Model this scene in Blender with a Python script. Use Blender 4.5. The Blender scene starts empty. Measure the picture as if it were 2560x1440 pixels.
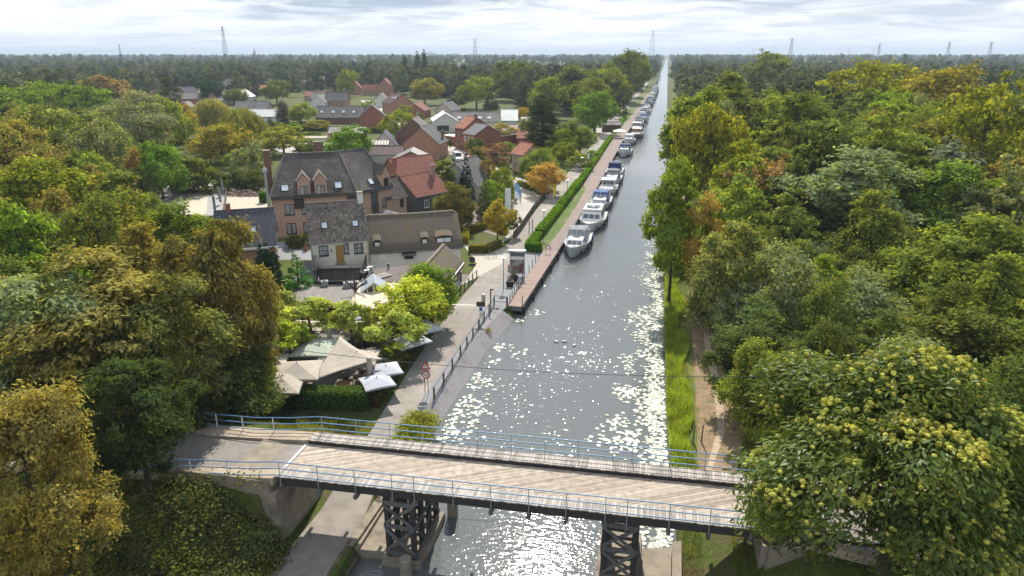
import bpy, math, random
import numpy as np
from mathutils import Vector, Matrix
sc = bpy.context.scene
COL = sc.collection
R_ = math.radians
rnd = random.Random(7)

# ---------------------------------------------------------------- camera model
FPX = 1707.0
PITCH = math.atan((720 - 135) / FPX)
PSI = R_(12.2)
CAMZ = 28.0
_cp, _sp = math.cos(PITCH), math.sin(PITCH)
FX, FY, RX, RY = -math.sin(PSI), math.cos(PSI), math.cos(PSI), math.sin(PSI)

def at(u, v, z=0.0):
    """surveyed photo point (2560 px wide frame) at height z -> world point"""
    a = u - 1280; y = v - 720
    fw = FPX * _cp - y * _sp; dn = FPX * _sp + y * _cp
    t = (CAMZ - z) / dn
    return (FX * fw * t + RX * a * t, FY * fw * t + RY * a * t, z)

def px_m(p):
    """photo pixels per metre at a world point"""
    f = FX * p[0] + FY * p[1]
    return FPX / (f * _cp + (CAMZ - p[2]) * _sp)

# ---------------------------------------------------------------- object helpers
def tag(o, label=None, cat=None, group=None, kind=None):
    if label: o['label'] = label
    if cat: o['category'] = cat
    if group: o['group'] = group
    if kind: o['kind'] = kind
    return o

def thing(name, label, cat, loc=(0, 0, 0), rz=0.0, group=None):
    o = bpy.data.objects.new(name, None)
    COL.objects.link(o)
    o.empty_display_size = 0.3
    o.location = loc; o.rotation_euler = (0, 0, rz)
    return tag(o, label, cat, group)

def copy_tree(o, parent=None, skip=()):
    c = o.copy(); COL.objects.link(c)
    if parent is not None: c.parent = parent
    for ch in list(o.children): copy_tree(ch, c)
    return c

class MB:
    """collects polygons, then links them as one mesh object"""
    def __init__(s):
        s.v = []; s.f = []; s.m = []; s.t = []; s.M = Matrix.Identity(4); s.mi = 0
    def pt(s, p):
        q = s.M @ Vector(p); s.v.append((q.x, q.y, q.z)); return len(s.v) - 1
    def face(s, ids, t=None):
        s.f.append(tuple(ids)); s.m.append(s.mi); s.t.append(rnd.random() if t is None else t)
    def poly(s, pts, t=None):
        s.face([s.pt(p) for p in pts], t)
    def box(s, x0, x1, y0, y1, z0, z1, t=None):
        if t is None: t = rnd.random()
        i = [s.pt(p) for p in ((x0,y0,z0),(x1,y0,z0),(x1,y1,z0),(x0,y1,z0),(x0,y0,z1),(x1,y0,z1),(x1,y1,z1),(x0,y1,z1))]
        for q in ((0,3,2,1),(4,5,6,7),(0,1,5,4),(1,2,6,5),(2,3,7,6),(3,0,4,7)): s.face([i[k] for k in q], t)
    def bbox(s, x0, x1, y0, y1, z0, z1, b=.02, t=None):
        """box with a chamfered top"""
        if t is None: t = rnd.random()
        s.loft([[(x0,y0,z0),(x1,y0,z0),(x1,y1,z0),(x0,y1,z0)],[(x0,y0,z1-b),(x1,y0,z1-b),(x1,y1,z1-b),(x0,y1,z1-b)],
                [(x0+b,y0+b,z1),(x1-b,y0+b,z1),(x1-b,y1-b,z1),(x0+b,y1-b,z1)]], cap=True, t=t)
    def loft(s, rings, cap=True, closed=True, t=None):
        if t is None: t = rnd.random()
        ids = [[s.pt(p) for p in r] for r in rings]
        n = len(rings[0])
        for a, b in zip(ids[:-1], ids[1:]):
            for k in range(n if closed else n - 1):
                k2 = (k + 1) % n
                s.face((a[k], a[k2], b[k2], b[k]), t)
        if cap:
            s.face(ids[0][::-1], t); s.face(ids[-1], t)
    def prism(s, poly, axis, a0, a1, t=None):
        """2-D polygon extruded along an axis; poly in the two other axes in order"""
        def P(p, a):
            return {'x': (a, p[0], p[1]), 'y': (p[0], a, p[1]), 'z': (p[0], p[1], a)}[axis]
        s.loft([[P(p, a0) for p in poly], [P(p, a1) for p in poly]], t=t)
    def tube(s, path, r, n=6, t=None, cap=True):
        path = [Vector(p) for p in path]
        rs = r if isinstance(r, (list, tuple)) else [r] * len(path)
        rings = []
        for k, p in enumerate(path):
            d = (path[min(k + 1, len(path) - 1)] - path[max(k - 1, 0)])
            d = d.normalized() if d.length > 1e-6 else Vector((0, 0, 1))
            u = d.cross(Vector((0, 0, 1)) if abs(d.z) < .95 else Vector((1, 0, 0))).normalized(); w = u.cross(d)
            rings.append([p + (u * math.cos(2*math.pi*j/n) + w * math.sin(2*math.pi*j/n)) * rs[k] for j in range(n)])
        s.loft(rings, cap=cap, t=t)
    def lathe(s, prof, n=12, c=(0, 0), t=None, sx=1, sy=1):
        rings = [[(c[0] + sx*r*math.cos(2*math.pi*j/n), c[1] + sy*r*math.sin(2*math.pi*j/n), z) for j in range(n)] for r, z in prof]
        s.loft(rings, cap=True, t=t)
    def build(s, name, mats, parent=None, smooth=False, loc=None, rz=None):
        me = bpy.data.meshes.new(name)
        me.from_pydata(s.v, [], s.f)
        if not isinstance(mats, (list, tuple)): mats = [mats]
        for m in mats: me.materials.append(m)
        if len(mats) > 1: me.polygons.foreach_set('material_index', s.m)
        if smooth: me.polygons.foreach_set('use_smooth', [True] * len(s.f))
        at_ = me.attributes.new('v', 'FLOAT', 'FACE'); at_.data.foreach_set('value', s.t)
        o = bpy.data.objects.new(name, me); COL.objects.link(o)
        if parent is not None: o.parent = parent
        if loc is not None: o.location = loc
        if rz is not None: o.rotation_euler = (0, 0, rz)
        return o

def np_mesh(name, verts, quads, mats, tint=None, smooth=False, midx=None):
    me = bpy.data.meshes.new(name)
    nv, nq = len(verts), len(quads)
    k = quads.shape[1]
    me.vertices.add(nv); me.vertices.foreach_set('co', np.ascontiguousarray(verts, dtype=np.float32).ravel())
    me.loops.add(nq * k); me.loops.foreach_set('vertex_index', np.ascontiguousarray(quads, dtype=np.int32).ravel())
    me.polygons.add(nq); me.polygons.foreach_set('loop_start', np.arange(0, nq * k, k, dtype=np.int32))
    if smooth: me.polygons.foreach_set('use_smooth', np.ones(nq, dtype=bool))
    for m in mats: me.materials.append(m)
    if midx is not None: me.polygons.foreach_set('material_index', np.ascontiguousarray(midx, dtype=np.int32))
    if tint is not None:
        a = me.attributes.new('v', 'FLOAT', 'FACE'); a.data.foreach_set('value', np.ascontiguousarray(tint, dtype=np.float32))
    me.update(calc_edges=True)
    return me

def mesh_obj(name, me, parent=None):
    o = bpy.data.objects.new(name, me); COL.objects.link(o)
    if parent is not None: o.parent = parent
    return o

# ---------------------------------------------------------------- materials
class NT:
    def __init__(s, m):
        s.t = m.node_tree; s.n = s.t.nodes; s.l = s.t.links; s.n.clear()
    def new(s, typ, **kw):
        x = s.n.new(typ)
        for k, v in kw.items(): setattr(x, k, v)
        return x
    def lk(s, a, b): s.l.new(a, b)
    def mixc(s, fac, a, b, mode='MIX'):
        x = s.n.new('ShaderNodeMix'); x.data_type = 'RGBA'; x.blend_type = mode
        for i, val in ((0, fac), (6, a), (7, b)):
            if hasattr(val, 'links'): s.lk(val, x.inputs[i])
            elif i == 0: x.inputs[0].default_value = val
            else: x.inputs[i].default_value = (*val, 1) if len(val) == 3 else val
        return x.outputs[2]
    def math(s, op, a, b=0.0, c=0.0):
        x = s.n.new('ShaderNodeMath'); x.operation = op
        for i, val in enumerate((a, b, c)):
            if hasattr(val, 'links'): s.lk(val, x.inputs[i])
            else: x.inputs[i].default_value = val
        return x.outputs[0]
    def rng(s, val, a, b, c=0.0, d=1.0):
        x = s.n.new('ShaderNodeMapRange'); s.lk(val, x.inputs[0])
        for i, q in enumerate((a, b, c, d)): x.inputs[i + 1].default_value = q
        return x.outputs[0]
    def noise(s, vec, scale, detail=4, rough=.55, dist=0.0):
        x = s.n.new('ShaderNodeTexNoise'); x.inputs['Scale'].default_value = scale; x.inputs['Detail'].default_value = detail
        x.inputs['Roughness'].default_value = rough; x.inputs['Distortion'].default_value = dist
        if vec is not None: s.lk(vec, x.inputs['Vector'])
        return x.outputs[0]
    def mapping(s, vec, scale=(1, 1, 1), rot=(0, 0, 0), loc=(0, 0, 0)):
        x = s.n.new('ShaderNodeMapping'); s.lk(vec, x.inputs[0])
        x.inputs['Scale'].default_value = scale; x.inputs['Rotation'].default_value = rot; x.inputs['Location'].default_value = loc
        return x.outputs[0]

def newmat(name):
    m = bpy.data.materials.new(name); m.use_nodes = True
    return m, NT(m)

def surf(name, c, rough=.8, c2=None, scale=3.0, detail=5, mixr=(.35, .65), tint=0.0, bump=0.0, bscale=20, metal=0.0, spec=.4,
         stretch=(1, 1, 1), world=False, c3=None, s3=.4, r3=(.5, .7), coat=0.0):
    """noise-mixed paint, stone, wood ...: c..c2 by noise, c3 by a broad noise, per-face variation from attribute v"""
    m, N = newmat(name)
    out = N.new('ShaderNodeOutputMaterial'); b = N.new('ShaderNodeBsdfPrincipled'); N.lk(b.outputs[0], out.inputs[0])
    if world: vec = N.new('ShaderNodeNewGeometry').outputs['Position']
    else: vec = N.new('ShaderNodeTexCoord').outputs['Object']
    sv = N.mapping(vec, stretch) if stretch != (1, 1, 1) else vec
    col = None
    if c2 is None: c2 = tuple(x * .82 for x in c)
    col = N.mixc(N.rng(N.noise(sv, scale, detail), *mixr), c, c2)
    if c3 is not None: col = N.mixc(N.rng(N.noise(vec, s3, 5, .6), *r3), col, c3)
    if tint:
        a = N.new('ShaderNodeAttribute', attribute_name='v')
        k = N.rng(a.outputs['Fac'], 0, 1, 1 - tint, 1 + tint)
        x = N.new('ShaderNodeVectorMath', operation='SCALE'); N.lk(col, x.inputs[0]); N.lk(k, x.inputs['Scale']); col = x.outputs[0]
    N.lk(col, b.inputs['Base Color'])
    b.inputs['Roughness'].default_value = rough; b.inputs['Metallic'].default_value = metal
    b.inputs['Specular IOR Level'].default_value = spec
    if coat: b.inputs['Coat Weight'].default_value = coat
    if bump:
        bp = N.new('ShaderNodeBump'); bp.inputs['Strength'].default_value = bump; bp.inputs['Distance'].default_value = .05
        N.lk(N.noise(sv, bscale, 4), bp.inputs['Height']); N.lk(bp.outputs[0], b.inputs['Normal'])
    return m

def leafmat(name, transl=.42, gloss=.0, two=(1.14, 1.03, .6), vr=(.42, 1.75), sat=1.0, gr=.55):
    """leaves: colour from the object's own colour, varied leaf by leaf and clump by clump"""
    m, N = newmat(name)
    out = N.new('ShaderNodeOutputMaterial')
    oi = N.new('ShaderNodeObjectInfo'); a = N.new('ShaderNodeAttribute', attribute_name='v')
    g = N.new('ShaderNodeNewGeometry')
    vec = g.outputs['Position']
    n1 = N.noise(vec, .55, 3, .6)
    warm = N.new('ShaderNodeVectorMath', operation='MULTIPLY'); N.lk(oi.outputs['Color'], warm.inputs[0]); warm.inputs[1].default_value = two
    c = N.mixc(N.rng(n1, .42, .68), oi.outputs['Color'], warm.outputs[0])
    sc_ = N.new('ShaderNodeVectorMath', operation='SCALE'); N.lk(c, sc_.inputs[0]); N.lk(N.rng(a.outputs['Fac'], 0, 1, vr[0], vr[1]), sc_.inputs['Scale'])
    c = sc_.outputs[0]
    d = N.new('ShaderNodeBsdfDiffuse'); N.lk(c, d.inputs[0])
    tr = N.new('ShaderNodeBsdfTranslucent'); tc = N.new('ShaderNodeVectorMath', operation='MULTIPLY'); N.lk(c, tc.inputs[0]); tc.inputs[1].default_value = (1.75, 1.6, .7)
    N.lk(tc.outputs[0], tr.inputs[0])
    mx = N.new('ShaderNodeMixShader'); mx.inputs[0].default_value = transl; N.lk(d.outputs[0], mx.inputs[1]); N.lk(tr.outputs[0], mx.inputs[2])
    gl = N.new('ShaderNodeBsdfGlossy'); gl.inputs['Roughness'].default_value = gr; gl.inputs[0].default_value = (.30, .32, .32, 1)
    m2 = N.new('ShaderNodeMixShader'); m2.inputs[0].default_value = gloss; N.lk(mx.outputs[0], m2.inputs[1]); N.lk(gl.outputs[0], m2.inputs[2])
    N.lk(m2.outputs[0], out.inputs[0])
    return m

def glassmat(name, c=(.03, .035, .04), rough=.06, c2=None, spec=.7):
    m, N = newmat(name)
    out = N.new('ShaderNodeOutputMaterial'); b = N.new('ShaderNodeBsdfPrincipled'); N.lk(b.outputs[0], out.inputs[0])
    v = N.new('ShaderNodeTexCoord').outputs['Object']
    N.lk(N.mixc(N.rng(N.noise(v, 1.3, 2), .4, .6), c, c2 or tuple(x * 1.8 for x in c)), b.inputs['Base Color'])
    b.inputs['Roughness'].default_value = rough; b.inputs['Specular IOR Level'].default_value = spec
    return m

M = {}
M['bark'] = surf('bark', (.075, .058, .042), .9, (.04, .032, .025), 6, bump=.6, bscale=14, stretch=(1, 1, .25))
M['asphalt'] = surf('path asphalt', (.27, .24, .205), .9, (.21, .185, .16), 1.2, world=True, c3=(.34, .30, .255), s3=.12, r3=(.5, .65))
M['grass'] = surf('bank grass', (.10, .15, .022), .95, (.055, .10, .016), 1.6, world=True, c3=(.17, .155, .055), s3=.22, r3=(.5, .62), bump=.8, bscale=9)
M['concrete'] = surf('weathered concrete', (.30, .255, .195), .9, (.22, .185, .14), 1.5, c3=(.12, .10, .085), s3=.5, r3=(.56, .72), bump=.25, bscale=12)
M['gravel'] = surf('slate chippings', (.33, .31, .32), .95, (.17, .16, .17), 9, 3, bump=.9, bscale=16, world=True, c3=(.16, .15, .14), s3=.5)
M['greystone'] = surf('blue grey paving', (.25, .25, .255), .9, (.19, .19, .20), 5, world=True, bump=.4, bscale=20)
M['brickpave'] = surf('red brown paving', (.235, .18, .158), .9, (.185, .14, .125), 3, world=True, c3=(.27, .20, .165), s3=.3)
M['sand'] = surf('sandy yard', (.52, .43, .33), .95, (.44, .36, .28), 1.5, world=True)
M['deckwood'] = surf('weathered planks', (.45, .375, .305), .85, (.30, .245, .19), 2.5, tint=.30, stretch=(1, 1, 1), c3=(.41, .35, .285), s3=.35)
M['walkwood'] = surf('grey boards', (.42, .37, .325), .85, (.30, .265, .23), 4, tint=.28)
M['tarwood'] = surf('tarred timber', (.030, .027, .025), .75, (.05, .045, .04), 4, bump=.3, stretch=(1, 1, 4))
M['greywood'] = surf('grey timber', (.15, .145, .14), .85, (.09, .085, .08), 5, tint=.2, bump=.3)
M['bluepipe'] = surf('blue painted pipe', (.085, .20, .36), .45, (.12, .25, .40), 6)
M['galv'] = surf('galvanised steel', (.42, .43, .44), .45, (.33, .34, .35), 5, metal=.3)
M['darkmetal'] = surf('dark steel', (.045, .047, .05), .5)
M['white'] = surf('white paint', (.78, .77, .74), .5, (.70, .69, .66), 2)
M['hullwhite'] = surf('white gelcoat', (.74, .74, .73), .28, (.68, .68, .67), .8, spec=.5, coat=.3)
M['teak'] = surf('teak', (.24, .13, .07), .6, (.18, .10, .05), 5)
M['navy'] = surf('navy canvas', (.018, .035, .11), .8, (.025, .045, .13), 3)
M['black'] = surf('black rubber', (.018, .018, .02), .6)
M['red'] = surf('red paint', (.52, .035, .03), .45)
M['yellow'] = surf('yellow cloth', (.75, .55, .03), .7)
M['blue'] = surf('blue sign', (.04, .20, .50), .45)
M['glass'] = glassmat('window glass')
M['curtain'] = surf('curtained pane', (.42, .42, .41), .35, (.16, .16, .165), 1.6, mixr=(.45, .55), spec=.7, stretch=(3, 3, .3))
M['paleglass'] = surf('skylight pane', (.66, .69, .73), .15, (.58, .61, .66), .6, spec=.8)
# ---------------------------------------------------------------- canal lines
QL = [(-60, -15.6), (30, -16.2), (45, -16.4), (62, -16.2), (72, -15.2), (73.0, -14.75), (97, -14.15), (140, -13.4), (250, -13.0), (340, -12.3), (540, -11.0), (1000, -10), (14000, -10)]
QR = [(-60, 3.0), (33, 2.8), (50, 2.05), (70, 1.7), (110, 1.6), (14000, 2.0)]
def lerp(tab, y):
    for (a, b), (c, d) in zip(tab[:-1], tab[1:]):
        if y <= c: return b + (d - b) * (y - a) / (c - a)
    return tab[-1][1]
ql = lambda y: lerp(QL, y)
qr = lambda y: lerp(QR, y)
WZ = -1.0
TOP = 4.4
YB0, YB1 = 30.35, 36.3          # the road on the embankment

def hum(x, y):
    return .5 * math.sin(x * .9 + 1.3 * math.sin(y * .7)) + .5 * math.sin(y * 1.1 + 1.7 * math.sin(x * .6))

def land_z(x, y):
    """height of the ground, with the road embankment at each end of the bridge"""
    z = 0.0
    if x < -8:
        dx = max(0, x + 25.2)
        dy = max(0, YB0 - .2 - y) if y < YB0 else max(0, y - YB1 - .8)
        k = .86 if y < 33 else .66
        if y < YB0 - .2 and x > -21: k = 3
        d = math.hypot(dx * (1.0 if y < 33 else 1.4), dy)
        if YB0 - .3 < y < YB1 + .4 and x > -25.2: d = 0 if x < -21.2 else 99
        z = max(0.0, TOP - .085 * max(0, -22 - x) - .3 - k * d)
        if z > .02 and d > 0: z = max(0, z + .18 * hum(x, y) * min(1, d))
    else:
        dx = max(0, 9.0 - x)
        dy = max(0, YB0 - .5 - y) if y < YB0 else max(0, y - YB1 - .5)
        d = math.hypot(dx, dy)
        z = max(0.0, TOP - .25 - .75 * d)
        z = -.2 + z
        if x < 6 and not (d == 0): z += .06 * hum(x * 2, y * 2)
    return z

def axis(parts):
    r = []
    for a, b, st in parts:
        n = max(1, int(round((b - a) / st)))
        r += [a + (b - a) * i / n for i in range(n)]
    r.append(parts[-1][1])
    return r
YS = axis([(-60, 10, 14), (10, 24, 2), (24, 60, .8), (60, 120, 3), (120, 400, 20), (400, 2000, 160), (2000, 15000, 2000)])
def bank(side):
    vs = []; fs = []; ncol = 0
    for y in YS:
        if side == 'L':
            e = ql(y)
            xs = [-14000, -6000, -2500, -1000, -400, -200, -120, -80] + axis([(-62, -27, 1.6), (-27, e - .02, .75)][:1]) 
            n2 = 16
            lo = 1.5 if 42 < y < 72.5 else (.25 if y < 72.5 else 0); xs = xs[:-1] + [-27 + (e - lo + 27) * i / n2 for i in range(n2 + 1)]
            row = [(x, y, land_z(x, y)) for x in xs]
            if y < 72.5:   # sloping stony bank down to the water
                row = row + [(e, y, WZ - .12)] + [(e + .6, y, WZ - 1.6)]
            else:
                row = row + [(e + .01, y, WZ - .8), (e + .02, y, WZ - 1.6)]
        else:
            e = qr(y)
            xs = [e + 1.0, e + 1.9, e + 2.8] + axis([(6, 46, 1.6)]) + [60, 90, 150, 300, 700, 1500, 4000, 8000, 14000]
            row = [(e - .6, y, WZ - 1.6), (e - .05, y, WZ - .05), (e + .25, y, -.55)] + [(x, y, land_z(x, y)) for x in xs]
        vs += row; ncol = len(row)
    for j in range(len(YS) - 1):
        for i in range(ncol - 1):
            a = j * ncol + i
            fs.append((a, a + 1, a + ncol + 1, a + ncol))
    return vs, fs
def groundmat():
    m, N = newmat('ground soil and grass')
    out = N.new('ShaderNodeOutputMaterial'); b = N.new('ShaderNodeBsdfPrincipled'); N.lk(b.outputs[0], out.inputs[0])
    p = N.new('ShaderNodeNewGeometry').outputs['Position']
    n1 = N.noise(p, .35, 6, .62); n2 = N.noise(p, 2.6, 5); n3 = N.noise(p, .06, 4)
    g = N.mixc(N.rng(n2, .35, .65), (.055, .085, .014), (.10, .125, .025))
    c = N.mixc(N.rng(n1, .46, .66), g, (.115, .082, .05))
    c = N.mixc(N.rng(n3, .5, .7), c, (.045, .06, .014))
    N.lk(c, b.inputs[0]); b.inputs['Roughness'].default_value = .95; b.inputs['Specular IOR Level'].default_value = .15
    bp = N.new('ShaderNodeBump'); bp.inputs['Strength'].default_value = .9; bp.inputs['Distance'].default_value = .12
    N.lk(N.noise(p, 7, 5), bp.inputs['Height']); N.lk(bp.outputs[0], b.inputs['Normal'])
    return m
M['ground'] = groundmat()
for side in 'LR':
    vs, fs = bank(side)
    mb = MB(); mb.v = vs; mb.f = fs; mb.m = [0] * len(fs); mb.t = [.5] * len(fs)
    tag(mb.build('ground', M['ground'], smooth=False), kind='structure')
# canal bed
mb = MB(); mb.poly([(-30, -60, WZ - 1.5), (20, -60, WZ - 1.5), (20, 15000, WZ - 1.5), (-30, 15000, WZ - 1.5)])
tag(mb.build('canal_bed', surf('silt', (.05, .05, .035))), kind='structure')

def watermat():
    m, N = newmat('canal water')
    out = N.new('ShaderNodeOutputMaterial'); b = N.new('ShaderNodeBsdfPrincipled'); N.lk(b.outputs[0], out.inputs[0])
    p = N.new('ShaderNodeNewGeometry').outputs['Position']
    b.inputs['Base Color'].default_value = (.118, .127, .125, 1)
    b.inputs['Roughness'].default_value = .07; b.inputs['IOR'].default_value = 1.45
    b.inputs['Specular IOR Level'].default_value = .62
    v1 = N.mapping(p, (.75, 2.2, 1), (0, 0, .12)); v2 = N.mapping(p, (1.0, 1.5, 1), (0, 0, -.35))
    a = N.noise(v1, 1.7, 1, .5, .3); c = N.noise(v2, 3.6, 1, .5, .3); d = N.noise(v1, 8.0, 1)
    h = N.math('ADD', N.math('MULTIPLY', a, .62), N.math('ADD', N.math('MULTIPLY', c, .32), N.math('MULTIPLY', d, .06)))
    sy = N.new('ShaderNodeSeparateXYZ'); N.lk(p, sy.inputs[0])
    gust = N.math('MULTIPLY', N.rng(N.noise(N.mapping(p, (.05, .03, 1)), 1.0, 3), .38, .62, .5, 1.0), N.rng(sy.outputs[1], 85, 190, 1.0, .22))
    bp = N.new('ShaderNodeBump'); bp.inputs['Distance'].default_value = .078
    N.lk(gust, bp.inputs['Strength']); N.lk(h, bp.inputs['Height']); N.lk(bp.outputs[0], b.inputs['Normal'])
    return m
M['water'] = watermat()
vs = []; fs = []
wy = axis([(-60, 0, 30), (0, 140, 10), (140, 1000, 60), (1000, 15000, 2000)])
for y in wy: vs += [(-24 if y < 70 else ql(y) - .3, y, WZ), (qr(y) + .6, y, WZ)]
for j in range(len(wy) - 1): fs.append((2*j, 2*j+1, 2*j+3, 2*j+2))
mb = MB(); mb.v = vs; mb.f = fs; mb.m = [0]*len(fs); mb.t = [.5]*len(fs)
tag(mb.build('canal_water', M['water']), kind='structure')

# ---------------------------------------------------------------- paths and paving (sheets over the ground)
def strip(name, left, right, mat, z=.02, sub=1):
    """sheet between two polylines given as (x, y) lists of equal length"""
    mb = MB(); prev = None
    for (a, b) in zip(left, right):
        za = z if len(a) < 3 else a[2]; zb = z if len(b) < 3 else b[2]
        ids = (mb.pt((a[0], a[1], za)), mb.pt((b[0], b[1], zb)))
        if prev: mb.face((prev[0], prev[1], ids[1], ids[0]))
        prev = ids
    return tag(mb.build(name, mat), kind='structure')
PL = [(-20.5, 8), (-20.2, 26), (-20.0, 34), (-20.5, 40), (-20.95, 46), (-21.6, 54), (-22.2, 64), (-22.5, 76), (-22.4, 94), (-22.4, 110), (-22.5, 135), (-22.3, 170), (-22.2, 250), (-22.0, 420), (-20, 900)]
PR = [(-16.7, 8), (-16.9, 26), (-17.0, 34), (-17.9, 40), (-18.4, 46), (-18.7, 54), (-18.75, 64), (-18.8, 76), (-19.2, 94), (-19.2, 110), (-18.9, 135), (-18.9, 170), (-18.8, 250), (-18.6, 420), (-17, 900)]
strip('canal_path', PL, PR, M['asphalt'], .02)
strip('gravel_verge', [(-18.9, 47.5, .012), (-18.9, 64, .012), (-18.9, 73, .012), (-19.1, 97.5, .012)], [(-17.7, 47.5, .012), (-17.8, 64, .012), (-16.5, 73, .012), (-16.2, 97.5, .012)], M['greystone'])
gy = [43 + .8 * i for i in range(37)]
strip('gravel_bank', [(-17.85, y, .03) for y in gy], [(min(-17.2, ql(y) - 1.4) if y < 62 else ql(y) - 1.45, y, .045) for y in gy], M['gravel'])
strip('gravel_bank', [(min(-17.2, ql(y) - 1.4) if y < 62 else ql(y) - 1.45, y, .045) for y in gy], [(ql(y) + .05, y, WZ - .08) for y in gy], M['gravel'])
# quay: boardwalk then brick walk
strip('quay_walk', [(-16.35, 97.5), (-16.1, 100), (-15.6, 112), (-15.4, 130), (-15.6, 150), (-16.6, 152), (-16.8, 180), (-16.9, 250), (-16.3, 270), (-15.4, 330), (-13, 540)], [(ql(y) - .02, y) for y in (97.5, 100, 112, 130, 150, 152, 180, 250, 270, 330, 540)], M['brickpave'], .035)
strip('quay_grass', [(-18.2, 98.5), (-18.0, 112), (-17.8, 130), (-17.6, 151)], [(-16.1, 98.5), (-15.6, 112), (-15.4, 130), (-15.6, 151)], M['grass'], .022)
strip('canal_verge', [(-18.9, 253), (-18.8, 330), (-18.2, 540)], [(-16.8, 253), (-15.4, 330), (-13, 540)], M['grass'], .022)
# quay wall face
mb = MB(); prev = None
for y in (73.3, 97, 140, 200, 250, 340, 540, 1000):
    ids = (mb.pt((ql(y) + .03, y, .03)), mb.pt((ql(y) + .03, y, WZ - .5)), mb.pt((ql(y) - .25, y, .045)))
    if prev:
        mb.face((prev[0], prev[1], ids[1], ids[0])); mb.face((prev[2], prev[0], ids[0], ids[2]))
    prev = ids
tag(mb.build('quay_wall', surf('wet quay timber', (.045, .038, .032), .7, (.085, .07, .058), 2, stretch=(.3, .3, 3))), 'dark timber faced quay wall below the moored boats', 'quay wall')
# right bank: tow path of trodden soil and grass strip
strip('dirt_path', [(3.35, 20), (3.55, 30), (3.75, 38), (4.1, 47), (4.35, 54), (4.2, 62), (4.4, 70), (4.9, 79), (4.75, 90), (4.6, 110), (4.6, 400)], [(5.3, 20), (5.4, 30), (5.6, 38), (7.4, 47), (8.4, 54), (8.2, 62), (7.3, 70), (7.4, 79), (6.9, 90), (6.3, 110), (6.2, 400)],
      surf('trodden soil', (.30, .20, .125), .95, (.19, .135, .08), 1.6, world=True, c3=(.14, .125, .04), s3=.6, r3=(.48, .66), bump=.5, bscale=6), -.15)
strip('bank_grass', [(2.3, 42.5, -.45), (1.95, 50, -.45), (1.75, 70, -.45), (1.7, 110, -.45), (1.9, 420, -.45)], [(4.0, 42.5, -.13), (4.3, 50, -.13), (4.5, 70, -.13), (4.8, 110, -.13), (4.8, 420, -.13)], M['grass'])
strip('trail', [(4.62, 36, -.13), (4.7, 44, -.13), (5.9, 50, -.13), (6.0, 58, -.13), (5.7, 66, -.13), (5.9, 80, -.13), (5.6, 110, -.13)], [(4.95, 36, -.13), (5.1, 44, -.13), (6.5, 50, -.13), (6.7, 58, -.13), (6.3, 66, -.13), (6.4, 80, -.13), (6.0, 110, -.13)],
      surf('pale sandy track', (.44, .34, .24), .95, (.33, .25, .17), 2, world=True))
# village street with its bend and yards
def area(name, pts, mat, z=.02):
    mb = MB(); mb.poly([(p[0], p[1], z) for p in pts]); return tag(mb.build(name, mat), kind='structure')
M['street'] = surf('street concrete', (.40, .36, .315), .9, (.35, .31, .27), .8, world=True, c3=(.45, .41, .36), s3=.2)
strip('village_street', [(-23.4, 101), (-24.6, 118), (-29.5, 134), (-37, 151), (-47, 172), (-60, 194), (-74, 214), (-100, 262), (-140, 330), (-190, 420)], [(-22.9, 103), (-22.9, 124), (-23.6, 138), (-30.4, 152), (-37.5, 166), (-50, 190), (-66, 213), (-92, 262), (-133, 330), (-183, 420)], M['street'], .024)
area('forecourt', [at(*p) for p in ((1155, 560), (1160, 500), (1215, 470), (1262, 500), (1275, 560), (1240, 590))], M['brickpave'], .03)
area('side_lane', [at(*p) for p in ((1275, 455), (1300, 435), (1325, 452), (1322, 470), (1290, 480))], M['street'], .028)
area('inn_forecourt', [at(*p) for p in ((1115, 735), (1165, 700), (1192, 660), (1158, 612), (1275, 620), (1255, 660))], surf('pale clinker paving', (.45, .40, .345), .9, (.38, .34, .29), 2, world=True), .026)
area('garden_ground', [(-47, 47), (-22.6, 47.5), (-23.6, 70), (-24, 84), (-34, 84), (-60, 72)], surf('terrace gravel', (.20, .18, .155), .95, (.14, .125, .11), 3, world=True), .015)
area('car_park', [at(*p) for p in ((380, 535), (560, 540), (566, 452), (400, 462))], surf('grey car park paving', (.33, .32, .315), .9, (.27, .265, .26), 2, world=True), .02)
area('sand_lane', [at(*p) for p in ((450, 535), (515, 540), (522, 464), (478, 466))], surf('pale stone paving', (.52, .44, .34), .9, (.46, .39, .30), 2, world=True), .03)
area('rubble_yard', [at(*p) for p in ((566, 545), (672, 540), (672, 470), (566, 470))], M['sand'], .02)
area('hotel_yard', [at(*p) for p in ((690, 650), (800, 650), (790, 598), (690, 606))], M['greystone'], .02)
area('back_yard', [at(*p) for p in ((640, 350), (830, 352), (900, 400), (700, 380))], M['street'], .012)
area('stubble_field', [(-150, 1010), (-350, 985), (-380, 1250), (-160, 1320)], surf('ripe field', (.50, .38, .14), .95, (.42, .32, .11), .05, world=True), .05)
area('lawn', [(-22.7, 144), (-22.6, 170), (-22.5, 215), (-25.5, 215), (-27.5, 170), (-25, 148)], M['grass'], .03)
area('lawn', [at(*p) for p in ((1255, 475), (1292, 440), (1230, 420), (1180, 440))], M['grass'], .033)
area('meadow', [at(*p) for p in ((1360, 262), (1385, 262), (1392, 246), (1372, 244))], surf('lush meadow', (.16, .30, .03), .95, (.13, .25, .025), .3, world=True), .05)
area('harbour_square', [at(*p) for p in ((1470, 345), (1520, 345), (1555, 285), (1515, 285))], M['street'], .03)
# white line across the canal path
mb = MB(); a = at(1128, 762, .028); b = at(1186, 764, .028)
mb.poly([(a[0], a[1], .03), (b[0], b[1], .03), (b[0], b[1] + .28, .03), (a[0], a[1] + .28, .03)])
tag(mb.build('path_line', surf('worn white line', (.6, .58, .54))), kind='structure')
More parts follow.
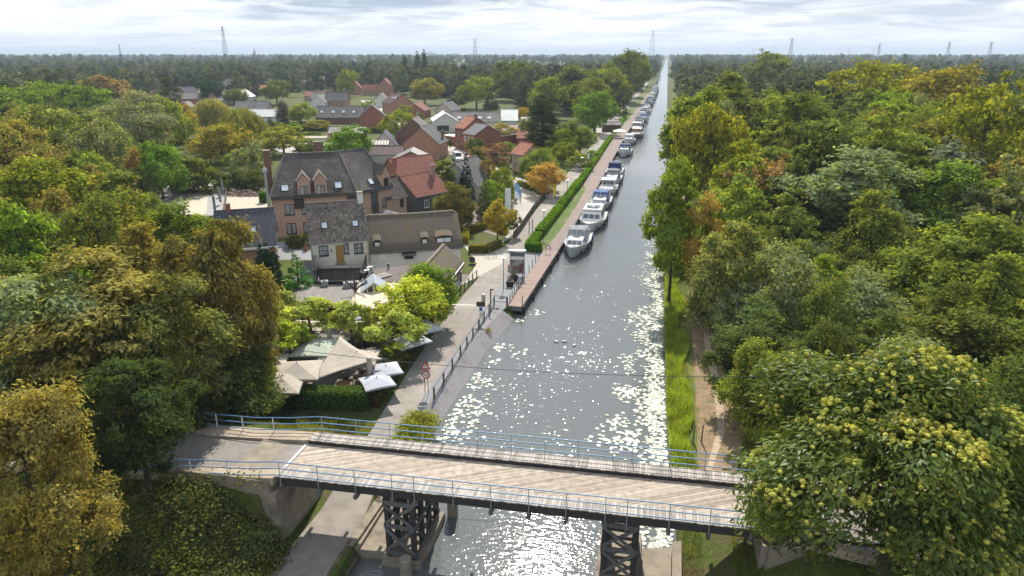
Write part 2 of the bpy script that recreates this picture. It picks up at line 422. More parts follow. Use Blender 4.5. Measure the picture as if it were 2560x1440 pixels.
# ---------------------------------------------------------------- timber road bridge
BX0, BX1 = -20.75, 6.5
yN = lambda x: 30.45 + .036 * (x + 20.75)      # near edge of the deck
WB = 5.05                                       # width over the walkways
WK = 1.0                                        # walkway width
bridge = thing('timber_bridge', 'long timber road bridge with diagonal planks crossing the canal', 'bridge', (0, 0, 0))
ANG = math.atan(.036)
def sh(x, y): return (x, yN(x) + y)
# carriageway: diagonal planks clipped to the roadway
mb = MB(); w = .215; sl = 2.05      # planks run x += sl per y
y0, y1 = WK + .02, WB - WK - .02
x = BX0 - (y1 - y0) * sl - w
while x < BX1 + .1:
    def cl(xx): return min(max(xx, BX0), BX1)
    pts = [(x, y0), (x + w - .018, y0), (x + w - .018 + (y1 - y0) * sl, y1), (x + (y1 - y0) * sl, y1)]
    if pts[2][0] > BX0 and pts[0][0] < BX1:
        # clip against x = BX0 and x = BX1
        def clip(poly, xc, keep_gt):
            out = []
            for a, b in zip(poly, poly[1:] + poly[:1]):
                ia = (a[0] >= xc) if keep_gt else (a[0] <= xc); ib = (b[0] >= xc) if keep_gt else (b[0] <= xc)
                if ia: out.append(a)
                if ia != ib:
                    tt = (xc - a[0]) / (b[0] - a[0]); out.append((xc, a[1] + tt * (b[1] - a[1])))
            return out
        poly = clip(clip(pts, BX0, True), BX1, False) if pts else []
        if len(poly) >= 3:
            zz = TOP + rnd.uniform(-.006, .006); t = rnd.random()
            top = [(*sh(*p), zz) for p in poly]; bot = [(*sh(*p), zz - .07) for p in poly]
            mb.loft([bot, top], t=t)
    x += w
mb.build('road_planking', M['deckwood'], bridge)
for (ya, yb) in ((0, WK), (WB - WK, WB)):
    mb = MB(); x = BX0
    while x < BX1:
        ww = rnd.uniform(.15, .2); t = rnd.random(); zz = TOP + .30 + rnd.uniform(-.006, .006)
        x2 = min(x + ww - .014, BX1)
        e0 = ya - rnd.uniform(0, .06); e1 = yb + rnd.uniform(0, .06)
        top = [(*sh(x, e0), zz), (*sh(x2, e0), zz), (*sh(x2, e1), zz), (*sh(x, e1), zz)]
        mb.loft([[(p[0], p[1], p[2] - .06) for p in top], top], t=t); x += ww
    mb.build('walkway', M['walkwood'], bridge)
def beam(mb, x0, x1, y, wy, z0, z1):
    p = [(*sh(x0, y), z0), (*sh(x1, y), z0), (*sh(x1, y + wy), z0), (*sh(x0, y + wy), z0)]
    mb.loft([p, [(a, b, z1) for a, b, _ in p]])
mb = MB()
for y in (WK - .2, WB - WK + .02): beam(mb, BX0 + .02, BX1 - .02, y, .18, TOP - .02, TOP + .235)
mb.build('kerb_beam', M['tarwood'], bridge)
mb = MB()
for y in (.02, WB - .24): beam(mb, BX0 + .3, BX1 - .02, y, .22, TOP - .28, TOP + .235)
for y in (.9, 1.7, 2.5, 3.3, 4.1): beam(mb, BX0 + .02, BX1 - .02, y, .26, TOP - .48, TOP - .08)
mb.build('girder', M['tarwood'], bridge)
posts_x = [-20.35, -18.0, -15.75, -13.55, -12.25, -10.0, -7.85, -5.75, -3.7, -1.6, -.45, 1.75, 3.8, 5.9]
for k, x in enumerate(posts_x):   # cross beams whose ends stick out and carry the posts
    mb = MB(); c = sh(x, -.28); d = sh(x, WB + .28)
    mb.loft([[(c[0]-.1, c[1], TOP-.5), (c[0]+.1, c[1], TOP-.5), (d[0]+.1, d[1], TOP-.5), (d[0]-.1, d[1], TOP-.5)],
             [(c[0]-.1, c[1], TOP-.27), (c[0]+.1, c[1], TOP-.27), (d[0]+.1, d[1], TOP-.27), (d[0]-.1, d[1], TOP-.27)]])
    mb.build('cross_beam', M['greywood'], bridge)
mb = MB()
for x in (-21.0,):
    p = [(*sh(x, WK), TOP + .012), (*sh(x + .2, WK), TOP + .012), (*sh(x + .2, WB - WK), TOP + .012), (*sh(x, WB - WK), TOP + .012)]
    mb.loft([[(a, b, z - .08) for a, b, z in p], p])
mb.build('expansion_joint', M['galv'], bridge); mb = MB()
p = [(*sh(6.52, WK), TOP + .012), (*sh(6.7, WK), TOP + .012), (*sh(6.7, WB - WK), TOP + .012), (*sh(6.52, WB - WK), TOP + .012)]
mb.loft([[(a, b, z - .08) for a, b, z in p], p])
mb.build('expansion_joint', M['galv'], bridge)

# railings: near and far, each with three blue rails and thin grey posts
def railing(label, y, ext):
    r = thing('bridge_railing', label, 'railing', (0, 0, 0), group='blue railings along the bridge')
    base = TOP - .3
    path = [(*sh(BX0 + .25, y), TOP + .3), (*sh(BX1, y), TOP + .3)]
    ext_pts = ext
    full = [(p[0], p[1], p[2]) for p in ext_pts[0]] + path + [(p[0], p[1], p[2]) for p in ext_pts[1]]
    for h in (.18, .62, 1.06):
        mb = MB(); mb.tube([(p[0], p[1], p[2] + h) for p in full], .034, 6); mb.build('rail', M['bluepipe'], r)
    for x in posts_x:
        c = sh(x, y); mb = MB(); mb.tube([(c[0], c[1], base), (c[0], c[1], TOP + 1.37)], .026, 5); mb.build('post', M['galv'], r)
    for seg in ext_pts:
        for a, b in zip(seg[:-1], seg[1:]):
            n = max(1, int(round(math.dist(a[:2], b[:2]) / 2.25)))
            for i in range(n):
                f = (i + .5) / n
                c = [a[k] + (b[k] - a[k]) * f for k in range(3)]
                mb = MB(); mb.tube([(c[0], c[1], c[2] - .2), (c[0], c[1], c[2] + 1.07)], .04, 5); mb.build('post', M['white'], r)
    return r
railing('blue pipe railing along the nearer edge of the timber bridge', -.12, ([(-29.9, 30.3, 3.72), (-25, 30.3, 4.2), (-22.5, 30.32, 4.42)], [(9.5, yN(9.5) - .2, TOP + .2), (13, yN(13) - .9, TOP + .1)]))
railing('blue pipe railing along the farther edge of the timber bridge', WB + .12, ([(-29.3, 35.85, 3.8), (-25, 35.35, 4.25), (-22.5, 35.5, 4.45)], [(9.0, yN(9) + WB + .4, TOP + .2), (12, yN(12) + WB + 1.2, TOP + .1)]))

# approach road and pavements on the embankments
cob = surf('clinker road', (.25, .22, .195), .9, (.20, .175, .155), 4, world=True, c3=(.29, .255, .22), s3=.3, tint=.0, bump=.3, bscale=14)
strip('approach_road', [(-62, 30.2, 1.0), (-46, 31.3, 2.33), (-34, 31.3, 3.36), (-28, 31.25, 3.87), (-21.02, yN(-21) + WK, TOP - .02)], [(-62, 36.5, 1.0), (-46, 37.2, 2.33), (-34, 35.9, 3.36), (-28, 34.6, 3.87), (-21.02, yN(-21) + WB - WK, TOP - .02)], cob)
strip('approach_road', [(6.72, yN(6.7) + WK, TOP - .02), (14, 31.6, 4.25), (24, 30.6, 4.0), (40, 27, 3.4)], [(6.72, yN(6.7) + WB - WK, TOP - .02), (14, 36.4, 4.25), (24, 36.6, 4.0), (40, 37, 3.4)], cob)
pav = surf('sandy pavement', (.42, .34, .25), .9, (.33, .265, .20), 2, world=True, c3=(.27, .22, .17), s3=.5)
def pavement(L_, R__):
    mb = MB(); prev = None
    for a, b in zip(L_, R__):
        ids = [mb.pt((a[0], a[1], a[2] - .5)), mb.pt(a), mb.pt(b), mb.pt((b[0], b[1], b[2] - .5))]
        if prev:
            for i in range(3): mb.face((prev[i], prev[i+1], ids[i+1], ids[i]))
        else: mb.face(ids)
        prev = ids
    mb.face(prev[::-1])
    return tag(mb.build('pavement', pav), kind='structure')
pavement([(-46, 30.0, 2.45), (-34, 30.1, 3.48), (-28, 30.15, 3.98), (-20.85, 30.35, TOP + .2)], [(-46, 31.25, 2.45), (-34, 31.25, 3.48), (-28, 31.2, 3.98), (-20.85, yN(-20.85) + WK - .02, TOP + .2)])
pavement([(-46, 37.25, 2.45), (-34, 35.95, 3.48), (-28, 34.65, 3.98), (-20.85, yN(-20.85) + WB - WK + .02, TOP + .2)], [(-46, 39.0, 2.45), (-34, 37.4, 3.48), (-28, 36.0, 3.98), (-20.85, yN(-20.85) + WB + .1, TOP + .2)])
pavement([(6.72, yN(6.7), TOP + .2), (12, 30.6, TOP + .1), (20, 29.8, 4.2)], [(6.72, yN(6.7) + WK - .02, TOP + .2), (12, 31.55, TOP + .1), (20, 30.9, 4.2)])
pavement([(6.72, yN(6.7) + WB - WK + .02, TOP + .2), (12, 36.45, TOP + .1), (20, 36.6, 4.2)], [(6.72, yN(6.7) + WB, TOP + .2), (12, 37.6, TOP + .1), (20, 37.8, 4.2)])

# abutments
def abut(label, x0, x1, wing):
    a = thing('bridge_abutment', label, 'abutment', (0, 0, 0), group='concrete bridge abutments')
    mb = MB(); mb.M = Matrix.Identity(4)
    ya, yb = yN((x0+x1)/2) + .05, yN((x0+x1)/2) + WB
    if wing < 0: mb.box(x0, x1, ya + .35, yb, -1.4, TOP - .75); mb.box(x0 - .02, x1 - .35, ya, yb + .05, TOP - .748, TOP - .11)
    else: mb.box(x0, x1, ya, yb, -1.4, TOP - .75); mb.box(x0 + .35, x1 + .02, ya - .02, yb + .05, TOP - .748, TOP - .11)
    mb.build('abutment_wall', M['concrete'], a)
    mb = MB()
    if wing < 0:
        mb.prism([(x0 - 5.2, TOP - .05), (x1 - .42, TOP + .02), (x1 - .1, -.6), (x1 - .6, -.6), (x0 - 5.2, TOP - 1.3)], 'y', ya - .25, ya + .02)
        mb.box(x1 - .45, x1 + .02, ya - .3, ya + .34, -.6, TOP - .76)
    else:
        mb.prism([(x1 + 5.2, TOP - .05), (x0 + .42, TOP + .02), (x0 + .1, -.6), (x0 + .6, -.6), (x1 + 5.2, TOP - 1.3)], 'y', ya - .25, ya - .025)
    mb.build('wing_wall', M['concrete'], a)
abut('weathered concrete abutment and wing wall beside the ivy bank', -24.0, -20.7, -1)
abut('concrete abutment at the chestnut tree end of the bridge', 6.55, 9.2, 1)

# timber trestle piers on concrete footings
def pier(label, xa, xb, ya, yb, zb, zt):
    t = thing('trestle_pier', label, 'bridge pier', (0, 0, 0), group='timber trestle piers')
    mb = MB(); mb.loft([[(xa-.35, ya-.35, WZ-1.2), (xb+.35, ya-.35, WZ-1.2), (xb+.35, yb+.6, WZ-1.2), (xa-.35, yb+.6, WZ-1.2)], [(xa-.3, ya-.3, zb), (xb+.3, ya-.3, zb), (xb+.3, yb+.5, zb), (xa-.3, yb+.5, zb)]])
    mb.build('footing', M['concrete'], t)
    ys = [ya + (yb - ya) * i / 3 for i in range(4)]
    for x in (xa + .12, xb - .12):
        for y in ys:
            mb = MB(); mb.box(x - .14, x + .14, y - .14, y + .14, zb, zt); mb.build('post', M['tarwood'], t)
    zm = (zb + zt) / 2 + .1
    for (x0, x1, y0, y1) in [(xa, xb, ya - .22, ya - .145), (xa, xb, yb + .145, yb + .22)]:
        for za in (zb + .35, zm, zt - .45):
            mb = MB(); mb.box(x0 - .06, x1 + .06, y0, y1, za - .15, za + .15); mb.build('waler', M['greywood'], t)
        for (z0, z1) in ((zb + .5, zm - .15), (zm + .15, zt - .6)):
            for s_, dy in ((0, -.001), (1, .077)):
                p, q = ((x0 + .05, z0), (x1 - .05, z1)) if s_ else ((x0 + .05, z1), (x1 - .05, z0))
                mb = MB(); d = Vector((q[0]-p[0], 0, q[1]-p[1])).normalized(); n = Vector((-d.z, 0, d.x)) * .095
                yy = y0 + dy - (.075 if y0 < ya and not s_ else 0)
                pts = [(p[0]-n.x, p[1]-n.z), (q[0]-n.x, q[1]-n.z), (q[0]+n.x, q[1]+n.z), (p[0]+n.x, p[1]+n.z)]
                mb.prism(pts, 'y', yy, yy + .07); mb.build('diagonal_brace', M['greywood'], t)
    for x in (xa - .06, xb + .0):
        for za in (zb + .3, zm, zt - .4):
            mb = MB(); mb.box(x, x + .07, ya - .12, yb + .12, za - .13, za + .13); mb.build('waler', M['greywood'], t)
        for i in range(3):
            mb = MB(); xx = x - .03 if x < xb - .1 else x + .075
            p, q = ((ys[i], zb + .4), (ys[i+1], zm - .1)) if i % 2 else ((ys[i], zm - .1), (ys[i+1], zb + .4))
            pts = [(p[0], p[1]-.1), (q[0], q[1]-.1), (q[0], q[1]+.1), (p[0], p[1]+.1)]
            mb.prism(pts, 'x', xx, xx + .05); mb.build('diagonal_brace', M['greywood'], t)
    return t
pier('timber trestle pier standing beside the concrete steps and left path', -14.35, -12.55, 31.25, 35.3, -.42, TOP - .52)
pier('timber trestle pier near the lily pads and right bank', -1.75, .15, 32.0, 35.9, -.45, TOP - .52)
# concrete slabs and steps at the water under the bridge
def slab(name, label, pts, z0, z1):
    mb = MB(); mb.loft([[(p[0], p[1], z0) for p in pts], [(p[0], p[1], z1) for p in pts]]); return tag(mb.build(name, M['concrete']), label, 'landing')
slab('concrete_landing', 'pale concrete landing between the left path and the trestle pier', [(-16.45, 31.2), (-14.7, 31.45), (-14.7, 36.2), (-16.5, 36.0)], -1.5, -.40)
slab('concrete_landing', 'broad pale concrete slab between the right trestle pier and the grass bank', [(.5, 29.0), (2.2, 29.0), (2.25, 35.5), (.5, 35.05)], -1.5, -.45)
slab('concrete_kerb', 'long concrete kerb along the bank edge by the right trestle pier', [(2.22, 29.0), (2.75, 29.0), (2.85, 36.0), (2.3, 35.8)], -1.5, -.25)
slab('concrete_kerb', 'stepped concrete kerb along the path edge under the bridge', [(-17.0, 31.0), (-16.47, 31.0), (-16.3, 37.5), (-16.95, 37.5)], -1.5, .02)
mb = MB(); mb.box(-16.44, -16.22, 31.1, 36.8, -.42, -.18)
tag(mb.build('concrete_step', M['concrete']), 'narrow concrete step below the kerb under the bridge', 'step')
for lab, p, h in (('mooring pile standing in the water behind the left trestle pier', (-11.9, 36.4), .9), ('short round pile in the water before the left trestle pier', (-12.9, 30.35), .35)):
    mb = MB(); mb.lathe([(.36, -2.2), (.36, h - .06), (.30, h)], 14, p); tag(mb.build('mooring_pile', M['concrete']), lab, 'pile', 'piles beside the trestle pier')
mb = MB(); n = 12
for i in range(n):
    for j in range(3):
        y = 25 + i * .55; mb.bbox(-16.95 + .27*j - rnd.uniform(0,.1), -16.7 + .27*j, y, y + .5, -1.6, .05 - .33*j + rnd.uniform(-.05, .05), .05)
tag(mb.build('stone_revetment', surf('mossy stone', (.16, .13, .085), .95, (.10, .085, .045), 3, bump=.7, bscale=8, tint=.2)), 'mossy stone bank edge below the path in front of the bridge', 'revetment')
# ---------------------------------------------------------------- buildings
def brickmat(name, a, b, mortar=.0, s=1.0):
    return surf(name, a, .9, b, 2.2, 6, c3=tuple(x * .75 for x in a), s3=.35, r3=(.5, .75), bump=.2, bscale=18)
M['pinkbrick'] = brickmat('pinkish brick', (.54, .35, .26), (.46, .29, .21))
M['redbrick'] = brickmat('red brick', (.36, .145, .095), (.29, .11, .07))
M['orangebrick'] = brickmat('orange brick', (.46, .25, .165), (.39, .20, .13))
M['brownbrick'] = brickmat('brown brick', (.22, .12, .085), (.17, .09, .065))
M['palebrick'] = brickmat('pale pink brick', (.42, .29, .22), (.35, .235, .18))
M['cream'] = surf('cream render', (.76, .70, .59), .85, (.68, .61, .51), 1.2, c3=(.45, .40, .33), s3=.4, r3=(.55, .75))
M['whitewall'] = surf('whitewash', (.70, .68, .64), .85, (.62, .60, .565), 1.5, c3=(.52, .49, .44), s3=.5, r3=(.56, .75))
M['greywall'] = surf('pale grey render', (.50, .49, .455), .85, (.44, .43, .40), 1.5)
M['darkwall'] = surf('dark grey cladding', (.095, .095, .10), .8, (.075, .075, .08), 2)
M['pinkwall'] = surf('pink brickwork', (.42, .15, .14), .9, (.35, .12, .115), 2)
M['tile_brown'] = surf('brown plain tiles', (.085, .068, .060), .8, (.060, .048, .043), 5, tint=.35, c3=(.13, .115, .10), s3=.3, r3=(.46, .68))
M['tile_grey'] = surf('grey brown pantiles', (.20, .165, .135), .85, (.135, .108, .088), 3.5, tint=.42, c3=(.10, .085, .07), s3=.5, r3=(.5, .72))
M['tile_slate'] = surf('slate blue pantiles', (.068, .070, .088), .6, (.052, .053, .068), 3, tint=.28, spec=.5)
M['tile_red'] = surf('red roof tiles', (.27, .095, .062), .85, (.21, .075, .05), 3, tint=.25, c3=(.19, .095, .07), s3=.4)
M['tile_orange'] = surf('orange roof tiles', (.40, .16, .085), .85, (.31, .12, .07), 3, tint=.25)
M['tile_dark'] = surf('dark grey tiles', (.11, .105, .105), .75, (.085, .08, .082), 3, tint=.2, c3=(.16, .15, .145), s3=.3)
M['tile_mid'] = surf('weathered grey tiles', (.21, .185, .165), .85, (.16, .14, .125), 2, tint=.22, c3=(.13, .12, .11), s3=.3)
M['tile_maroon'] = surf('maroon tiles', (.115, .062, .058), .75, (.09, .05, .047), 3, tint=.2)
M['thatch'] = surf('old thatch', (.155, .128, .096), .95, (.088, .070, .050), 9, 6, c3=(.15, .105, .045), s3=.35, r3=(.52, .66), bump=.9, bscale=11)
M['thatchridge'] = surf('ridge thatch', (.25, .205, .15), .95, (.17, .14, .10), 8, bump=.7)
M['felt'] = surf('pale roofing felt', (.56, .47, .36), .9, (.47, .39, .30), .8)
M['brownroof'] = surf('brown ribbed roofing', (.115, .078, .070), .7, (.09, .062, .056), 2, tint=.18)
M['ribgrey'] = surf('grey corrugated sheet', (.19, .165, .145), .55, (.145, .125, .11), 1.5, tint=.3, spec=.5)
M['metalwhite'] = surf('white sheet roofing', (.62, .62, .60), .5, (.55, .55, .53), .8, tint=.06)
M['plankblack'] = surf('black plank', (.016, .016, .017), .7, (.028, .027, .027), 4, tint=.3)
M['dooroak'] = surf('ochre door', (.40, .235, .075), .6, (.34, .19, .06), 4, stretch=(1, 1, .2))
M['frame_dark'] = surf('dark window frame', (.035, .022, .018), .5)
M['frame_green'] = surf('dark green window frame', (.02, .035, .04), .5)
M['frame_white'] = M['white']
M['pipe'] = surf('zinc gutter', (.30, .31, .32), .5)

def tile_roof(mb, a, b, c, d, cw=.32, rh=.36, amp=.035, step=.03, th=.09):
    """tiled slope: a-b the eave, d-c the ridge; a fine relief of courses and columns, closed below"""
    a, b, c, d = map(Vector, (a, b, c, d))
    n = (b - a).cross(d - a).normalized()
    if n.z < 0: n = -n
    L = max((b - a).length, (c - d).length); S = max((d - a).length, (c - b).length)
    nu = max(2, int(L / cw)); nv = max(2, int(S / rh)); k = 3 if amp else 1
    def P(u, v): return (a * (1 - u) + b * u) * (1 - v) + (d * (1 - u) + c * u) * v
    prof = (0.0, .75, 1.0) if k == 3 else (0.0,)
    for j in range(nv):
        rows = []
        for vv, lift in ((j / nv, step), ((j + 1) / nv, 0.0)):
            rows.append([mb.pt(P(i / (nu * k), vv) + n * (lift + amp * prof[i % k])) for i in range(nu * k + 1)])
        for i in range(nu):
            t = rnd.random()
            for q in range(k):
                x = i * k + q; mb.face((rows[0][x], rows[0][x+1], rows[1][x+1], rows[1][x]), t)
        if step:
            low = [mb.pt(P(i / (nu * k), j / nv) - n * .01) for i in range(0, nu * k + 1, k)]
            for i in range(nu): mb.face((low[i], low[i+1], rows[0][(i+1)*k], rows[0][i*k]), .1)
    q = [p - n * th for p in (a, b, c, d)]; top = (a, b, c, d)
    ids = [mb.pt(p) for p in q]; idt = [mb.pt(p) for p in top]
    mb.face(ids, .3)
    for i in range(4):
        j = (i + 1) % 4; mb.face((ids[i], ids[j], idt[j], idt[i]), .3)

def window(root, face, u, z, w, h, fm='frame_dark', pm='curtain', dims=None, name='window', mull=1, trans=0, sill=True, label=None):
    """face: f r b l of a box dims=(x0,x1,y0,y1); a frame standing proud of the wall with a set-back pane as its sub-part"""
    x0, x1, y0, y1 = dims
    if face == 'f': T = Matrix.Translation((x0 + u, y0, z))
    elif face == 'b': T = Matrix.Translation((x1 - u, y1, z)) @ Matrix.Rotation(math.pi, 4, 'Z')
    elif face == 'r': T = Matrix.Translation((x1, y0 + u, z)) @ Matrix.Rotation(math.pi / 2, 4, 'Z')
    else: T = Matrix.Translation((x0, y1 - u, z)) @ Matrix.Rotation(-math.pi / 2, 4, 'Z')
    fb = min(.09, w * .12); dp = .05
    mb = MB(); mb.M = T
    mb.box(-w/2, -w/2 + fb, -dp, .02, 0, h); mb.box(w/2 - fb, w/2, -dp, .02, 0, h)
    mb.box(-w/2 + fb, w/2 - fb, -dp, .02, 0, fb); mb.box(-w/2 + fb, w/2 - fb, -dp, .02, h - fb, h)
    for i in range(mull):
        x = -w/2 + w * (i + 1) / (mull + 1); mb.box(x - fb*.45, x + fb*.45, -dp + .003, .018, fb, h - fb)
    for i in range(trans):
        zz = h * (i + 1) / (trans + 1); mb.box(-w/2 + fb, w/2 - fb, -dp + .006, .016, zz - fb*.35, zz + fb*.35)
    if sill: mb.box(-w/2 - .06, w/2 + .06, -.11, .015, -.07, -.004)
    f = mb.build(name, M[fm], root)
    if label: f['label'] = label
    mb = MB(); mb.M = T; mb.box(-w/2 + fb*.5, w/2 - fb*.5, -.018, .012, fb*.5, h - fb*.5); mb.build('pane', M[pm], f)
    return f

def skylight(root, a, b, c, d, s, t, w, h, fm='darkmetal', pm='paleglass'):
    a, b, c, d = map(Vector, (a, b, c, d))
    o = (a * (1 - s) + b * s) * (1 - t) + (d * (1 - s) + c * s) * t
    ux = (b - a).normalized(); uz = ux.cross(d - a).normalized()
    if uz.z < 0: uz = -uz
    uy = uz.cross(ux)
    T = Matrix((( ux.x, uy.x, uz.x, o.x), (ux.y, uy.y, uz.y, o.y), (ux.z, uy.z, uz.z, o.z), (0, 0, 0, 1)))
    e = .08
    mb = MB(); mb.M = T
    mb.box(-w/2-e, -w/2, -h/2-e, h/2+e, 0, .13); mb.box(w/2, w/2+e, -h/2-e, h/2+e, 0, .13)
    mb.box(-w/2, w/2, -h/2-e, -h/2, 0, .13); mb.box(-w/2, w/2, h/2, h/2+e, 0, .13)
    f = mb.build('skylight', M[fm], root)
    mb = MB(); mb.M = T; mb.box(-w/2+.002, w/2-.002, -h/2+.002, h/2-.002, .0, .09); mb.build('pane', M[pm], f)
    return f

def chimney(root, x, y, z0, z1, w=.6, d=.5, m='brownbrick', cap='concrete', pot=True):
    mb = MB(); mb.box(x - w/2, x + w/2, y - d/2, y + d/2, z0, z1); ch = mb.build('chimney', M[m], root)
    mb = MB(); mb.bbox(x - w/2 - .06, x + w/2 + .06, y - d/2 - .06, y + d/2 + .06, z1 + .002, z1 + .12, .03); mb.build('chimney_cap', M[cap], ch)
    return ch

def walls(root, w, d, ze, zr, axis, m, x0=0, y0=0, zb=-.1):
    mb = MB(); e = .02
    if axis == 'y': mb.prism([(x0, zb), (x0 + w, zb), (x0 + w, ze), (x0 + w/2, zr - e), (x0, ze)], 'y', y0, y0 + d)
    else: mb.prism([(y0, zb), (y0 + d, zb), (y0 + d, ze), (y0 + d/2, zr - e), (y0, ze)], 'x', x0, x0 + w)
    return mb.build('wall', M[m], root)

def slopes(w, d, ze, zr, axis, ov=.25, x0=0, y0=0, lift=.06):
    """corner points of the two slopes, eave first"""
    if axis == 'x':
        k = (zr - ze) / (d / 2); zo = ze - k * ov + lift; zr = zr + lift
        return [((x0-ov, y0-ov, zo), (x0+w+ov, y0-ov, zo), (x0+w+ov, y0+d/2, zr), (x0-ov, y0+d/2, zr)),
                ((x0+w+ov, y0+d+ov, zo), (x0-ov, y0+d+ov, zo), (x0-ov, y0+d/2, zr), (x0+w+ov, y0+d/2, zr))]
    k = (zr - ze) / (w / 2); zo = ze - k * ov + lift; zr = zr + lift
    return [((x0-ov, y0+d+ov, zo), (x0-ov, y0-ov, zo), (x0+w/2, y0-ov, zr), (x0+w/2, y0+d+ov, zr)),
            ((x0+w+ov, y0-ov, zo), (x0+w+ov, y0+d+ov, zo), (x0+w/2, y0+d+ov, zr), (x0+w/2, y0-ov, zr))]

def roof(root, S, m, cw, rh, amp=.035, step=.03, ridge=True, rm=None):
    mb = MB()
    for q in S: tile_roof(mb, *q, cw=cw, rh=rh, amp=amp, step=step)
    r = mb.build('roof', M[m], root)
    if ridge:
        p, q = Vector(S[0][3]), Vector(S[0][2]); mb = MB(); mb.tube([p + Vector((0, 0, .03)), q + Vector((0, 0, .03))], .12, 6)
        mb.build('ridge', M[rm or m], r)
    return r

def verge(root, S, m='white', r=.06):
    for q in S:
        for (i, j) in ((0, 3), (1, 2)):
            mb = MB(); mb.tube([Vector(q[i]) - Vector((0, 0, .05)), Vector(q[j]) - Vector((0, 0, .05))], r, 4); mb.build('verge_board', M[m], root)

def gutter(root, q, m='pipe', r=.07):
    mb = MB(); a, b = Vector(q[0]), Vector(q[1]); o = Vector((0, 0, -.08)); mb.tube([a + o, b + o], r, 6); mb.build('gutter', M[m], root)

def house(name, label, p, ang, w, d, ze, zr, axis, wm, rm, wins=(), sky=(), chim=(), tile=(.45, .45), ov=.25, group=None, cat='house', vg=None, amp=.04, trim=True):
    r = thing(name, label, cat, (p[0], p[1], 0), R_(ang), group)
    walls(r, w, d, ze, zr, axis, wm)
    S = slopes(w, d, ze, zr, axis, ov)
    roof(r, S, rm, tile[0], tile[1], amp)
    dm = (0, w, 0, d)
    for q in wins:
        f, u, z, ww, hh = q[:5]; kw = q[5] if len(q) > 5 else {}
        window(r, f, u, z, ww, hh, dims=dm, **kw)
    for q in sky: skylight(r, *S[q[0]], *q[1:5], **(q[5] if len(q) > 5 else {}))
    for q in chim: chimney(r, q[0], q[1], q[2], q[3], **(q[4] if len(q) > 4 else {}))
    if vg: verge(r, S, vg)
    if trim:
        for q in S: gutter(r, q)
    return r

# ---- white house with the pantile roof
A = 29
p = at(775, 608, 5.8)
DM = (0, 7.1, 0, 8.2)
r = thing('white_house', 'white rendered house with pantile roof and ochre door onto the roof terrace', 'house', (p[0], p[1], 0), R_(A))
walls(r, 7.1, 8.2, 5.8, 9.9, 'x', 'cream')
S = slopes(7.1, 8.2, 5.8, 9.9, 'x', .12)
roof(r, S, 'tile_grey', .27, .36, .05, .035)
gutter(r, S[0])
for u, w_ in ((1.55, 1.15), (5.85, 1.15)): window(r, 'f', u, 4.05, w_, 1.3, 'frame_green', 'curtain', dims=DM, mull=0, trans=1)
window(r, 'f', 4.32, 4.1, .62, 1.35, 'frame_green', 'curtain', dims=DM, mull=0, trans=1)
mb = MB(); mb.box(3.0, 3.97, -.06, .02, 2.95, 5.3); dr = mb.build('door', M['dooroak'], r)
mb = MB(); mb.box(2.85, 4.1, -.3, .0, 2.75, 2.94); mb.build('door_step', M['concrete'], r)
mb = MB(); mb.box(2.42, 2.55, -.16, .0, 4.5, 4.85); mb.build('wall_lamp', M['darkmetal'], r)
skylight(r, *S[0], .28, .42, .62, .8); skylight(r, *S[0], .80, .42, .62, .8)
ch = chimney(r, 6.75, 4.1, 8.9, 11.0, .7, .8, 'whitewall')
for x in (.12, 7.0):
    mb = MB(); mb.tube([(x, -.1, 5.7), (x, -.1, 2.6)], .05, 6); mb.build('downpipe', M['pipe'], r)
# ---- thatched inn
p = at(924, 629, 3.4)
r = thing('thatched_inn', 'long low thatched inn with dormer windows in its roof edge', 'inn', (p[0], p[1], 0), R_(A - 2.5))
W_, D_ = 12.1, 8.0
walls(r, W_, D_, 3.35, 6.9, 'x', 'whitewall')
def thatch(root, x0, x1, y0, y1, ze, zr, ov=.35, hip=.5, nm='roof', sag=.12):
    """thick rounded thatch with slightly hipped ends"""
    mb = MB(); nx, ny = 40, 22; ym = (y0 + y1) / 2
    rng = np.random.RandomState(3)
    top = []
    for j in range(ny + 1):
        s = j / ny; row = []
        y = (y0 - ov) + (y1 - y0 + 2 * ov) * s
        f = 1 - abs(y - ym) / ((y1 - y0) / 2 + ov)
        for i in range(nx + 1):
            u = i / nx; x = (x0 - ov) + (x1 - x0 + 2 * ov) * u
            e = min(u, 1 - u) * (x1 - x0 + 2 * ov)
            z = ze - .3 + (zr - ze + .3) * min(1, f * 1.02) ** .96 + .28
            z -= .28 * max(0, 1 - f * 9) ** 2
            z -= max(0, hip - e) * (.9 * f + .25) * .5
            z -= sag * f * math.sin(math.pi * u) + .03 * rng.rand()
            row.append(mb.pt((x, y, z)))
        top.append(row)
    for j in range(ny):
        for i in range(nx): mb.face((top[j][i], top[j][i+1], top[j+1][i+1], top[j+1][i]))
    edge = top[0] + [r_[-1] for r_ in top[1:]] + top[-1][-2::-1] + [r_[0] for r_ in top[-2:0:-1]]
    low = []
    for k in edge:
        x, y, z = mb.v[k]; cx_ = (x0 + x1) / 2
        mb.v.append((x + (.12 if x < cx_ else -.12), y + (.12 if y < ym else -.12), z - .36)); low.append(len(mb.v) - 1)
    for i in range(len(edge)):
        j = (i + 1) % len(edge); mb.face((edge[i], low[i], low[j], edge[j]))
    o = mb.build(nm, M['thatch'], root, smooth=True)
    mb = MB(); pts = []
    for i in range(25):
        u = i / 24; x = x0 - ov*.3 + (x1 - x0 + ov*.6) * u; e = min(u, 1-u) * (x1 - x0 + 2*ov)
        pts.append((x, ym, zr + .2 - sag * math.sin(math.pi * u) - max(0, hip - e) * .55 + .05 * (i % 2)))
    mb.tube(pts, .22, 7); mb.build('ridge', M['thatchridge'], o, smooth=True)
    return o
thatch(r, 0, W_, 0, D_, 3.75, 7.1)
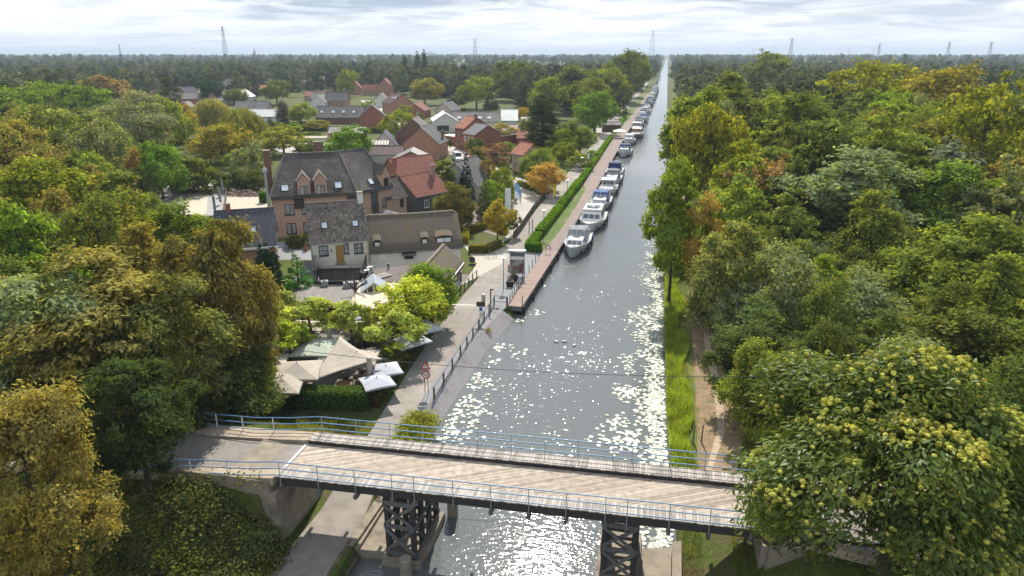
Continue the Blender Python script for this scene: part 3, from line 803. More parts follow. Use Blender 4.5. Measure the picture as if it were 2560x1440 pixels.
mb = MB(); tile_roof(mb, (-.15, -.55, 3.2), (W_ + .2, -.55, 3.2), (W_ + .2, .25, 3.72), (-.15, .25, 3.72), .25, .3, .03, .02); mb.build('eave_tiles', M['tile_dark'], r)
for u, w_, z_ in ((1.05, .85, 3.75), (7.3, .85, 3.75), (9.9, 2.1, 3.8)):
    dmr = (u - w_/2, u + w_/2, .05, 2.6)
    mb = MB(); mb.box(dmr[0], dmr[1], .05, 2.4, z_ - .05, z_ + 1.0); dmo = mb.build('dormer', M['tarwood'], r)
    mb = MB(); k = .12; n_ = 10
    arch = lambda y, up, z0: [(dmr[0] - k + (w_ + 2*k) * i / n_, y, z0 + up + .16 * math.sin(math.pi * i / n_)) for i in range(n_ + 1)]
    lo = lambda y, z0: [(dmr[1] + k - (w_ + 2*k) * i / n_, y, z0 + .16 * math.sin(math.pi * i / n_)) for i in range(n_ + 1)]
    mb.loft([arch(-.12, .12, z_ + .95) + lo(-.12, z_ + .95), arch(1.15, .10, z_ + 1.42) + lo(1.15, z_ + 1.42)])
    mb.build('dormer_thatch', M['thatch'], dmo)
    window(r, 'f', w_/2, z_ + .05, w_ - .06, .85, 'frame_dark', 'paleglass', dims=dmr, name='window', mull=1 if w_ > 1.2 else 0, sill=False)
mb = MB(); mb.box(1.2, 2.1, -.05, .02, 2.3, 3.0); mb.build('shutter', M['white'], r)
mb = MB(); mb.prism([(-.02, 3.0), (-.75, 2.72), (-.72, 2.62), (-.02, 2.75)], 'x', 4.2, 6.0); mb.build('door_canopy', M['ribgrey'], r)
mb = MB(); mb.box(4.5, 5.7, -.04, .02, 2.0, 2.6); mb.build('door', M['tarwood'], r)
window(r, 'r', 2.0, 1.2, .9, 1.0, dims=(0, W_, 0, D_)); window(r, 'r', 6, 1.2, .9, 1.0, dims=(0, W_, 0, D_))
# ---- small thatched wing towards the path
a = Vector(at(1108, 612, 4.7)); bq = Vector(at(1035, 700, 4.3)); dv = (bq - a); dv.z = 0
r = thing('thatched_wing', 'small thatched outbuilding with a low round door opening beside the path', 'outbuilding', (a.x, a.y, 0), math.atan2(-dv.y, -dv.x))
L_ = 10.6
mb = MB(); mb.prism([(-2.35, -.1), (2.35, -.1), (2.35, 2.2), (0, 4.3), (-2.35, 2.2)], 'x', -L_, .0); mb.build('wall', M['whitewall'], r)
thatch(r, -L_, .1, -2.35, 2.35, 2.45, 4.45, .3, .1, sag=.08)
mb = MB(); mb.tube([(-L_, -2.6, 2.3), (.3, -2.6, 2.3)], .08, 6); mb.build('gutter', M['white'], r)
dmz = (-L_, 0, -2.35, 2.35)
for u in (2.2, 5.2, 8.4):
    window(r, 'f', u, .8, .8, .9, 'frame_dark', 'glass', dims=dmz)
    if u > 5: 
        mb = MB(); mb.M = Matrix.Translation((-L_ + u, -2.42, 1.78)); mb.prism([(0, 0), (-.5, -.12), (-.55, .1), (0, .5)], 'x', -.6, .6); mb.build('window_thatch', M['thatch'], r)
mb = MB(); mb.prism([(-.5, 0), (.5, 0), (.5, 1.1), (.25, 1.5), (-.25, 1.5), (-.5, 1.1)], 'y', -.03, .03)
mb.M = Matrix.Identity(4); o = mb.build('door', M['tarwood'], r); o.location = (-L_ + 9.9, -2.36, .02)
# ---- slate blue house on the left
p = at(548, 621, 3.2)
r = house('brick_house', 'brick house with slate blue pantile roof among the trees', (p[0] - .2, p[1] - .1), 30, 7.4, 8.6, 3.2, 7.35, 'x', 'orangebrick', 'tile_slate', tile=(.28, .36), amp=.05, ov=.3, trim=False,
      wins=[('f', 2.2, 1.0, 1.2, 1.2), ('r', 1.2, 1.0, .9, 1.1)], sky=[(0, .62, .47, .66, .9)], chim=[(1.65, 4.3, 6.9, 8.3, dict(w=.55, d=.55, m='redbrick'))])
q = slopes(7.4, 8.6, 3.2, 7.35, 'x', .3)
mb = MB(); mb.box(-.35, 7.75, -.42, -.28, 2.72, 3.0); mb.build('gutter', M['white'], r)
mb = MB(); mb.tube([(7.5, -.35, 2.8), (7.5, -.3, 0)], .06, 6); mb.build('downpipe', M['white'], r)
x0_ = -1.6
# ---- hotel: brick, with a steep brown roof
p = at(673, 488, 7)
r = thing('brick_hotel', 'large three storey brick hotel with steep brown roof and brick dormers', 'hotel', (p[0] + .25, p[1] + .1, 0), R_(30.5))
LF, DH, ZE, ZR = 14.6, 12.0, 7.0, 12.45
mb = MB(); mb.box(0, LF - 1.4, 0, DH, -.1, ZE); mb.build('wall', M['pinkbrick'], r)
mb = MB()
tile_roof(mb, (-.12, -.3, ZE - .2), (LF - 1.3, -.3, ZE - .2), (11.4, DH/2, ZR + .06), (2.6, DH/2, ZR + .06), .22, .27, .0, .03)
tile_roof(mb, (13.5, DH + .3, ZE - .2), (-.12, DH + .3, ZE - .2), (2.6, DH/2, ZR + .06), (11.4, DH/2, ZR + .06), .3, .3, .0, .03)
tile_roof(mb, (-.12, DH + .3, ZE - .2), (-.12, -.3, ZE - .2), (2.6, DH/2 - .01, ZR + .06), (2.6, DH/2 + .01, ZR + .06), .3, .3, .0, .03)
rf = mb.build('roof', M['tile_brown'], r)
mb = MB(); mb.tube([(2.6, DH/2, ZR + .1), (11.4, DH/2, ZR + .1)], .13, 6); mb.tube([(-.12, -.3, ZE - .15), (2.6, DH/2, ZR + .1)], .1, 6); mb.tube([(LF - 1.3, -.3, ZE - .15), (11.4, DH/2, ZR + .1)], .1, 6); mb.build('ridge', M['tile_mid'], rf)
mb = MB(); mb.box(-.1, LF - 1.2, -.42, -.02, 6.25, 6.78)
mb.box(3.35, 4.85, -.2, -.01, 4.6, 6.24); mb.box(11.6, 13.2, -.2, -.01, 4.6, 6.24); mb.build('tile_hanging', M['tile_brown'], r)
dh = (0, LF, 0, DH)
for u in (2.55, 5.15):
    for z in (.55, 3.65): window(r, 'f', u, z, 1.5, 1.75, dims=dh, fm='frame_dark', pm='curtain')
for u in (8.2, 10.8): window(r, 'f', u, 3.65, 1.5, 1.75, dims=dh, fm='frame_dark', pm='curtain')
for u in (5.05, 7.65):      # brick dormers with pointed gables
    mb = MB(); mb.prism([(u-.95, 6.2), (u+.95, 6.2), (u+.95, 8.9), (u, 10.1), (u-.95, 8.9)], 'y', -.25, 3.2); dmo = mb.build('dormer', M['pinkbrick'], r)
    mb = MB()
    for s in (-1, 1):
        mb.loft([[(u, -.4, 10.12), (u + s*1.12, -.4, 8.72), (u + s*1.12, 3.4, 8.72), (u, 3.4, 10.12)], [(u, -.4, 10.3), (u + s*1.12, -.4, 8.88), (u + s*1.12, 3.4, 8.88), (u, 3.4, 10.3)]])
    mb.build('dormer_roof', M['tile_mid'], dmo)
    window(r, 'f', .95, 6.65, 1.25, 1.55, dims=(u - .95, u + .95, -.25, 3), fm='frame_dark', pm='curtain')
S0 = ((-.12, -.3, ZE - .2), (LF - 1.3, -.3, ZE - .2), (11.4, DH/2, ZR + .06), (2.6, DH/2, ZR + .06))
skylight(r, *S0, .145, .18, 1.0, 1.15); skylight(r, *S0, .80, .18, 1.0, 1.15)
chimney(r, -.1, 5.6, 6, 13.2, 1.0, 1.0, 'brownbrick'); chimney(r, 8.2, 8.2, 10, 14.0, 1.5, 1.0, 'brownbrick')
mb = MB(); mb.tube([(-.5, -.5, 0), (-.5, -.5, 10.6)], .22, 8); mb.lathe([(.24, 10.6), (.42, 10.75), (.3, 11.25), (.12, 11.45)], 8, (-.5, -.5)); mb.build('flue', M['galv'], r)
# the turned wing
wg = thing('hotel_wing', 'angled brick wing of the hotel with one pointed dormer and a dark bay', 'hotel wing', (*at(886, 475, 7)[:2], 0), R_(60))
WL, WD_ = 7.6, 12.5
mb = MB(); mb.box(.1, WL, .0, 10.4, -.1, ZE - .1); mb.build('wall', M['pinkbrick'], wg)
wi = Matrix.Translation(wg.location) @ Matrix.Rotation(R_(60), 4, 'Z'); ri = Matrix.Translation(r.location) @ Matrix.Rotation(R_(30.5), 4, 'Z')
RA = wi.inverted() @ ri @ Vector((11.3, DH/2, ZR + .07)); RB = Vector((6.2, 5.2, ZR + .35))
mb = MB()
tile_roof(mb, (-.6, -.3, ZE - .2), (WL + .1, -.3, ZE - .2), RB, RA, .22, .27, .0, .03)
tile_roof(mb, (WL + .1, -.3, ZE - .2), (WL + .1, 10.7, ZE - .2), RB + Vector((0, .03, 0)), RB, .3, .3, .0, .03)
tile_roof(mb, (WL + .1, 10.7, ZE - .2), (-2.3, 10.7, ZE - .2), RA, RB, .3, .3, .0, .03)
rw = mb.build('roof', M['tile_brown'], wg)
mb = MB(); mb.tube([RA, RB, (WL + .1, -.3, ZE - .15)], .11, 6); mb.build('ridge', M['tile_mid'], rw)
mb = MB(); mb.box(-.2, WL, -.4, -.02, 6.25, 6.8); mb.box(3.2, 4.5, -.22, -.02, 2.2, 6.24); mb.build('tile_hanging', M['darkwall'], wg)
u = 6.3
mb = MB(); mb.prism([(u-.85, 6.2), (u+.85, 6.2), (u+.85, 8.9), (u, 10.3), (u-.85, 8.9)], 'y', -.25, 3.0); dmo = mb.build('dormer', M['pinkbrick'], wg)
mb = MB()
for s in (-1, 1): mb.loft([[(u, -.35, 10.32), (u+s*1.0, -.35, 8.75), (u+s*1.0, 3.3, 8.75), (u, 3.3, 10.32)], [(u, -.35, 10.48), (u+s*1.0, -.35, 8.9), (u+s*1.0, 3.3, 8.9), (u, 3.3, 10.48)]])
mb.build('dormer_roof', M['tile_brown'], dmo)
window(wg, 'f', .85, 6.7, 1.0, 1.5, dims=(u-.85, u+.85, -.25, 3), pm='glass'); window(wg, 'f', 6.0, 3.3, 1.1, 1.6, dims=(0, WL, 0, WD_)); window(wg, 'f', 3.85, 2.3, 1.0, 1.9, dims=(0, WL, -.2, WD_), sill=False)
skylight(wg, (-.6, -.3, ZE - .2), (WL + .1, -.3, ZE - .2), RB, RA, .53, .17, .8, 1.1)
# low brick annex running down from the wing
p = at(1012, 493, 5)
an = house('brick_annex', 'low brick annex with a long sloping brown roof at the hotel corner', (p[0] - 3.2, p[1] - .2), 60, 4.2, 6.0, 4.6, 7.6, 'x', 'pinkbrick', 'tile_brown', tile=(.25, .3), amp=.0, wins=[('f', 3.2, 2.8, .8, 1.3, dict(pm='glass'))], cat='annex', trim=False)
# red tiled annex with dark wall
p = at(1045, 491, 4)
an = house('red_roofed_annex', 'dark clad annex with ribbed red tile roof next to the hotel', (p[0] - .3, p[1]), 62, 8.2, 8.4, 3.9, 7.0, 'x', 'darkwall', 'tile_red', tile=(.3, .34), amp=.05, ov=.2, cat='annex',
      wins=[('f', 2.4, 1.6, 1.1, 1.4, dict(fm='frame_white', pm='glass'))], chim=[(7.3, 3.4, 6, 8.3, dict(w=.8, d=.7, m='palebrick'))])
p = at(985, 437, 3.5)
house('red_roofed_house', 'house with broad red tiled hip roof and fern growing on its ridge', (p[0] + .6, p[1] + .8), 50, 10.2, 7.6, 3.4, 6.4, 'x', 'redbrick', 'tile_red', tile=(.34, .36), chim=[(.6, 2.4, 4.6, 6.6, dict(m='redbrick', w=.7, d=.7))])
# hotel porch canopy, sign and lamp standard
p = at(975, 545, 2.6)
mb = MB(); mb.M = Matrix.Translation((p[0], p[1], 0)) @ Matrix.Rotation(R_(50), 4, 'Z')
mb.loft([[(-3.2, -1.4, 2.5), (3.2, -1.4, 2.5), (3.2, 1.6, 2.6), (-3.2, 1.6, 2.6)], [(-.1, -.2, 3.6), (.1, -.2, 3.6), (.1, 1.6, 3.7), (-.1, 1.6, 3.7)]])
for x in (-3, 3): mb.box(x - .08, x + .08, -1.2, -1.04, 0, 2.5)
tag(mb.build('porch_canopy', M['tile_dark']), 'dark hipped canopy over the hotel entrance', 'canopy')

# ---- flat roofs, terrace and lean-tos in front of the white house
def flat(name, label, pts, z0, z1, wm, rm, rib=None, cat='extension', par=.0, rz=None):
    t = thing(name, label, cat, (0, 0, 0))
    c = [sum(p[k] for p in pts) / len(pts) for k in (0, 1)]
    mb = MB(); mb.loft([[(p[0], p[1], z0) for p in pts], [(p[0], p[1], z1 - .1) for p in pts]]); mb.build('wall', M[wm], t)
    mb = MB()
    def out(p, k): return (p[0] + (p[0]-c[0]) * k, p[1] + (p[1]-c[1]) * k)
    o = [out(p, .02) for p in pts]
    mb.loft([[(*p, z1 - .098) for p in o], [(*p, z1) for p in o]])
    if rib and len(pts) == 4:
        a, b, c_, d = [Vector((*p, z1)) for p in o]
        n = int((b - a).length / rib)
        for i in range(n):
            u = (i + .3) / n; u2 = (i + .62) / n
            q = [a.lerp(b, u), a.lerp(b, u2), d.lerp(c_, u2), d.lerp(c_, u)]
            mb.loft([[p + Vector((0, 0, .002)) for p in q], [p + Vector((0, 0, .055)) for p in q]])
    mb.build('roof', M[rm], t)
    if par:
        mb = MB(); cyc = o + [o[0]]
        for a, b in zip(cyc[:-1], cyc[1:]): mb.tube([(*a, z1 + par/2), (*b, z1 + par/2)], par, 4)
        mb.build('parapet', M['concrete'], t)
    return t
q = lambda z, *ps: [at(u, v, z)[:2] for u, v in ps]
flat('brown_roofed_extension', 'low extension with brown ribbed roof between the thatched inn and the dining hall', q(2.35, (905, 728), (1030, 722), (1120, 655), (935, 672)), 0, 2.35, 'whitewall', 'brownroof', .28)
flat('dining_hall', 'flat roofed dining hall with cream felt roof and pale edge', q(2.9, (868, 772), (1050, 775), (1060, 708), (900, 706)), 0, 2.9, 'tarwood', 'felt', par=.09)
flat('roof_terrace', 'boarded roof terrace in front of the ochre door', q(2.7, (797, 702), (906, 700), (918, 652), (800, 662)), 0, 2.7, 'whitewall', 'walkwood', .2)
flat('ribbed_shed', 'shed with grey corrugated roof behind the garden plane trees', q(2.5, (716, 752), (868, 762), (905, 712), (740, 712)), 0, 2.5, 'plankblack', 'ribgrey', .22, cat='shed')
flat('garden_shed', 'dark low shed with tiled edge beside the spruce', q(2.3, (748, 700), (798, 705), (796, 655), (760, 652)), 0, 2.3, 'plankblack', 'darkmetal', cat='shed')
t = thing('plank_screen', 'black plank screen round the roof terrace', 'screen', (0, 0, 0))
def fence_panel(mb, a, b, z0, z1, w=.14, th=.04, gap=.012):
    a = Vector(a); b = Vector(b); d = (b - a).normalized(); L = (b - a).length; n = Vector((-d.y, d.x)) * th
    k = 0
    while k < L - .02:
        e = min(k + w - gap, L); p = a + d * k; q_ = a + d * e; zz = z1 + rnd.uniform(-.015, .015)
        mb.loft([[(p.x, p.y, z0), (q_.x, q_.y, z0), (q_.x+n.x, q_.y+n.y, z0), (p.x+n.x, p.y+n.y, z0)], [(p.x, p.y, zz), (q_.x, q_.y, zz), (q_.x+n.x, q_.y+n.y, zz), (p.x+n.x, p.y+n.y, zz)]]); k += w
for pa, pb in (((798, 702), (904, 700)), ((796, 702), (790, 655)), ((906, 699), (918, 660))):
    mb = MB(); fence_panel(mb, at(*pa, 2.72)[:2], at(*pb, 2.72)[:2], 2.0, 4.25); mb.build('screen_panel', M['plankblack'], t)
for lab, (u, v) in (('grey rooftop fan unit left of its pair below the black screen', (812, 714)), ('grey rooftop fan unit in the middle below the black screen', (868, 718)), ('grey rooftop fan unit nearest the cream roof below the black screen', (888, 716))):
    p = at(u, v, 2.55); t = thing('fan_unit', lab, 'ventilator', p, R_(28), 'rooftop fan units')
    mb = MB(); mb.bbox(-.42, .42, -.32, .32, 0, .62, .05); mb.build('casing', M['galv'], t)
    mb = MB(); mb.lathe([(.26, .622), (.26, .66), (.2, .68)], 12); mb.build('fan_cowl', M['darkmetal'], t)
for lab, (u, v), m in (('white air conditioner on the brown ribbed roof', (925, 682), 'white'), ('second white air conditioner nearer the terrace screen', (917, 690), 'white'), ('dark air conditioner box on the brown roof edge', (907, 698), 'darkmetal')):
    p = at(u, v, 2.4); t = thing('air_conditioner', lab, 'air conditioner', p, R_(60), 'air conditioners on the brown roof')
    mb = MB(); mb.bbox(-.45, .45, -.17, .17, .05, .8, .03); mb.build('casing', M[m], t)
    mb = MB(); mb.M = Matrix.Translation((-.1, -.172, .42)); mb.prism([(.27*math.cos(a), .27*math.sin(a)) for a in [2*math.pi*k/14 for k in range(14)]], 'y', -.02, .0); mb.build('fan_grille', M['darkmetal'], t)
t = thing('slatted_pallet', 'weathered slatted frame lying on the brown roof', 'pallet', at(955, 690, 2.45), R_(58))
for i in range(9):
    mb = MB(); mb.box(-1.0 + .23*i, -.86 + .23*i, -.8, .8, .06, .1); mb.build('slat', M['walkwood'], t)
mb = MB(); mb.box(-1.02, 1.0, -.6, -.5, 0, .058); mb.box(-1.02, 1.0, .5, .6, 0, .058); mb.build('bearer', M['walkwood'], t)
mb = MB(); p = at(971, 671, 2.4); mb.lathe([(.1, 2.4), (.1, 2.8), (.17, 2.82), (.17, 3.0), (.05, 3.05)], 10, p); tag(mb.build('vent_pipe', M['darkmetal']), 'black vent cowl on the brown ribbed roof', 'vent')
# glazed gable of the orangery
p = at(940, 790, 0)
r = thing('orangery_porch', 'glazed white porch gable with arched window in front of the dining hall', 'orangery', (p[0], p[1], 0), R_(25))
mb = MB(); mb.prism([(-1.6, 0), (1.6, 0), (1.6, 2.7), (0, 3.9), (-1.6, 2.7)], 'y', .08, 2.4); mb.build('glazing', M['glass'], r)
mb = MB()
for s in (-1, 1): mb.loft([[(0, -.1, 3.95), (s*1.8, -.1, 2.6), (s*1.8, 3.2, 2.6), (0, 3.2, 3.95)], [(0, -.1, 4.05), (s*1.8, -.1, 2.7), (s*1.8, 3.2, 2.7), (0, 3.2, 4.05)]])
mb.build('roof', surf('pale glazed roof', (.45, .50, .54), .25, (.38, .43, .47), 3), r)
mb = MB()
for x in (-1.55, -.75, .75, 1.55): mb.box(x - .06, x + .06, 0, .079, 0, 2.7 if abs(x) > 1 else 3.2)
mb.box(-1.6, 1.6, -.01, .07, 2.0, 2.12); mb.box(-.04, .04, .01, .075, 0, 3.85); mb.box(-.75, .75, .012, .06, 1.1, 1.16)
mb.tube([(.75 * math.cos(a), .03, 2.12 + .75 * math.sin(a)) for a in [math.pi * k / 12 for k in range(13)]], .05, 5)
mb.tube([(.38 * math.cos(a), .03, 2.12 + .38 * math.sin(a)) for a in [math.pi * k / 12 for k in range(13)]], .04, 5)
for s in (-1, 1): mb.tube([(s*1.65, .0, 2.68), (0, .0, 3.93)], .06, 5)
mb.build('glazing_bars', M['white'], r)
mb = MB(); mb.tube([(0, .0, 4.0), (0, .0, 4.7)], [.05, .015], 6); mb.build('finial', M['white'], r)
# plank fence bits along the path
for lab, pts in (('grey plank fence beside the path under the lime green plane tree', ((1075, 806), (1108, 760))), ('short grey plank fence near the path beyond the hedge', ((1050, 830), (1073, 808)))):
    t = thing('plank_fence', lab, 'fence', (0, 0, 0), group='plank fences of the garden')
    a = at(*pts[0])[:2]; b = at(*pts[1])[:2]
    for i in range(5):
        mb = MB(); z = .25 + .3 * i; d = Vector((b[0]-a[0], b[1]-a[1])).normalized(); n = Vector((-d.y, d.x)) * .03
        mb.loft([[(a[0], a[1], z), (b[0], b[1], z), (b[0]+n.x, b[1]+n.y, z), (a[0]+n.x, a[1]+n.y, z)], [(a[0], a[1], z+.22), (b[0], b[1], z+.22), (b[0]+n.x, b[1]+n.y, z+.22), (a[0]+n.x, a[1]+n.y, z+.22)]]); mb.build('plank', M['walkwood'], t)
    for e in (a, b):
        mb = MB(); mb.box(e[0]-.09, e[0]+.09, e[1]-.09, e[1]+.09, 0, 1.85); mb.build('post', M['walkwood'], t)

# ---------------------------------------------------------------- the village
def H(name, label, px, ze, ang, w, d, zr, axis, wm, rm, **k):
    p = at(px[0], px[1], ze); return house(name, label, p, ang, w, d, ze, zr, axis, wm, rm, group=k.pop('group', 'houses of the village'), **k)
D = dict
H('brick_gable_house', 'tall brick gable house with glass strip roof beside the street', (1007, 357), 4.5, 2, 10.4, 9, 8.9, 'y', 'orangebrick', 'tile_dark', tile=(.4, .45), vg='darkmetal',
  wins=[('l', 2, 1.0, 1, 1.6), ('l', 5, 1.0, 1, 1.6), ('f', 1.6, 2.5, 1.4, .35, D(fm='frame_white', pm='white', sill=False))], chim=[(9.6, 7, 5, 7.4, D(m='brownbrick'))])
H('ridge_house', 'long roofed brick house behind the tall brick gable', (989, 337), 5, 10, 10.8, 10, 9.6, 'y', 'brownbrick', 'tile_mid', tile=(.5, .5), wins=[('l', 2, 1.6, 1, 1.6), ('l', 5, 1.6, 1, 1.6)], chim=[(10, 2, 6, 8.5, D(m='redbrick'))])
H('glass_roofed_garage', 'low brick garage with glazed lean-to roof before the brick gable', (985, 398), 2.6, 15, 8.5, 8, 4.6, 'y', 'redbrick', 'ribgrey', tile=(.8, .5), vg='white', cat='garage')
H('grey_gable_house', 'pale grey rendered house with sharp dark gable beside the street', (1085, 456), 3.4, -10, 9.6, 10, 7.6, 'y', 'greywall', 'tile_dark', tile=(.4, .4), ov=.3, vg='darkmetal', wins=[('f', 6.4, 3.1, 1.1, 1.7, D(fm='frame_dark', pm='glass'))])
H('white_barn_house', 'modern white gabled house with dark side panels', (1083, 304), 4, 22, 9.4, 14, 6.9, 'y', 'whitewall', 'metalwhite', tile=(.6, 1.2), amp=.02, vg='darkmetal', wins=[('f', 3.6, .6, 4.4, 1.9, D(fm='frame_dark', pm='glass', mull=3)), ('l', 3, .8, 4.5, 2.6, D(fm='frame_dark', pm='glass', mull=3)), ('l', 11, 1.2, .8, 2.2)])
H('tall_brick_house', 'narrow tall brick house with orange tile roof facing the street', (1137, 318), 6.4, -35, 4.6, 10, 9.4, 'x', 'redbrick', 'tile_orange', tile=(.4, .4), wins=[('f', 1.2, 3.9, .8, 1.8), ('f', 3.1, 3.9, .8, 1.8), ('f', 1.2, .8, .9, 2), ('f', 3.1, .8, .9, 2)], chim=[(4.2, 5, 8, 10.3)])
H('slate_brick_house', 'brick house with blue grey slate roof and white shutters beside the tall orange roofed one', (1158, 333), 5.4, -38, 5.6, 10, 8.0, 'x', 'redbrick', 'tile_slate', tile=(.4, .4), wins=[('f', .9, 3.2, .8, 1.5, D(fm='frame_white')), ('f', 2.8, 3.2, .8, 1.5, D(fm='frame_white')), ('f', 4.7, 3.2, .8, 1.5, D(fm='frame_white')), ('f', 2.0, .3, 1.0, 2.2), ('f', 4.0, .6, 1, 1.8)], vg='white')
H('brick_porch', 'low red brick annex with arched openings next to the tall house', (1112, 338), 2.7, -35, 5, 4, 2.9, 'x', 'redbrick', 'white', tile=(1, 1), amp=0, cat='annex', wins=[('f', 1.2, .1, 1.1, 1.9, D(pm='glass')), ('f', 3.2, .1, 1.1, 1.9, D(pm='glass'))], trim=False)
H('long_workshop', 'long grey roofed workshop with white skylights', (1105, 304), 3.3, 13, 22, 10, 6.5, 'x', 'whitewall', 'tile_mid', tile=(.6, .6), cat='workshop', sky=[(0, u, .42, 1.5, 1.3) for u in (.3, .52, .66, .82)], chim=[(3.5, 5, 5.5, 7.2, D(w=.3, d=.3, m='darkwall'))])
H('white_sheet_barn', 'barn with white sheet roof at the end of the long workshop', (1254, 301), 3.2, 12.5, 6.3, 11, 7.0, 'x', 'whitewall', 'metalwhite', tile=(.7, 1.0), amp=.02, cat='barn')
p4 = q(3.0, (1205, 348), (1292, 336), (1294, 312), (1195, 314))
flat('brick_workshop', 'flat roofed brick workshop below the white barn', p4, 0, 3.0, 'redbrick', 'tile_maroon', cat='workshop', par=.12)
H('tiled_shed', 'shed with stepped brown red tiles behind the dark conifer', (1293, 345), 2.6, 12, 6, 7, 4.4, 'x', 'redbrick', 'tile_red', tile=(.6, .6), cat='shed')
H('orange_roofed_cottage', 'small brick cottage with orange tile roof and white upper band near the path', (1280, 381), 5.0, -40, 4.4, 6.0, 7.2, 'x', 'palebrick', 'tile_orange', tile=(.4, .4), ov=.35, wins=[('f', 1.2, .6, .9, 2.0), ('f', 3.2, .6, .9, 2.0), ('r', 3, 1.4, .9, 1.3)])
H('yellow_house', 'yellow rendered house with slate roof and two small windows', (1086, 276), 4, -5, 8, 12, 7.4, 'y', 'felt', 'tile_slate', tile=(.5, .5), wins=[('f', 1.8, 2.2, 1, 1.2), ('f', 6, 2.2, 1, 1.2)], sky=[(0, .7, .5, .8, 1.0)])
H('red_gable_house', 'red brick house with white edged red roof behind the acacia', (1012, 276), 3.4, 5, 9.5, 11, 6.6, 'y', 'redbrick', 'tile_red', tile=(.5, .5), vg='white', wins=[('f', 2.4, .8, .9, 2, D(fm='frame_white')), ('f', 6, .8, .9, 2, D(fm='frame_white'))])
H('brick_terrace_house', 'long brick terrace house with worn brown roof and skylights', (955, 256), 5.6, -40, 9, 12, 9.6, 'x', 'orangebrick', 'tile_maroon', tile=(.5, .5), sky=[(0, .5, .6, 1, 1), (0, .8, .6, 1.4, 1.2)], wins=[('f', 1.5, 3.2, 1, 1.4), ('f', 4.5, 3.2, 1, 1.4), ('f', 7.5, 3.2, 1, 1.4)])
H('striped_roof_house', 'big brick gable house with pale solar strips on its roof', (898, 292), 4.4, 24, 10.4, 11, 8.8, 'y', 'redbrick', 'tile_dark', tile=(.5, .5), sky=[(0, .3, .5, .9, 5), (0, .62, .5, .9, 5)], wins=[('l', 4, 1, 1, 1.4)], chim=[(5.2, 9, 8, 10)])
H('long_grey_house', 'long low house with grey tiles and four skylights', (789, 293), 2.8, 12, 19.5, 10, 7.0, 'x', 'brownbrick', 'tile_mid', tile=(.5, .5), sky=[(0, u, .5, 1.2, 1.3) for u in (.12, .36, .58, .8)])
H('orange_walled_house', 'house with orange brick wall under a dark slate roof', (812, 251), 3.6, 14, 12, 10, 7.8, 'x', 'orangebrick', 'tile_dark', tile=(.6, .6), wins=[('f', 3, 1.4, 1, 1.3), ('f', 6, 1.4, 1, 1.3), ('f', 9, 1.4, 1, 1.3)])
H('white_double_gable', 'white gabled house beside the orange walled one', (775, 255), 3, 10, 8.5, 12, 6.6, 'y', 'whitewall', 'tile_mid', tile=(.6, .6), vg='white')
H('dark_roofed_garage', 'brick garage block with nearly black roof', (820, 333), 2.8, 16, 12, 8, 4.4, 'x', 'redbrick', 'darkmetal', tile=(.8, .8), cat='garage', amp=.03)
H('flat_brick_block', 'plain red brick wing behind the round green tree', (905, 362), 4.2, 16, 7, 6, 5.0, 'x', 'redbrick', 'ribgrey', tile=(.8, .8), cat='annex')
H('skylit_outbuilding', 'white outbuilding with steep slate roof and three skylights', (928, 365), 2.6, 15, 7.5, 7.5, 6.4, 'y', 'whitewall', 'tile_slate', tile=(.5, .5), sky=[(0, .35, .45, .6, 1.3), (0, .55, .45, .6, 1.3)], wins=[('f', 4.4, 1.9, .8, .9, D(pm='glass'))], cat='outbuilding')
H('maroon_roofed_garage', 'garage with low maroon roof behind the hotel', (925, 386), 2.6, 15, 8.5, 6.5, 4.3, 'x', 'whitewall', 'tile_maroon', tile=(.5, .5), cat='garage')
H('green_walled_shed', 'long grey green garden shed with pale flat roof and white windows', (728, 345), 2.3, 14, 11, 5, 2.5, 'x', 'greywall', 'felt', tile=(1, 1), amp=0, trim=False, cat='shed', wins=[('f', 2.2, .9, 1, 1, D(fm='frame_white', pm='glass')), ('f', 6.4, .9, 1, 1, D(fm='frame_white', pm='glass'))])
H('pale_flat_garage', 'low garage with white flat roof and dark doors by the gardens', (742, 362), 2.3, 14, 10, 5, 2.5, 'x', 'darkwall', 'metalwhite', tile=(1, 1), amp=0, trim=False, cat='garage')
H('cream_gable_house', 'cream gabled house with grey roof beyond the silver tree', (441, 236), 4.6, 20, 12, 12, 8.8, 'x', 'cream', 'tile_dark', tile=(.7, .7), wins=[('l', 4, 4, 1, 1.4), ('l', 7, 4, 1, 1.4)])
H('cream_barn_house', 'cream house with pale grey roof far behind the weeping willows', (553, 214), 5, 14, 13, 12, 9.6, 'x', 'cream', 'tile_mid', tile=(.8, .8), wins=[('l', 5, 4.5, 1, 1.4)])
H('pink_house', 'pink brick house with wide grey hip roof', (443, 247), 4.4, 12, 14.5, 10, 7.2, 'x', 'pinkwall', 'tile_mid', tile=(.7, .7), wins=[('f', 3, 1.6, 1.4, 1.4, D(fm='frame_white')), ('f', 7, 1.6, 1.4, 1.4, D(fm='frame_white')), ('f', 12, 1.4, 3, 2, D(mull=2, pm='glass'))])
H('tan_gable_house', 'tan gabled house with brown roof between the pink house and the willow', (512, 250), 3.6, 6, 9, 12, 7.6, 'y', 'palebrick', 'tile_dark', tile=(.7, .7))
H('white_gable_house', 'white gabled house partly hidden by a loose garden tree', (575, 242), 4.2, 8, 11, 10, 8.0, 'y', 'whitewall', 'metalwhite', tile=(.7, .7), wins=[('f', 8.5, 2.2, 1.2, 1.5), ('f', 6.5, 2.2, 1.2, 1.5)])
H('white_long_house', 'white long house with pale sheet roof beside the weeping willow', (612, 291), 2.8, 10, 13.5, 9, 5.4, 'x', 'whitewall', 'metalwhite', tile=(.8, 1.2), amp=.02, wins=[('f', 10.5, .6, 1.4, 1.8)])
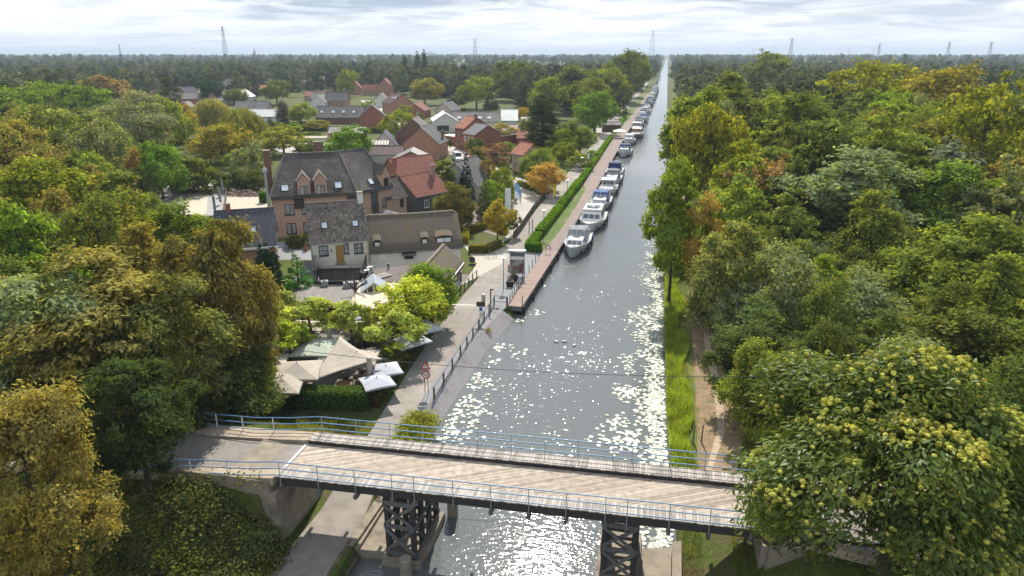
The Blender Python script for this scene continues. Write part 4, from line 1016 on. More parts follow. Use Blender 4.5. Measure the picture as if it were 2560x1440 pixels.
H('grey_twin_roof_house', 'house with two plain grey roofs and a brick chimney between', (585, 272), 2.8, 12, 16, 9, 6.2, 'x', 'palebrick', 'tile_mid', tile=(.7, .7), chim=[(9, 4.5, 5, 7.4)])
H('maroon_shed_house', 'dark red gabled shed with white edges below the pink house', (444, 268), 2.6, 20, 6.5, 8, 5.0, 'y', 'pinkwall', 'tile_mid', tile=(.7, .7), vg='white', cat='shed')
H('open_garage', 'open garage with tiled roof and pale front edge beside the willow', (460, 297), 2.4, 12, 7.6, 8, 4.4, 'x', 'whitewall', 'tile_maroon', tile=(.6, .6), cat='garage', wins=[('f', 4.2, .1, 5, 2, D(pm='glass'))])
H('striped_roof_farm', 'farmhouse with pale solar stripes on a long grey roof far up the street', (743, 212), 4, -28, 13, 26, 10.4, 'y', 'palebrick', 'tile_mid', tile=(.8, .8), sky=[(0, u, .5, 1.3, 6) for u in (.3, .45, .6, .75, .9)], wins=[('f', 3, 1.5, 1, 1.3)], cat='farmhouse')
H('pink_roofed_barn', 'low barn with pale pink roof in front of the striped farm roof', (760, 240), 3.2, 8, 17, 10, 5.8, 'x', 'palebrick', 'tile_red', tile=(.9, .9), cat='barn')
H('grey_roofed_barn', 'barn with grey roof beside the white double gable', (775, 247), 3, 12, 12, 10, 6.4, 'x', 'brownbrick', 'tile_mid', tile=(.8, .8), cat='barn')
H('far_brick_gable', 'smaller of two far brick gables beyond the village', (872, 219), 5, 18, 8.5, 11, 9.6, 'y', 'orangebrick', 'tile_red', tile=(.8, .8))
H('far_brick_house', 'larger far brick gable house with red tiles beyond the village', (938, 222), 5, 12, 13, 12, 11.6, 'y', 'orangebrick', 'tile_red', tile=(.8, .8))
H('low_red_roof_house', 'low red roofed house left of the larger far brick gable', (905, 226), 3.5, 15, 11, 9, 7.4, 'x', 'palebrick', 'tile_red', tile=(.8, .8))
H('white_garden_house', 'small white gable house among gardens behind the striped roofs', (932, 252), 3.6, 14, 8.6, 9, 7.4, 'y', 'whitewall', 'tile_mid', tile=(.7, .7))
H('brown_roofed_house', 'house with broad brown roof beyond the silver tree', (372, 245), 3.2, 14, 17, 12, 8.2, 'x', 'brownbrick', 'tile_maroon', tile=(.8, .8))
H('pale_roofed_bungalow', 'bungalow with pale grey roof beyond the dense trees', (312, 226), 3.4, 14, 12, 10, 6.6, 'x', 'brownbrick', 'tile_mid', tile=(.8, .8))
H('orange_roofed_bungalow', 'bungalow with orange pink roof far beyond the silver tree', (352, 214), 3.4, 14, 14, 10, 7, 'x', 'palebrick', 'tile_orange', tile=(.8, .8))
H('lonely_roof_house', 'house with plain grey roof standing in the far woods', (424, 186), 5, 12, 18, 12, 10.4, 'x', 'greywall', 'tile_dark', tile=(1, 1))
H('far_blue_roof_house', 'small house with blue grey roof peeping over the bright green trees', (150, 222), 4, 14, 8, 9, 9.5, 'x', 'greywall', 'tile_slate', tile=(.9, .9))
H('small_far_house', 'low pale pink house right of the far cream house', (627, 222), 4, 14, 13, 9, 6.4, 'x', 'palebrick', 'tile_orange', tile=(.9, .9))
H('garden_chalet', 'dark wooden garden shed below the yellow shrub', (1303, 300), 2.3, 10, 4, 4, 3.4, 'x', 'plankblack', 'ribgrey', tile=(.6, .6), cat='shed')
H('harbour_kiosk', 'small brown harbour kiosk beside the parked dark cars', (1505, 312), 2.6, 4, 7, 5, 3.6, 'x', 'brownbrick', 'tile_dark', tile=(.7, .7), cat='kiosk')
# ---------------------------------------------------------------- motor boats along the quay
M['clearsheet'] = glassmat('clear canopy sheet', (.22, .23, .24), .12, (.34, .35, .36), .7)
M['boatglass'] = glassmat('boat window', (.05, .055, .06), .06, (.11, .115, .12))
M['greyhull'] = surf('pale grey hull paint', (.52, .54, .54), .35, (.46, .48, .48), .7, coat=.2)
M['steelhull'] = surf('blue grey steel hull', (.10, .13, .19), .4, (.08, .10, .15), .8)
M['antifoul'] = surf('dark antifouling', (.02, .022, .03), .6)
M['whitecanvas'] = surf('white canvas', (.66, .65, .63), .8, (.58, .57, .55), 1.2)
M['greycanvas'] = surf('grey canvas', (.14, .155, .165), .8, (.11, .12, .13), 2)
M['bluecanvas'] = surf('blue canvas', (.05, .10, .26), .8, (.065, .12, .30), 2)
M['creamboat'] = surf('cream boat paint', (.62, .50, .40), .4, (.55, .44, .35), 1)
M['solar'] = surf('solar panel', (.02, .025, .04), .25, (.03, .035, .05), 8, spec=.7)

def hull_w(t, B):    # half width along the boat, bow at t = 0
    return B / 2 * (min(1, (t / .42)) ** .62 * (1 - .10 * max(0, t - .6) / .4))
def sheer(t): return 1.25 + .62 * (1 - t) ** 2.2
def make_boat(label, L=12.0, B=3.9, hull='hullwhite', top='clear', canvas='greycanvas', cabin='hullwhite', kind='aft', flag=False, mast=True):
    """kind: aft (two raised cabins and a hood), fly (flybridge), wheel (wheelhouse barge), hood (open cruiser with a hood)"""
    r = thing('motor_boat', label, 'boat', (0, 0, WZ), 0, 'motor boats moored along the quay')
    n = 18; ts = [(i / n) ** 1.35 for i in range(n + 1)]
    mb = MB(); prev = None; rows = []
    lv = [(-.35, .30, .9), (.05, .70, .30), (.16, .74, .26), (.75, .92, .08), (1, 1, 0)]   # height share, width share, bow rake
    for t in ts:
        w = hull_w(t, B); z1 = sheer(t); row = []
        for zf, wf, rk in lv:
            z = zf if zf <= .16 else .16 + (z1 - .16) * (zf - .16) / .84
            y = t * L + rk * (1 - t) ** 3 * 1.3
            row.append((w * wf if t > 0 else .015, y, z))
        rows.append(row)
    L_ids = [[mb.pt((-x, y, z)) for x, y, z in rw] for rw in rows]; R_ids = [[mb.pt((x, y, z)) for x, y, z in rw] for rw in rows]
    for i in range(n):
        for k in range(len(lv) - 1):
            mb.mi = 1 if k < 2 else 0
            mb.face((L_ids[i][k], L_ids[i][k+1], L_ids[i+1][k+1], L_ids[i+1][k])); mb.face((R_ids[i][k], R_ids[i+1][k], R_ids[i+1][k+1], R_ids[i][k+1]))
    mb.mi = 0
    for k in range(len(lv) - 1): mb.face((L_ids[n][k], R_ids[n][k], R_ids[n][k+1], L_ids[n][k+1]))
    mb.build('hull', [M[hull], M['antifoul']], r, smooth=True)
    mb = MB(); dk = []
    for t in ts: w = max(.02, hull_w(t, B) - .07); dk.append((mb.pt((-w, t * L + .06, sheer(t) - .12)), mb.pt((w, t * L + .06, sheer(t) - .12))))
    for a, b in zip(dk[:-1], dk[1:]): mb.face((a[0], a[1], b[1], b[0]))
    mb.build('deck', M[cabin if kind != 'fly' else 'hullwhite'], r)
    mb = MB()
    for s in (-1, 1): mb.tube([(s * hull_w(t, B), t * L, sheer(t) + .02) for t in ts], .055, 5)
    mb.build('rubbing_strake', M['teak' if kind == 'fly' else 'greyhull'], r)
    def cab(name, y0, y1, wb, wt, z0, z1, f0=.3, f1=.2, m=cabin, panes_f=3, panes_s=3, pane='boatglass', band=(.35, .85), back=False):
        mb = MB(); mb.loft([[(-wb, y0, z0), (wb, y0, z0), (wb, y1, z0), (-wb, y1, z0)], [(-wt, y0 + f0, z1), (wt, y0 + f0, z1), (wt, y1 - f1, z1), (-wt, y1 - f1, z1)],
                             [(-wt + .12, y0 + f0 + .14, z1 + .07), (wt - .12, y0 + f0 + .14, z1 + .07), (wt - .12, y1 - f1 - .1, z1 + .07), (-wt + .12, y1 - f1 - .1, z1 + .07)]])
        c = mb.build(name, M[m], r)
        def P(y, x_frac, h, off):     # point on the front face
            k = h; w = wb + (wt - wb) * k; return (x_frac * w, y0 + f0 * k - off, z0 + (z1 - z0) * k)
        for i in range(panes_f):
            a = -1 + .12 + (2 - .24) * i / panes_f + .04; b = -1 + .12 + (2 - .24) * (i + 1) / panes_f - .04
            mb = MB(); q = [P(0, a, band[0], .02), P(0, b, band[0], .02), P(0, b, band[1], .02), P(0, a, band[1], .02)]
            mb.loft([[(x, y + .03, z) for x, y, z in q], q]); mb.build('window_pane', M[pane], c)
        for s in (-1, 1):
            for i in range(panes_s):
                u0 = .08 + .84 * i / panes_s + .02; u1 = .08 + .84 * (i + 1) / panes_s - .02
                q = []
                for u, h in ((u0, band[0]), (u1, band[0]), (u1, band[1]), (u0, band[1])):
                    w = wb + (wt - wb) * h; ya = y0 + f0 * h; yb = y1 - f1 * h
                    q.append((s * (w + .015), ya + (yb - ya) * u, z0 + (z1 - z0) * h))
                mb = MB(); mb.loft([[(x - s * .03, y, z) for x, y, z in q], q]); mb.build('window_pane', M[pane], c)
        return c
    d = 1.2
    if kind in ('aft', 'hood'):
        cab('fore_cabin', L * .22, L * .50, B * .34, B * .30, d, 2.15, .9, .0, panes_f=3, panes_s=3)
        if kind == 'aft': cab('aft_cabin', L * .70, L * .96, B * .38, B * .33, d - .1, 2.05, .1, .3, panes_f=0, panes_s=3)
        m = 'clearsheet'
        cab('canopy', L * .46, L * .74, B * .40, B * .34, d + .15, 3.05, .55, .25, m=canvas, panes_f=3, panes_s=3, pane='clearsheet', band=(.12, .80))
        mb = MB(); w = B * .33; mb.loft([[(-w - .05, L * .50, 3.02), (w + .05, L * .50, 3.02), (w + .05, L * .74, 3.02), (-w - .05, L * .74, 3.02)], [(-w * .9, L * .515, 3.16), (w * .9, L * .515, 3.16), (w * .9, L * .725, 3.16), (-w * .9, L * .725, 3.16)]]); mb.build('canopy_top', M[canvas], r)
        mb = MB(); mb.tube([(-B*.41, L*.56, d), (-B*.40, L*.60, 3.25), (0, L*.60, 3.5), (B*.40, L*.60, 3.25), (B*.41, L*.56, d)], .05, 6); mb.build('radar_arch', M['white'], r)
        mb = MB(); mb.box(-.55, .55, L * .38, L * .44, 2.225, 2.26); mb.build('solar_panel', M['solar'], r)
        mb = MB(); mb.bbox(-.32, .32, L * .13, L * .17, 1.4, 1.62, .05); mb.build('deck_hatch', M['boatglass'], r)
    elif kind == 'fly':
        cab('saloon', L * .28, L * .78, B * .40, B * .35, d, 2.75, 1.1, .2, panes_f=3, panes_s=4, band=(.42, .86), pane='greycanvas' if canvas == 'whitecanvas' else 'boatglass')
        mb = MB(); w = B * .34; mb.loft([[(-w, L*.40, 2.83), (w, L*.40, 2.83), (w, L*.80, 2.83), (-w, L*.80, 2.83)], [(-w*1.02, L*.385, 3.25), (w*1.02, L*.385, 3.25), (w*1.02, L*.80, 3.25), (-w*1.02, L*.80, 3.25)]]); mb.build('flybridge', M[cabin], r)
        mb = MB(); mb.bbox(-w*.8, -.15, L*.52, L*.56, 3.2, 3.75, .06); mb.bbox(.15, w*.8, L*.52, L*.56, 3.2, 3.75, .06); mb.build('helm_seat', M['white'], r)
        mb = MB(); mb.tube([(-w, L*.56, 3.2), (-w, L*.58, 4.1), (w, L*.58, 4.1), (w, L*.56, 3.2)], .045, 6); mb.build('radar_arch', M['white'], r)
        mb = MB(); mb.box(-w*.6, w*.6, L*.47, L*.475, 3.25, 3.55); mb.build('windscreen', M['clearsheet'], r)
    else:
        cab('wheelhouse', L * .50, L * .72, B * .36, B * .33, d, 3.0, .15, .1, panes_f=3, panes_s=3, band=(.5, .9))
        cab('fore_cabin', L * .20, L * .50, B * .36, B * .32, d, 1.85, .5, .0, panes_f=0, panes_s=4, band=(.3, .7))
        mb = MB(); w = B * .40; mb.bbox(-w, w, L * .48, L * .76, 3.07, 3.2, .05); mb.build('wheelhouse_roof', M[canvas], r)
        mb = MB(); mb.loft([[(-B*.38, L*.76, 2.9), (B*.38, L*.76, 2.9), (B*.38, L*.97, 2.7), (-B*.38, L*.97, 2.7)], [(-B*.36, L*.76, 3.0), (B*.36, L*.76, 3.0), (B*.36, L*.97, 2.8), (-B*.36, L*.97, 2.8)]]); mb.build('awning', M[canvas], r)
        for x in (-B*.36, B*.36):
            mb = MB(); mb.tube([(x, L*.95, d), (x, L*.95, 2.72)], .03, 5); mb.build('awning_pole', M['white'], r)
    # bow rail
    mb = MB(); tt = [.0, .04, .1, .18, .27, .36, .46]
    path = [(-hull_w(t, B) + .06, t * L + .05, sheer(t) + .62) for t in reversed(tt)] + [(hull_w(t, B) - .06, t * L + .05, sheer(t) + .62) for t in tt]
    mb.tube(path, .025, 5)
    for t in tt[1:]:
        for s in (-1, 1): mb.tube([(s * (hull_w(t, B) - .06), t * L + .05, sheer(t)), (s * (hull_w(t, B) - .06), t * L + .05, sheer(t) + .62)], .02, 4)
    mb.build('bow_rail', M['galv'], r)
    if mast:
        mb = MB(); mb.tube([(0, L * .46, 2.1), (0, L * .47, 4.3)], [.05, .03], 6); mb.tube([(-.4, L*.468, 3.9), (.4, L*.468, 3.9)], .025, 5); mb.build('mast', M['white'], r)
    for s in (-1, 1):
        for t in (.16, .38, .62, .84):
            mb = MB(); x = s * (hull_w(t, B) + .13); z0 = .3
            mb.lathe([(.03, z0), (.13, z0 + .1), (.14, z0 + .5), (.1, z0 + .66), (.02, z0 + .78)], 8, (x, t * L)); mb.build('fender', M['black' if (t * 100) % 3 > 1 else 'navy'], r, smooth=True)
    if flag:
        mb = MB(); mb.tube([(.2, L - .1, 1.2), (.25, L + .5, 2.6)], .025, 5); f = mb.build('flagstaff', M['teak'], r)
        mb = MB(); mb.loft([[(.25, L + .5, 2.0), (.27, L + .5, 2.0), (.27, L + .5, 2.5), (.25, L + .5, 2.5)], [(.5, L + 1.0, 1.8), (.52, L + 1.0, 1.8), (.52, L + 1.0, 2.3), (.5, L + 1.0, 2.3)]]); mb.build('flag', M['red'], f)
    return r
def moor(r, y, dx=2.15, flip=False, tilt=0.0):
    r.location = (ql(y + 5) + dx, y, WZ); r.rotation_euler = (0, 0, -.012 + tilt + (math.pi if flip else 0))
    if flip: r.location.y = y + 12
protos = []
def boat(y, label, dx=2.15, flip=False, **k):
    r = make_boat(label, **k); moor(r, y, dx, flip); protos.append(r); return r
boat(97.2, 'nearest white motor boat with grey hull and clear hood beside the hedge corner', L=12.4, B=4.0, hull='greyhull', canvas='clearsheet', kind='aft', dx=2.05)
boat(112.6, 'white flybridge boat with big grey windscreen panes second in the row', L=13.5, B=4.6, kind='fly', canvas='whitecanvas', mast=False, dx=2.6)
boat(128.5, 'white boat with blue hood and green waterline third in the row', L=12.6, B=4.2, canvas='bluecanvas', kind='aft', dx=2.3)
boat(143.2, 'white low boat with cream awning and navy band fourth in the row', L=11.5, B=4.0, kind='wheel', canvas='whitecanvas', dx=2.5)
boat(156, 'white boat with dark grey hood and clear windows fifth in the row', L=12, B=4.2, canvas='greycanvas', kind='hood', dx=2.5, mast=False)
boat(171, 'navy hooded steel boat turned stern first with a red flag', L=12.5, B=4.3, hull='steelhull', canvas='navy', kind='hood', dx=2.2, flip=True, flag=True, mast=False)
boat(205, 'white flybridge boat with navy canopy beyond the navy hooded one', L=13, B=4.4, kind='aft', canvas='navy', dx=2.2)
boat(233, 'white boat with grey windscreen moored before the pale barge', L=12.5, B=4.2, kind='aft', canvas='whitecanvas', dx=2.0, mast=False)
boat(252, 'pale pink barge with boxy wheelhouse moored outside the row', L=14.5, B=4.5, kind='wheel', canvas='creamboat', cabin='creamboat', hull='steelhull', dx=3.6)
boat(276, 'white boat with green hull and tall wheelhouse past the pale barge', L=13, B=4.3, kind='wheel', canvas='whitecanvas', hull='hullwhite', dx=2.4)
base = [protos[0], protos[2], protos[3], protos[4], protos[7], protos[1]]
far_labels = ['white hooded boat of the crowded far end of the quay', 'blue hooded boat of the crowded far end of the quay', 'white awning boat of the crowded far end of the quay', 'dark hooded boat of the crowded far end of the quay', 'white canopy boat of the crowded far end of the quay', 'flybridge boat of the crowded far end of the quay']
y = 292.0; k = 0
while y < 640:
    i = [0, 3, 1, 4, 3, 2, 5, 1, 3, 0][k % 10]
    c = copy_tree(base[i]); c['label'] = far_labels[i]; c['group'] = 'far boats moored along the quay'
    moor(c, y, 2.2 + (1.0 if k % 4 == 2 else 0) + rnd.uniform(-.3, .3), flip=(k % 5 == 1))
    y += 12.2 + rnd.uniform(0, 2.5); k += 1
# ---------------------------------------------------------------- things along the path and quay
def post_rail(name, label, pts, rails, h, step, pm, rm, pr=.05, rr=.03, group=None, square=True, cat='fence'):
    t = thing(name, label, cat, (0, 0, 0), group=group)
    for z in rails:
        mb = MB(); mb.tube([(p[0], p[1], (p[2] if len(p) > 2 else 0) + z) for p in pts], rr, 5); mb.build('rail', M[rm], t)
    for a, b in zip(pts[:-1], pts[1:]):
        n = max(1, int(round(math.dist(a[:2], b[:2]) / step)))
        for i in range(n + (1 if b is pts[-1] else 0)):
            f = i / n; x = a[0] + (b[0]-a[0]) * f; y = a[1] + (b[1]-a[1]) * f
            mb = MB(); mb.box(x - pr, x + pr, y - pr, y + pr, -.1, h); mb.build('post', M[pm], t)
    return t
g2 = lambda u, v: at(u, v, 0)[:2]
post_rail('path_railing', 'grey railing on the bank between the canal path and the slate chippings', [(-17.6, 49.8), (-17.85, 58.7), (-17.95, 73)], (.15, 1.05), 1.1, 2.6, 'greywood', 'greywood', .07, .04, 'grey railings', cat='railing')
post_rail('path_railing', 'grey railing along the paved yard of the thatched wing', [g2(1128, 757), g2(1192, 695)], (.15, 1.0), 1.05, 1.7, 'greywood', 'greywood', .06, .04, 'grey railings', cat='railing')
post_rail('jetty_railing', 'dark steel railing with infill beside the planters at the jetty', [(-16.4, 73.4), (-16.5, 84)], (.1, .55, 1.05), 1.1, 1.3, 'darkmetal', 'galv', .04, .03, cat='railing')
post_rail('jetty_gate', 'plain steel barrier across the end of the jetty', [(-18.0, 73.4), (-16.5, 73.35)], (.45, 1.15), 1.2, 1.5, 'darkmetal', 'darkmetal', .05, .035, cat='gate')
for i, y in enumerate((86.5, 89, 91.5, 94)):
    mb = MB(); mb.tube([(-16.35, y, 0), (-16.35, y, 1.15)], .045, 6); tag(mb.build('bollard', M['darkmetal']), 'thin dark post along the boardwalk edge by the hedge', 'post', 'thin posts along the boardwalk')
# boardwalk jetty
jt = thing('jetty', 'grey brown board jetty running along the quay to the nearest boat', 'jetty', (0, 0, 0))
mb = MB(); y = 73.3
while y < 97.4:
    f = (y - 73.3) / 24; x0 = -16.4 + .15 * f; x1 = -14.65 + .55 * f
    mb.box(x0 + rnd.uniform(-.02, .02), x1 + rnd.uniform(-.02, .02), y, y + .145, .06, .11); y += .158
mb.build('boards', surf('jetty boards', (.30, .215, .175), .85, (.24, .17, .14), 4, tint=.18), jt)
mb = MB(); mb.loft([[(-14.75, 73.2, -.35), (-14.6, 73.2, -.35), (-14.05, 97.4, -.35), (-14.2, 97.4, -.35)], [(-14.75, 73.2, .058), (-14.6, 73.2, .058), (-14.05, 97.4, .058), (-14.2, 97.4, .058)]]); mb.box(-16.4, -14.62, 73.12, 73.28, -.45, .12); mb.build('edge_beam', M['greywood'], jt)
for y in (73.6, 79, 85, 91, 97):
    mb = MB(); x = -14.45 + .55 * (y - 73.3) / 24; mb.tube([(x, y, -2.4), (x, y, .0)], .13, 7); mb.build('pile', M['tarwood'], jt)
mb = MB(); mb.tube([(-14.6, 73.15, -2.0), (-14.6, 73.15, 1.5)], .05, 6); tag(mb.build('mooring_pole', M['darkmetal']), 'thin dark pole at the corner of the jetty', 'pole')
# gangway sign frame, bicycle stand
# information sign with photograph panel
t = thing('info_panel', 'tall information panel with a grey header and dark photograph on the quay', 'information board', (*at(1293, 690, 0)[:2], 0), R_(6))
mb = MB(); mb.box(-1.0, -.9, -.06, .06, 0, 3.5); mb.box(.9, 1.0, -.06, .06, 0, 3.5); mb.build('frame', M['galv'], t)
mb = MB(); mb.box(-.9, .9, -.03, .03, .3, 2.25)
pm_ = surf('printed photograph', (.16, .15, .15), .4, (.45, .44, .43), 1.4, c3=(.16, .05, .045), s3=.8, r3=(.45, .55)); mb.build('picture', pm_, t)
mb = MB(); mb.box(-.9, .9, -.035, .035, 2.27, 2.7); mb.build('pale_band', M['white'], t)
mb = MB(); mb.box(-.9, .9, -.04, .04, 2.72, 3.3); mb.build('header', surf('slate blue header', (.13, .14, .17), .5), t)
mb = MB(); mb.box(-1.15, 1.15, -.3, .3, 3.5, 3.6); mb.build('canopy', M['white'], t)
def text(root, s, size, mat, loc, rot, name='lettering', align='CENTER', ext=.004):
    cu = bpy.data.curves.new(name, 'FONT'); cu.body = s; cu.size = size; cu.align_x = align; cu.align_y = 'CENTER'; cu.extrude = ext; cu.resolution_u = 3
    q = bpy.data.objects.new(name, cu); COL.objects.link(q); bpy.context.view_layer.update()
    me = bpy.data.meshes.new_from_object(q); bpy.data.objects.remove(q)
    me.materials.clear(); me.materials.append(M[mat])
    o = bpy.data.objects.new(name, me); COL.objects.link(o); o.parent = root; o.location = loc; o.rotation_euler = rot; return o
# barrels / red drum by the panel
for lab, (u, v), m, rr in (('pinkish red drum beside the information panel', (1276, 676), 'red', .38), ('pale round drum behind the red one', (1281, 662), 'white', .3)):
    p = at(u, v, 0); mb = MB(); mb.lathe([(rr*.9, 0), (rr, .1), (rr, .75), (rr*.8, .9), (.05, .95)], 12, p[:2]); tag(mb.build('drum', M[m] if m != 'red' else surf('faded red', (.46, .20, .17), .6)), lab, 'drum', 'drums by the information panel')
# lamp posts
def lamp(label, p, h=4.2):
    t = thing('path_lamp', label, 'street lamp', (p[0], p[1], 0), group='lamps along the canal path')
    mb = MB(); mb.tube([(0, 0, 0), (0, 0, 1.0), (0, 0, h)], [.07, .055, .045], 8); mb.build('pole', M['bluepipe' if h < 4.1 else 'greywood'], t)
    mb = MB(); mb.lathe([(.06, h - .05), (.12, h + .02), (.16, h + .1)], 10); mb.build('lamp_neck', M['darkmetal'], t)
    mb = MB(); mb.lathe([(.14, h + .1), (.42, h + .18), (.40, h + .24), (.1, h + .33)], 14); mb.build('lamp_shade', M['white'], t)
    return t
lamp('lamp with blue post and white disc shade beside the black planters', at(1259, 720, 0), 3.75)
lamp('path lamp in the hedge nearest the hedge corner', at(1359, 592, 0)); lamp('second path lamp along the hedge beyond the yellow flag', at(1418, 505, 0))
lamp('third path lamp along the hedge near the parked car', at(1454, 440, 0)); lamp('fourth path lamp along the hedge near the white marquee', at(1494, 385, 0))
lamp('distant path lamp beside the harbour square', at(1531, 330, 0))
# signs
def sign_post(t, h, n=1):
    mb = MB()
    if n == 1: mb.tube([(0, 0, 0), (0, 0, h)], .035, 6)
    else:
        for x in (-.14, .14): mb.tube([(x, 0, 0), (x, 0, h)], .03, 6)
    return mb.build('post', M['darkmetal'], t)
def ngon(r, n=24, a0=0): return [(r * math.cos(a0 + 2*math.pi*k/n), r * math.sin(a0 + 2*math.pi*k/n)) for k in range(n)]
def plate(t, name, poly, z, y0, y1, m):
    mb = MB(); mb.prism([(a, b + z) for a, b in poly], 'y', y0, y1); return mb.build(name, M[m], t)
t = thing('speed_sign', 'red ringed 15 speed sign below a red warning triangle on twin posts', 'road sign', (*at(1067, 985, 0)[:2], 0), R_(8))
sign_post(t, 2.2, 2)
mb = MB(); mb.tube([(0, .02, 1.9), (0, .02, 3.55)], .03, 6); mb.build('post', M['darkmetal'], t)
pl = plate(t, 'disc', ngon(.38), 1.85, -.06, -.045, 'red'); plate(pl, 'disc_face', ngon(.27), 1.85, -.066, -.0605, 'white')
o = text(pl, '15', .36, 'black', (0, -.07, 1.84), (math.pi/2, 0, 0)); 
tri = plate(t, 'triangle', [(-.46, -.36), (.46, -.36), (0, .46)], 2.75, -.06, -.045, 'red'); plate(tri, 'triangle_face', [(-.27, -.25), (.27, -.25), (0, .24)], 2.75, -.066, -.0605, 'white')
mb = MB(); mb.box(-.03, .03, -.07, -.0665, 2.62, 2.9); mb.box(-.03, .03, -.07, -.0665, 2.53, 2.58); mb.build('exclamation_mark', M['black'], tri)
t = thing('back_of_sign', 'round sign seen from behind with a dark plate below it', 'road sign', (*at(1181, 693, 0)[:2], 0), R_(10))
sign_post(t, 2.9); plate(t, 'disc', ngon(.42), 2.45, -.05, -.036, 'darkmetal'); plate(t, 'plate', [(-.42, -.17), (.42, -.17), (.42, .17), (-.42, .17)], 1.7, -.05, -.036, 'darkmetal')
t = thing('mooring_sign', 'dark board above a blue and white notice on a post by the railing', 'sign', (*at(1203, 806, 0)[:2], 0), R_(4))
sign_post(t, 2.0, 2); plate(t, 'board', [(-.48, -.28), (.48, -.28), (.48, .28), (-.48, .28)], 2.15, -.05, -.03, 'darkmetal'); plate(t, 'blue_notice', [(-.18, -.26), (.18, -.26), (.18, .22), (-.18, .22)], 1.6, -.05, -.032, 'blue'); plate(t, 'white_notice', [(-.17, -.25), (.17, -.25), (.17, .2), (-.17, .2)], 1.06, -.05, -.032, 'white')
for lab, (u, v), h in (('dark post with a small lamp head beside the jetty barrier', (1227, 778), 2.6),):
    t = thing('service_post', lab, 'post', (*at(u, v, 0)[:2], 0)); mb = MB(); mb.tube([(0, 0, 0), (0, 0, h)], .07, 6); mb.build('post', M['darkmetal'], t)
    mb = MB(); mb.box(-.05, .35, -.08, .08, h, h + .14); mb.build('lamp_head', M['darkmetal'], t)
p = at(1209, 752, 0); mb = MB(); mb.bbox(p[0]-.2, p[0]+.2, p[1]-.2, p[1]+.2, 0, .85, .06); tag(mb.build('electric_box', M['galv']), 'small grey electricity box on the gravel verge', 'cabinet')
# planters
for lab, (u, v) in (('black square planter with thin grasses nearest the jetty barrier', (1275, 716)), ('black square planter with grasses behind the first one', (1285, 703))):
    t = thing('planter', lab, 'planter', (*at(u, v, 0)[:2], 0), 0, 'black planters by the jetty')
    mb = MB(); mb.loft([[(-.36, -.36, .05), (.36, -.36, .05), (.36, .36, .05), (-.36, .36, .05)], [(-.46, -.46, .75), (.46, -.46, .75), (.46, .46, .75), (-.46, .46, .75)]]); mb.build('pot', M['plankblack'], t)
    mb = MB()
    for k in range(70):
        a = rnd.uniform(0, 6.28); rr = rnd.uniform(.02, .3); h = rnd.uniform(.5, 1.3); lean = rnd.uniform(.05, .4)
        x, y = rr*math.cos(a), rr*math.sin(a); mb.poly([(x-.012, y, .7), (x+.012, y, .7), (x + lean*math.cos(a), y + lean*math.sin(a), .7 + h)])
    mb.build('grass', surf('dry grass blades', (.22, .20, .10), .9), t)
# bicycle at the railing
def bicycle(label, p, rz, m='white'):
    t = thing('bicycle', label, 'bicycle', (p[0], p[1], 0), rz)
    for x in (-.52, .52):
        mb = MB(); mb.tube([(x + .33*math.cos(a), 0, .35 + .33*math.sin(a)) for a in [2*math.pi*k/18 for k in range(19)]], .022, 5); w_ = mb.build('wheel', M['black'], t)
        mb = MB()
        for k in range(6): mb.tube([(x, 0, .35), (x + .31*math.cos(k*1.05), 0, .35 + .31*math.sin(k*1.05))], .004, 3)
        mb.build('spokes', M['galv'], w_)
    mb = MB()
    for a, b in (((-.52, .35), (-.12, .33)), ((-.12, .33), (.36, .78)), ((-.12, .33), (-.22, .85)), ((-.2, .78), (.36, .80)), ((-.52, .35), (-.2, .78)), ((.36, .95), (.52, .35))):
        mb.tube([(a[0], 0, a[1]), (b[0], 0, b[1])], .022, 5)
    mb.build('frame', M[m], t)
    mb = MB(); mb.bbox(-.36, -.1, -.07, .07, .86, .92, .02); mb.build('saddle', M['black'], t)
    mb = MB(); mb.tube([(.28, -.28, 1.0), (.36, -.1, 1.0), (.36, .1, 1.0), (.28, .28, 1.0)], .018, 5); mb.build('handlebar', M['black'], t)
    return t
p = at(1296, 716, 0.11); bicycle('white bicycle leaning at the jetty railing', (p[0] + .2, p[1]), R_(80)).location.z = .11
p = at(1228, 645, 0); bicycle('dark bicycle parked at the clipped hedge of the forecourt', p, R_(20), 'darkmetal')
t = thing('life_ring', 'life ring hanging on a steel stand at the end of the hedge', 'life ring', (*at(1370, 634, 0.05)[:2], 0))
mb = MB(); mb.tube([(.31*math.cos(a), -.06, 1.0 + .31*math.sin(a)) for a in [2*math.pi*k/16 for k in range(17)]], .07, 7); mb.build('ring', surf('faded ring', (.30, .22, .20), .6), t)
mb = MB(); mb.tube([(-.4, 0, 0), (-.4, 0, 1.5)], .03, 5); mb.tube([(.4, 0, 0), (.4, 0, 1.5)], .03, 5); mb.tube([(-.4, 0, 1.45), (.4, 0, 1.45)], .03, 5); mb.build('stand', M['galv'], t)
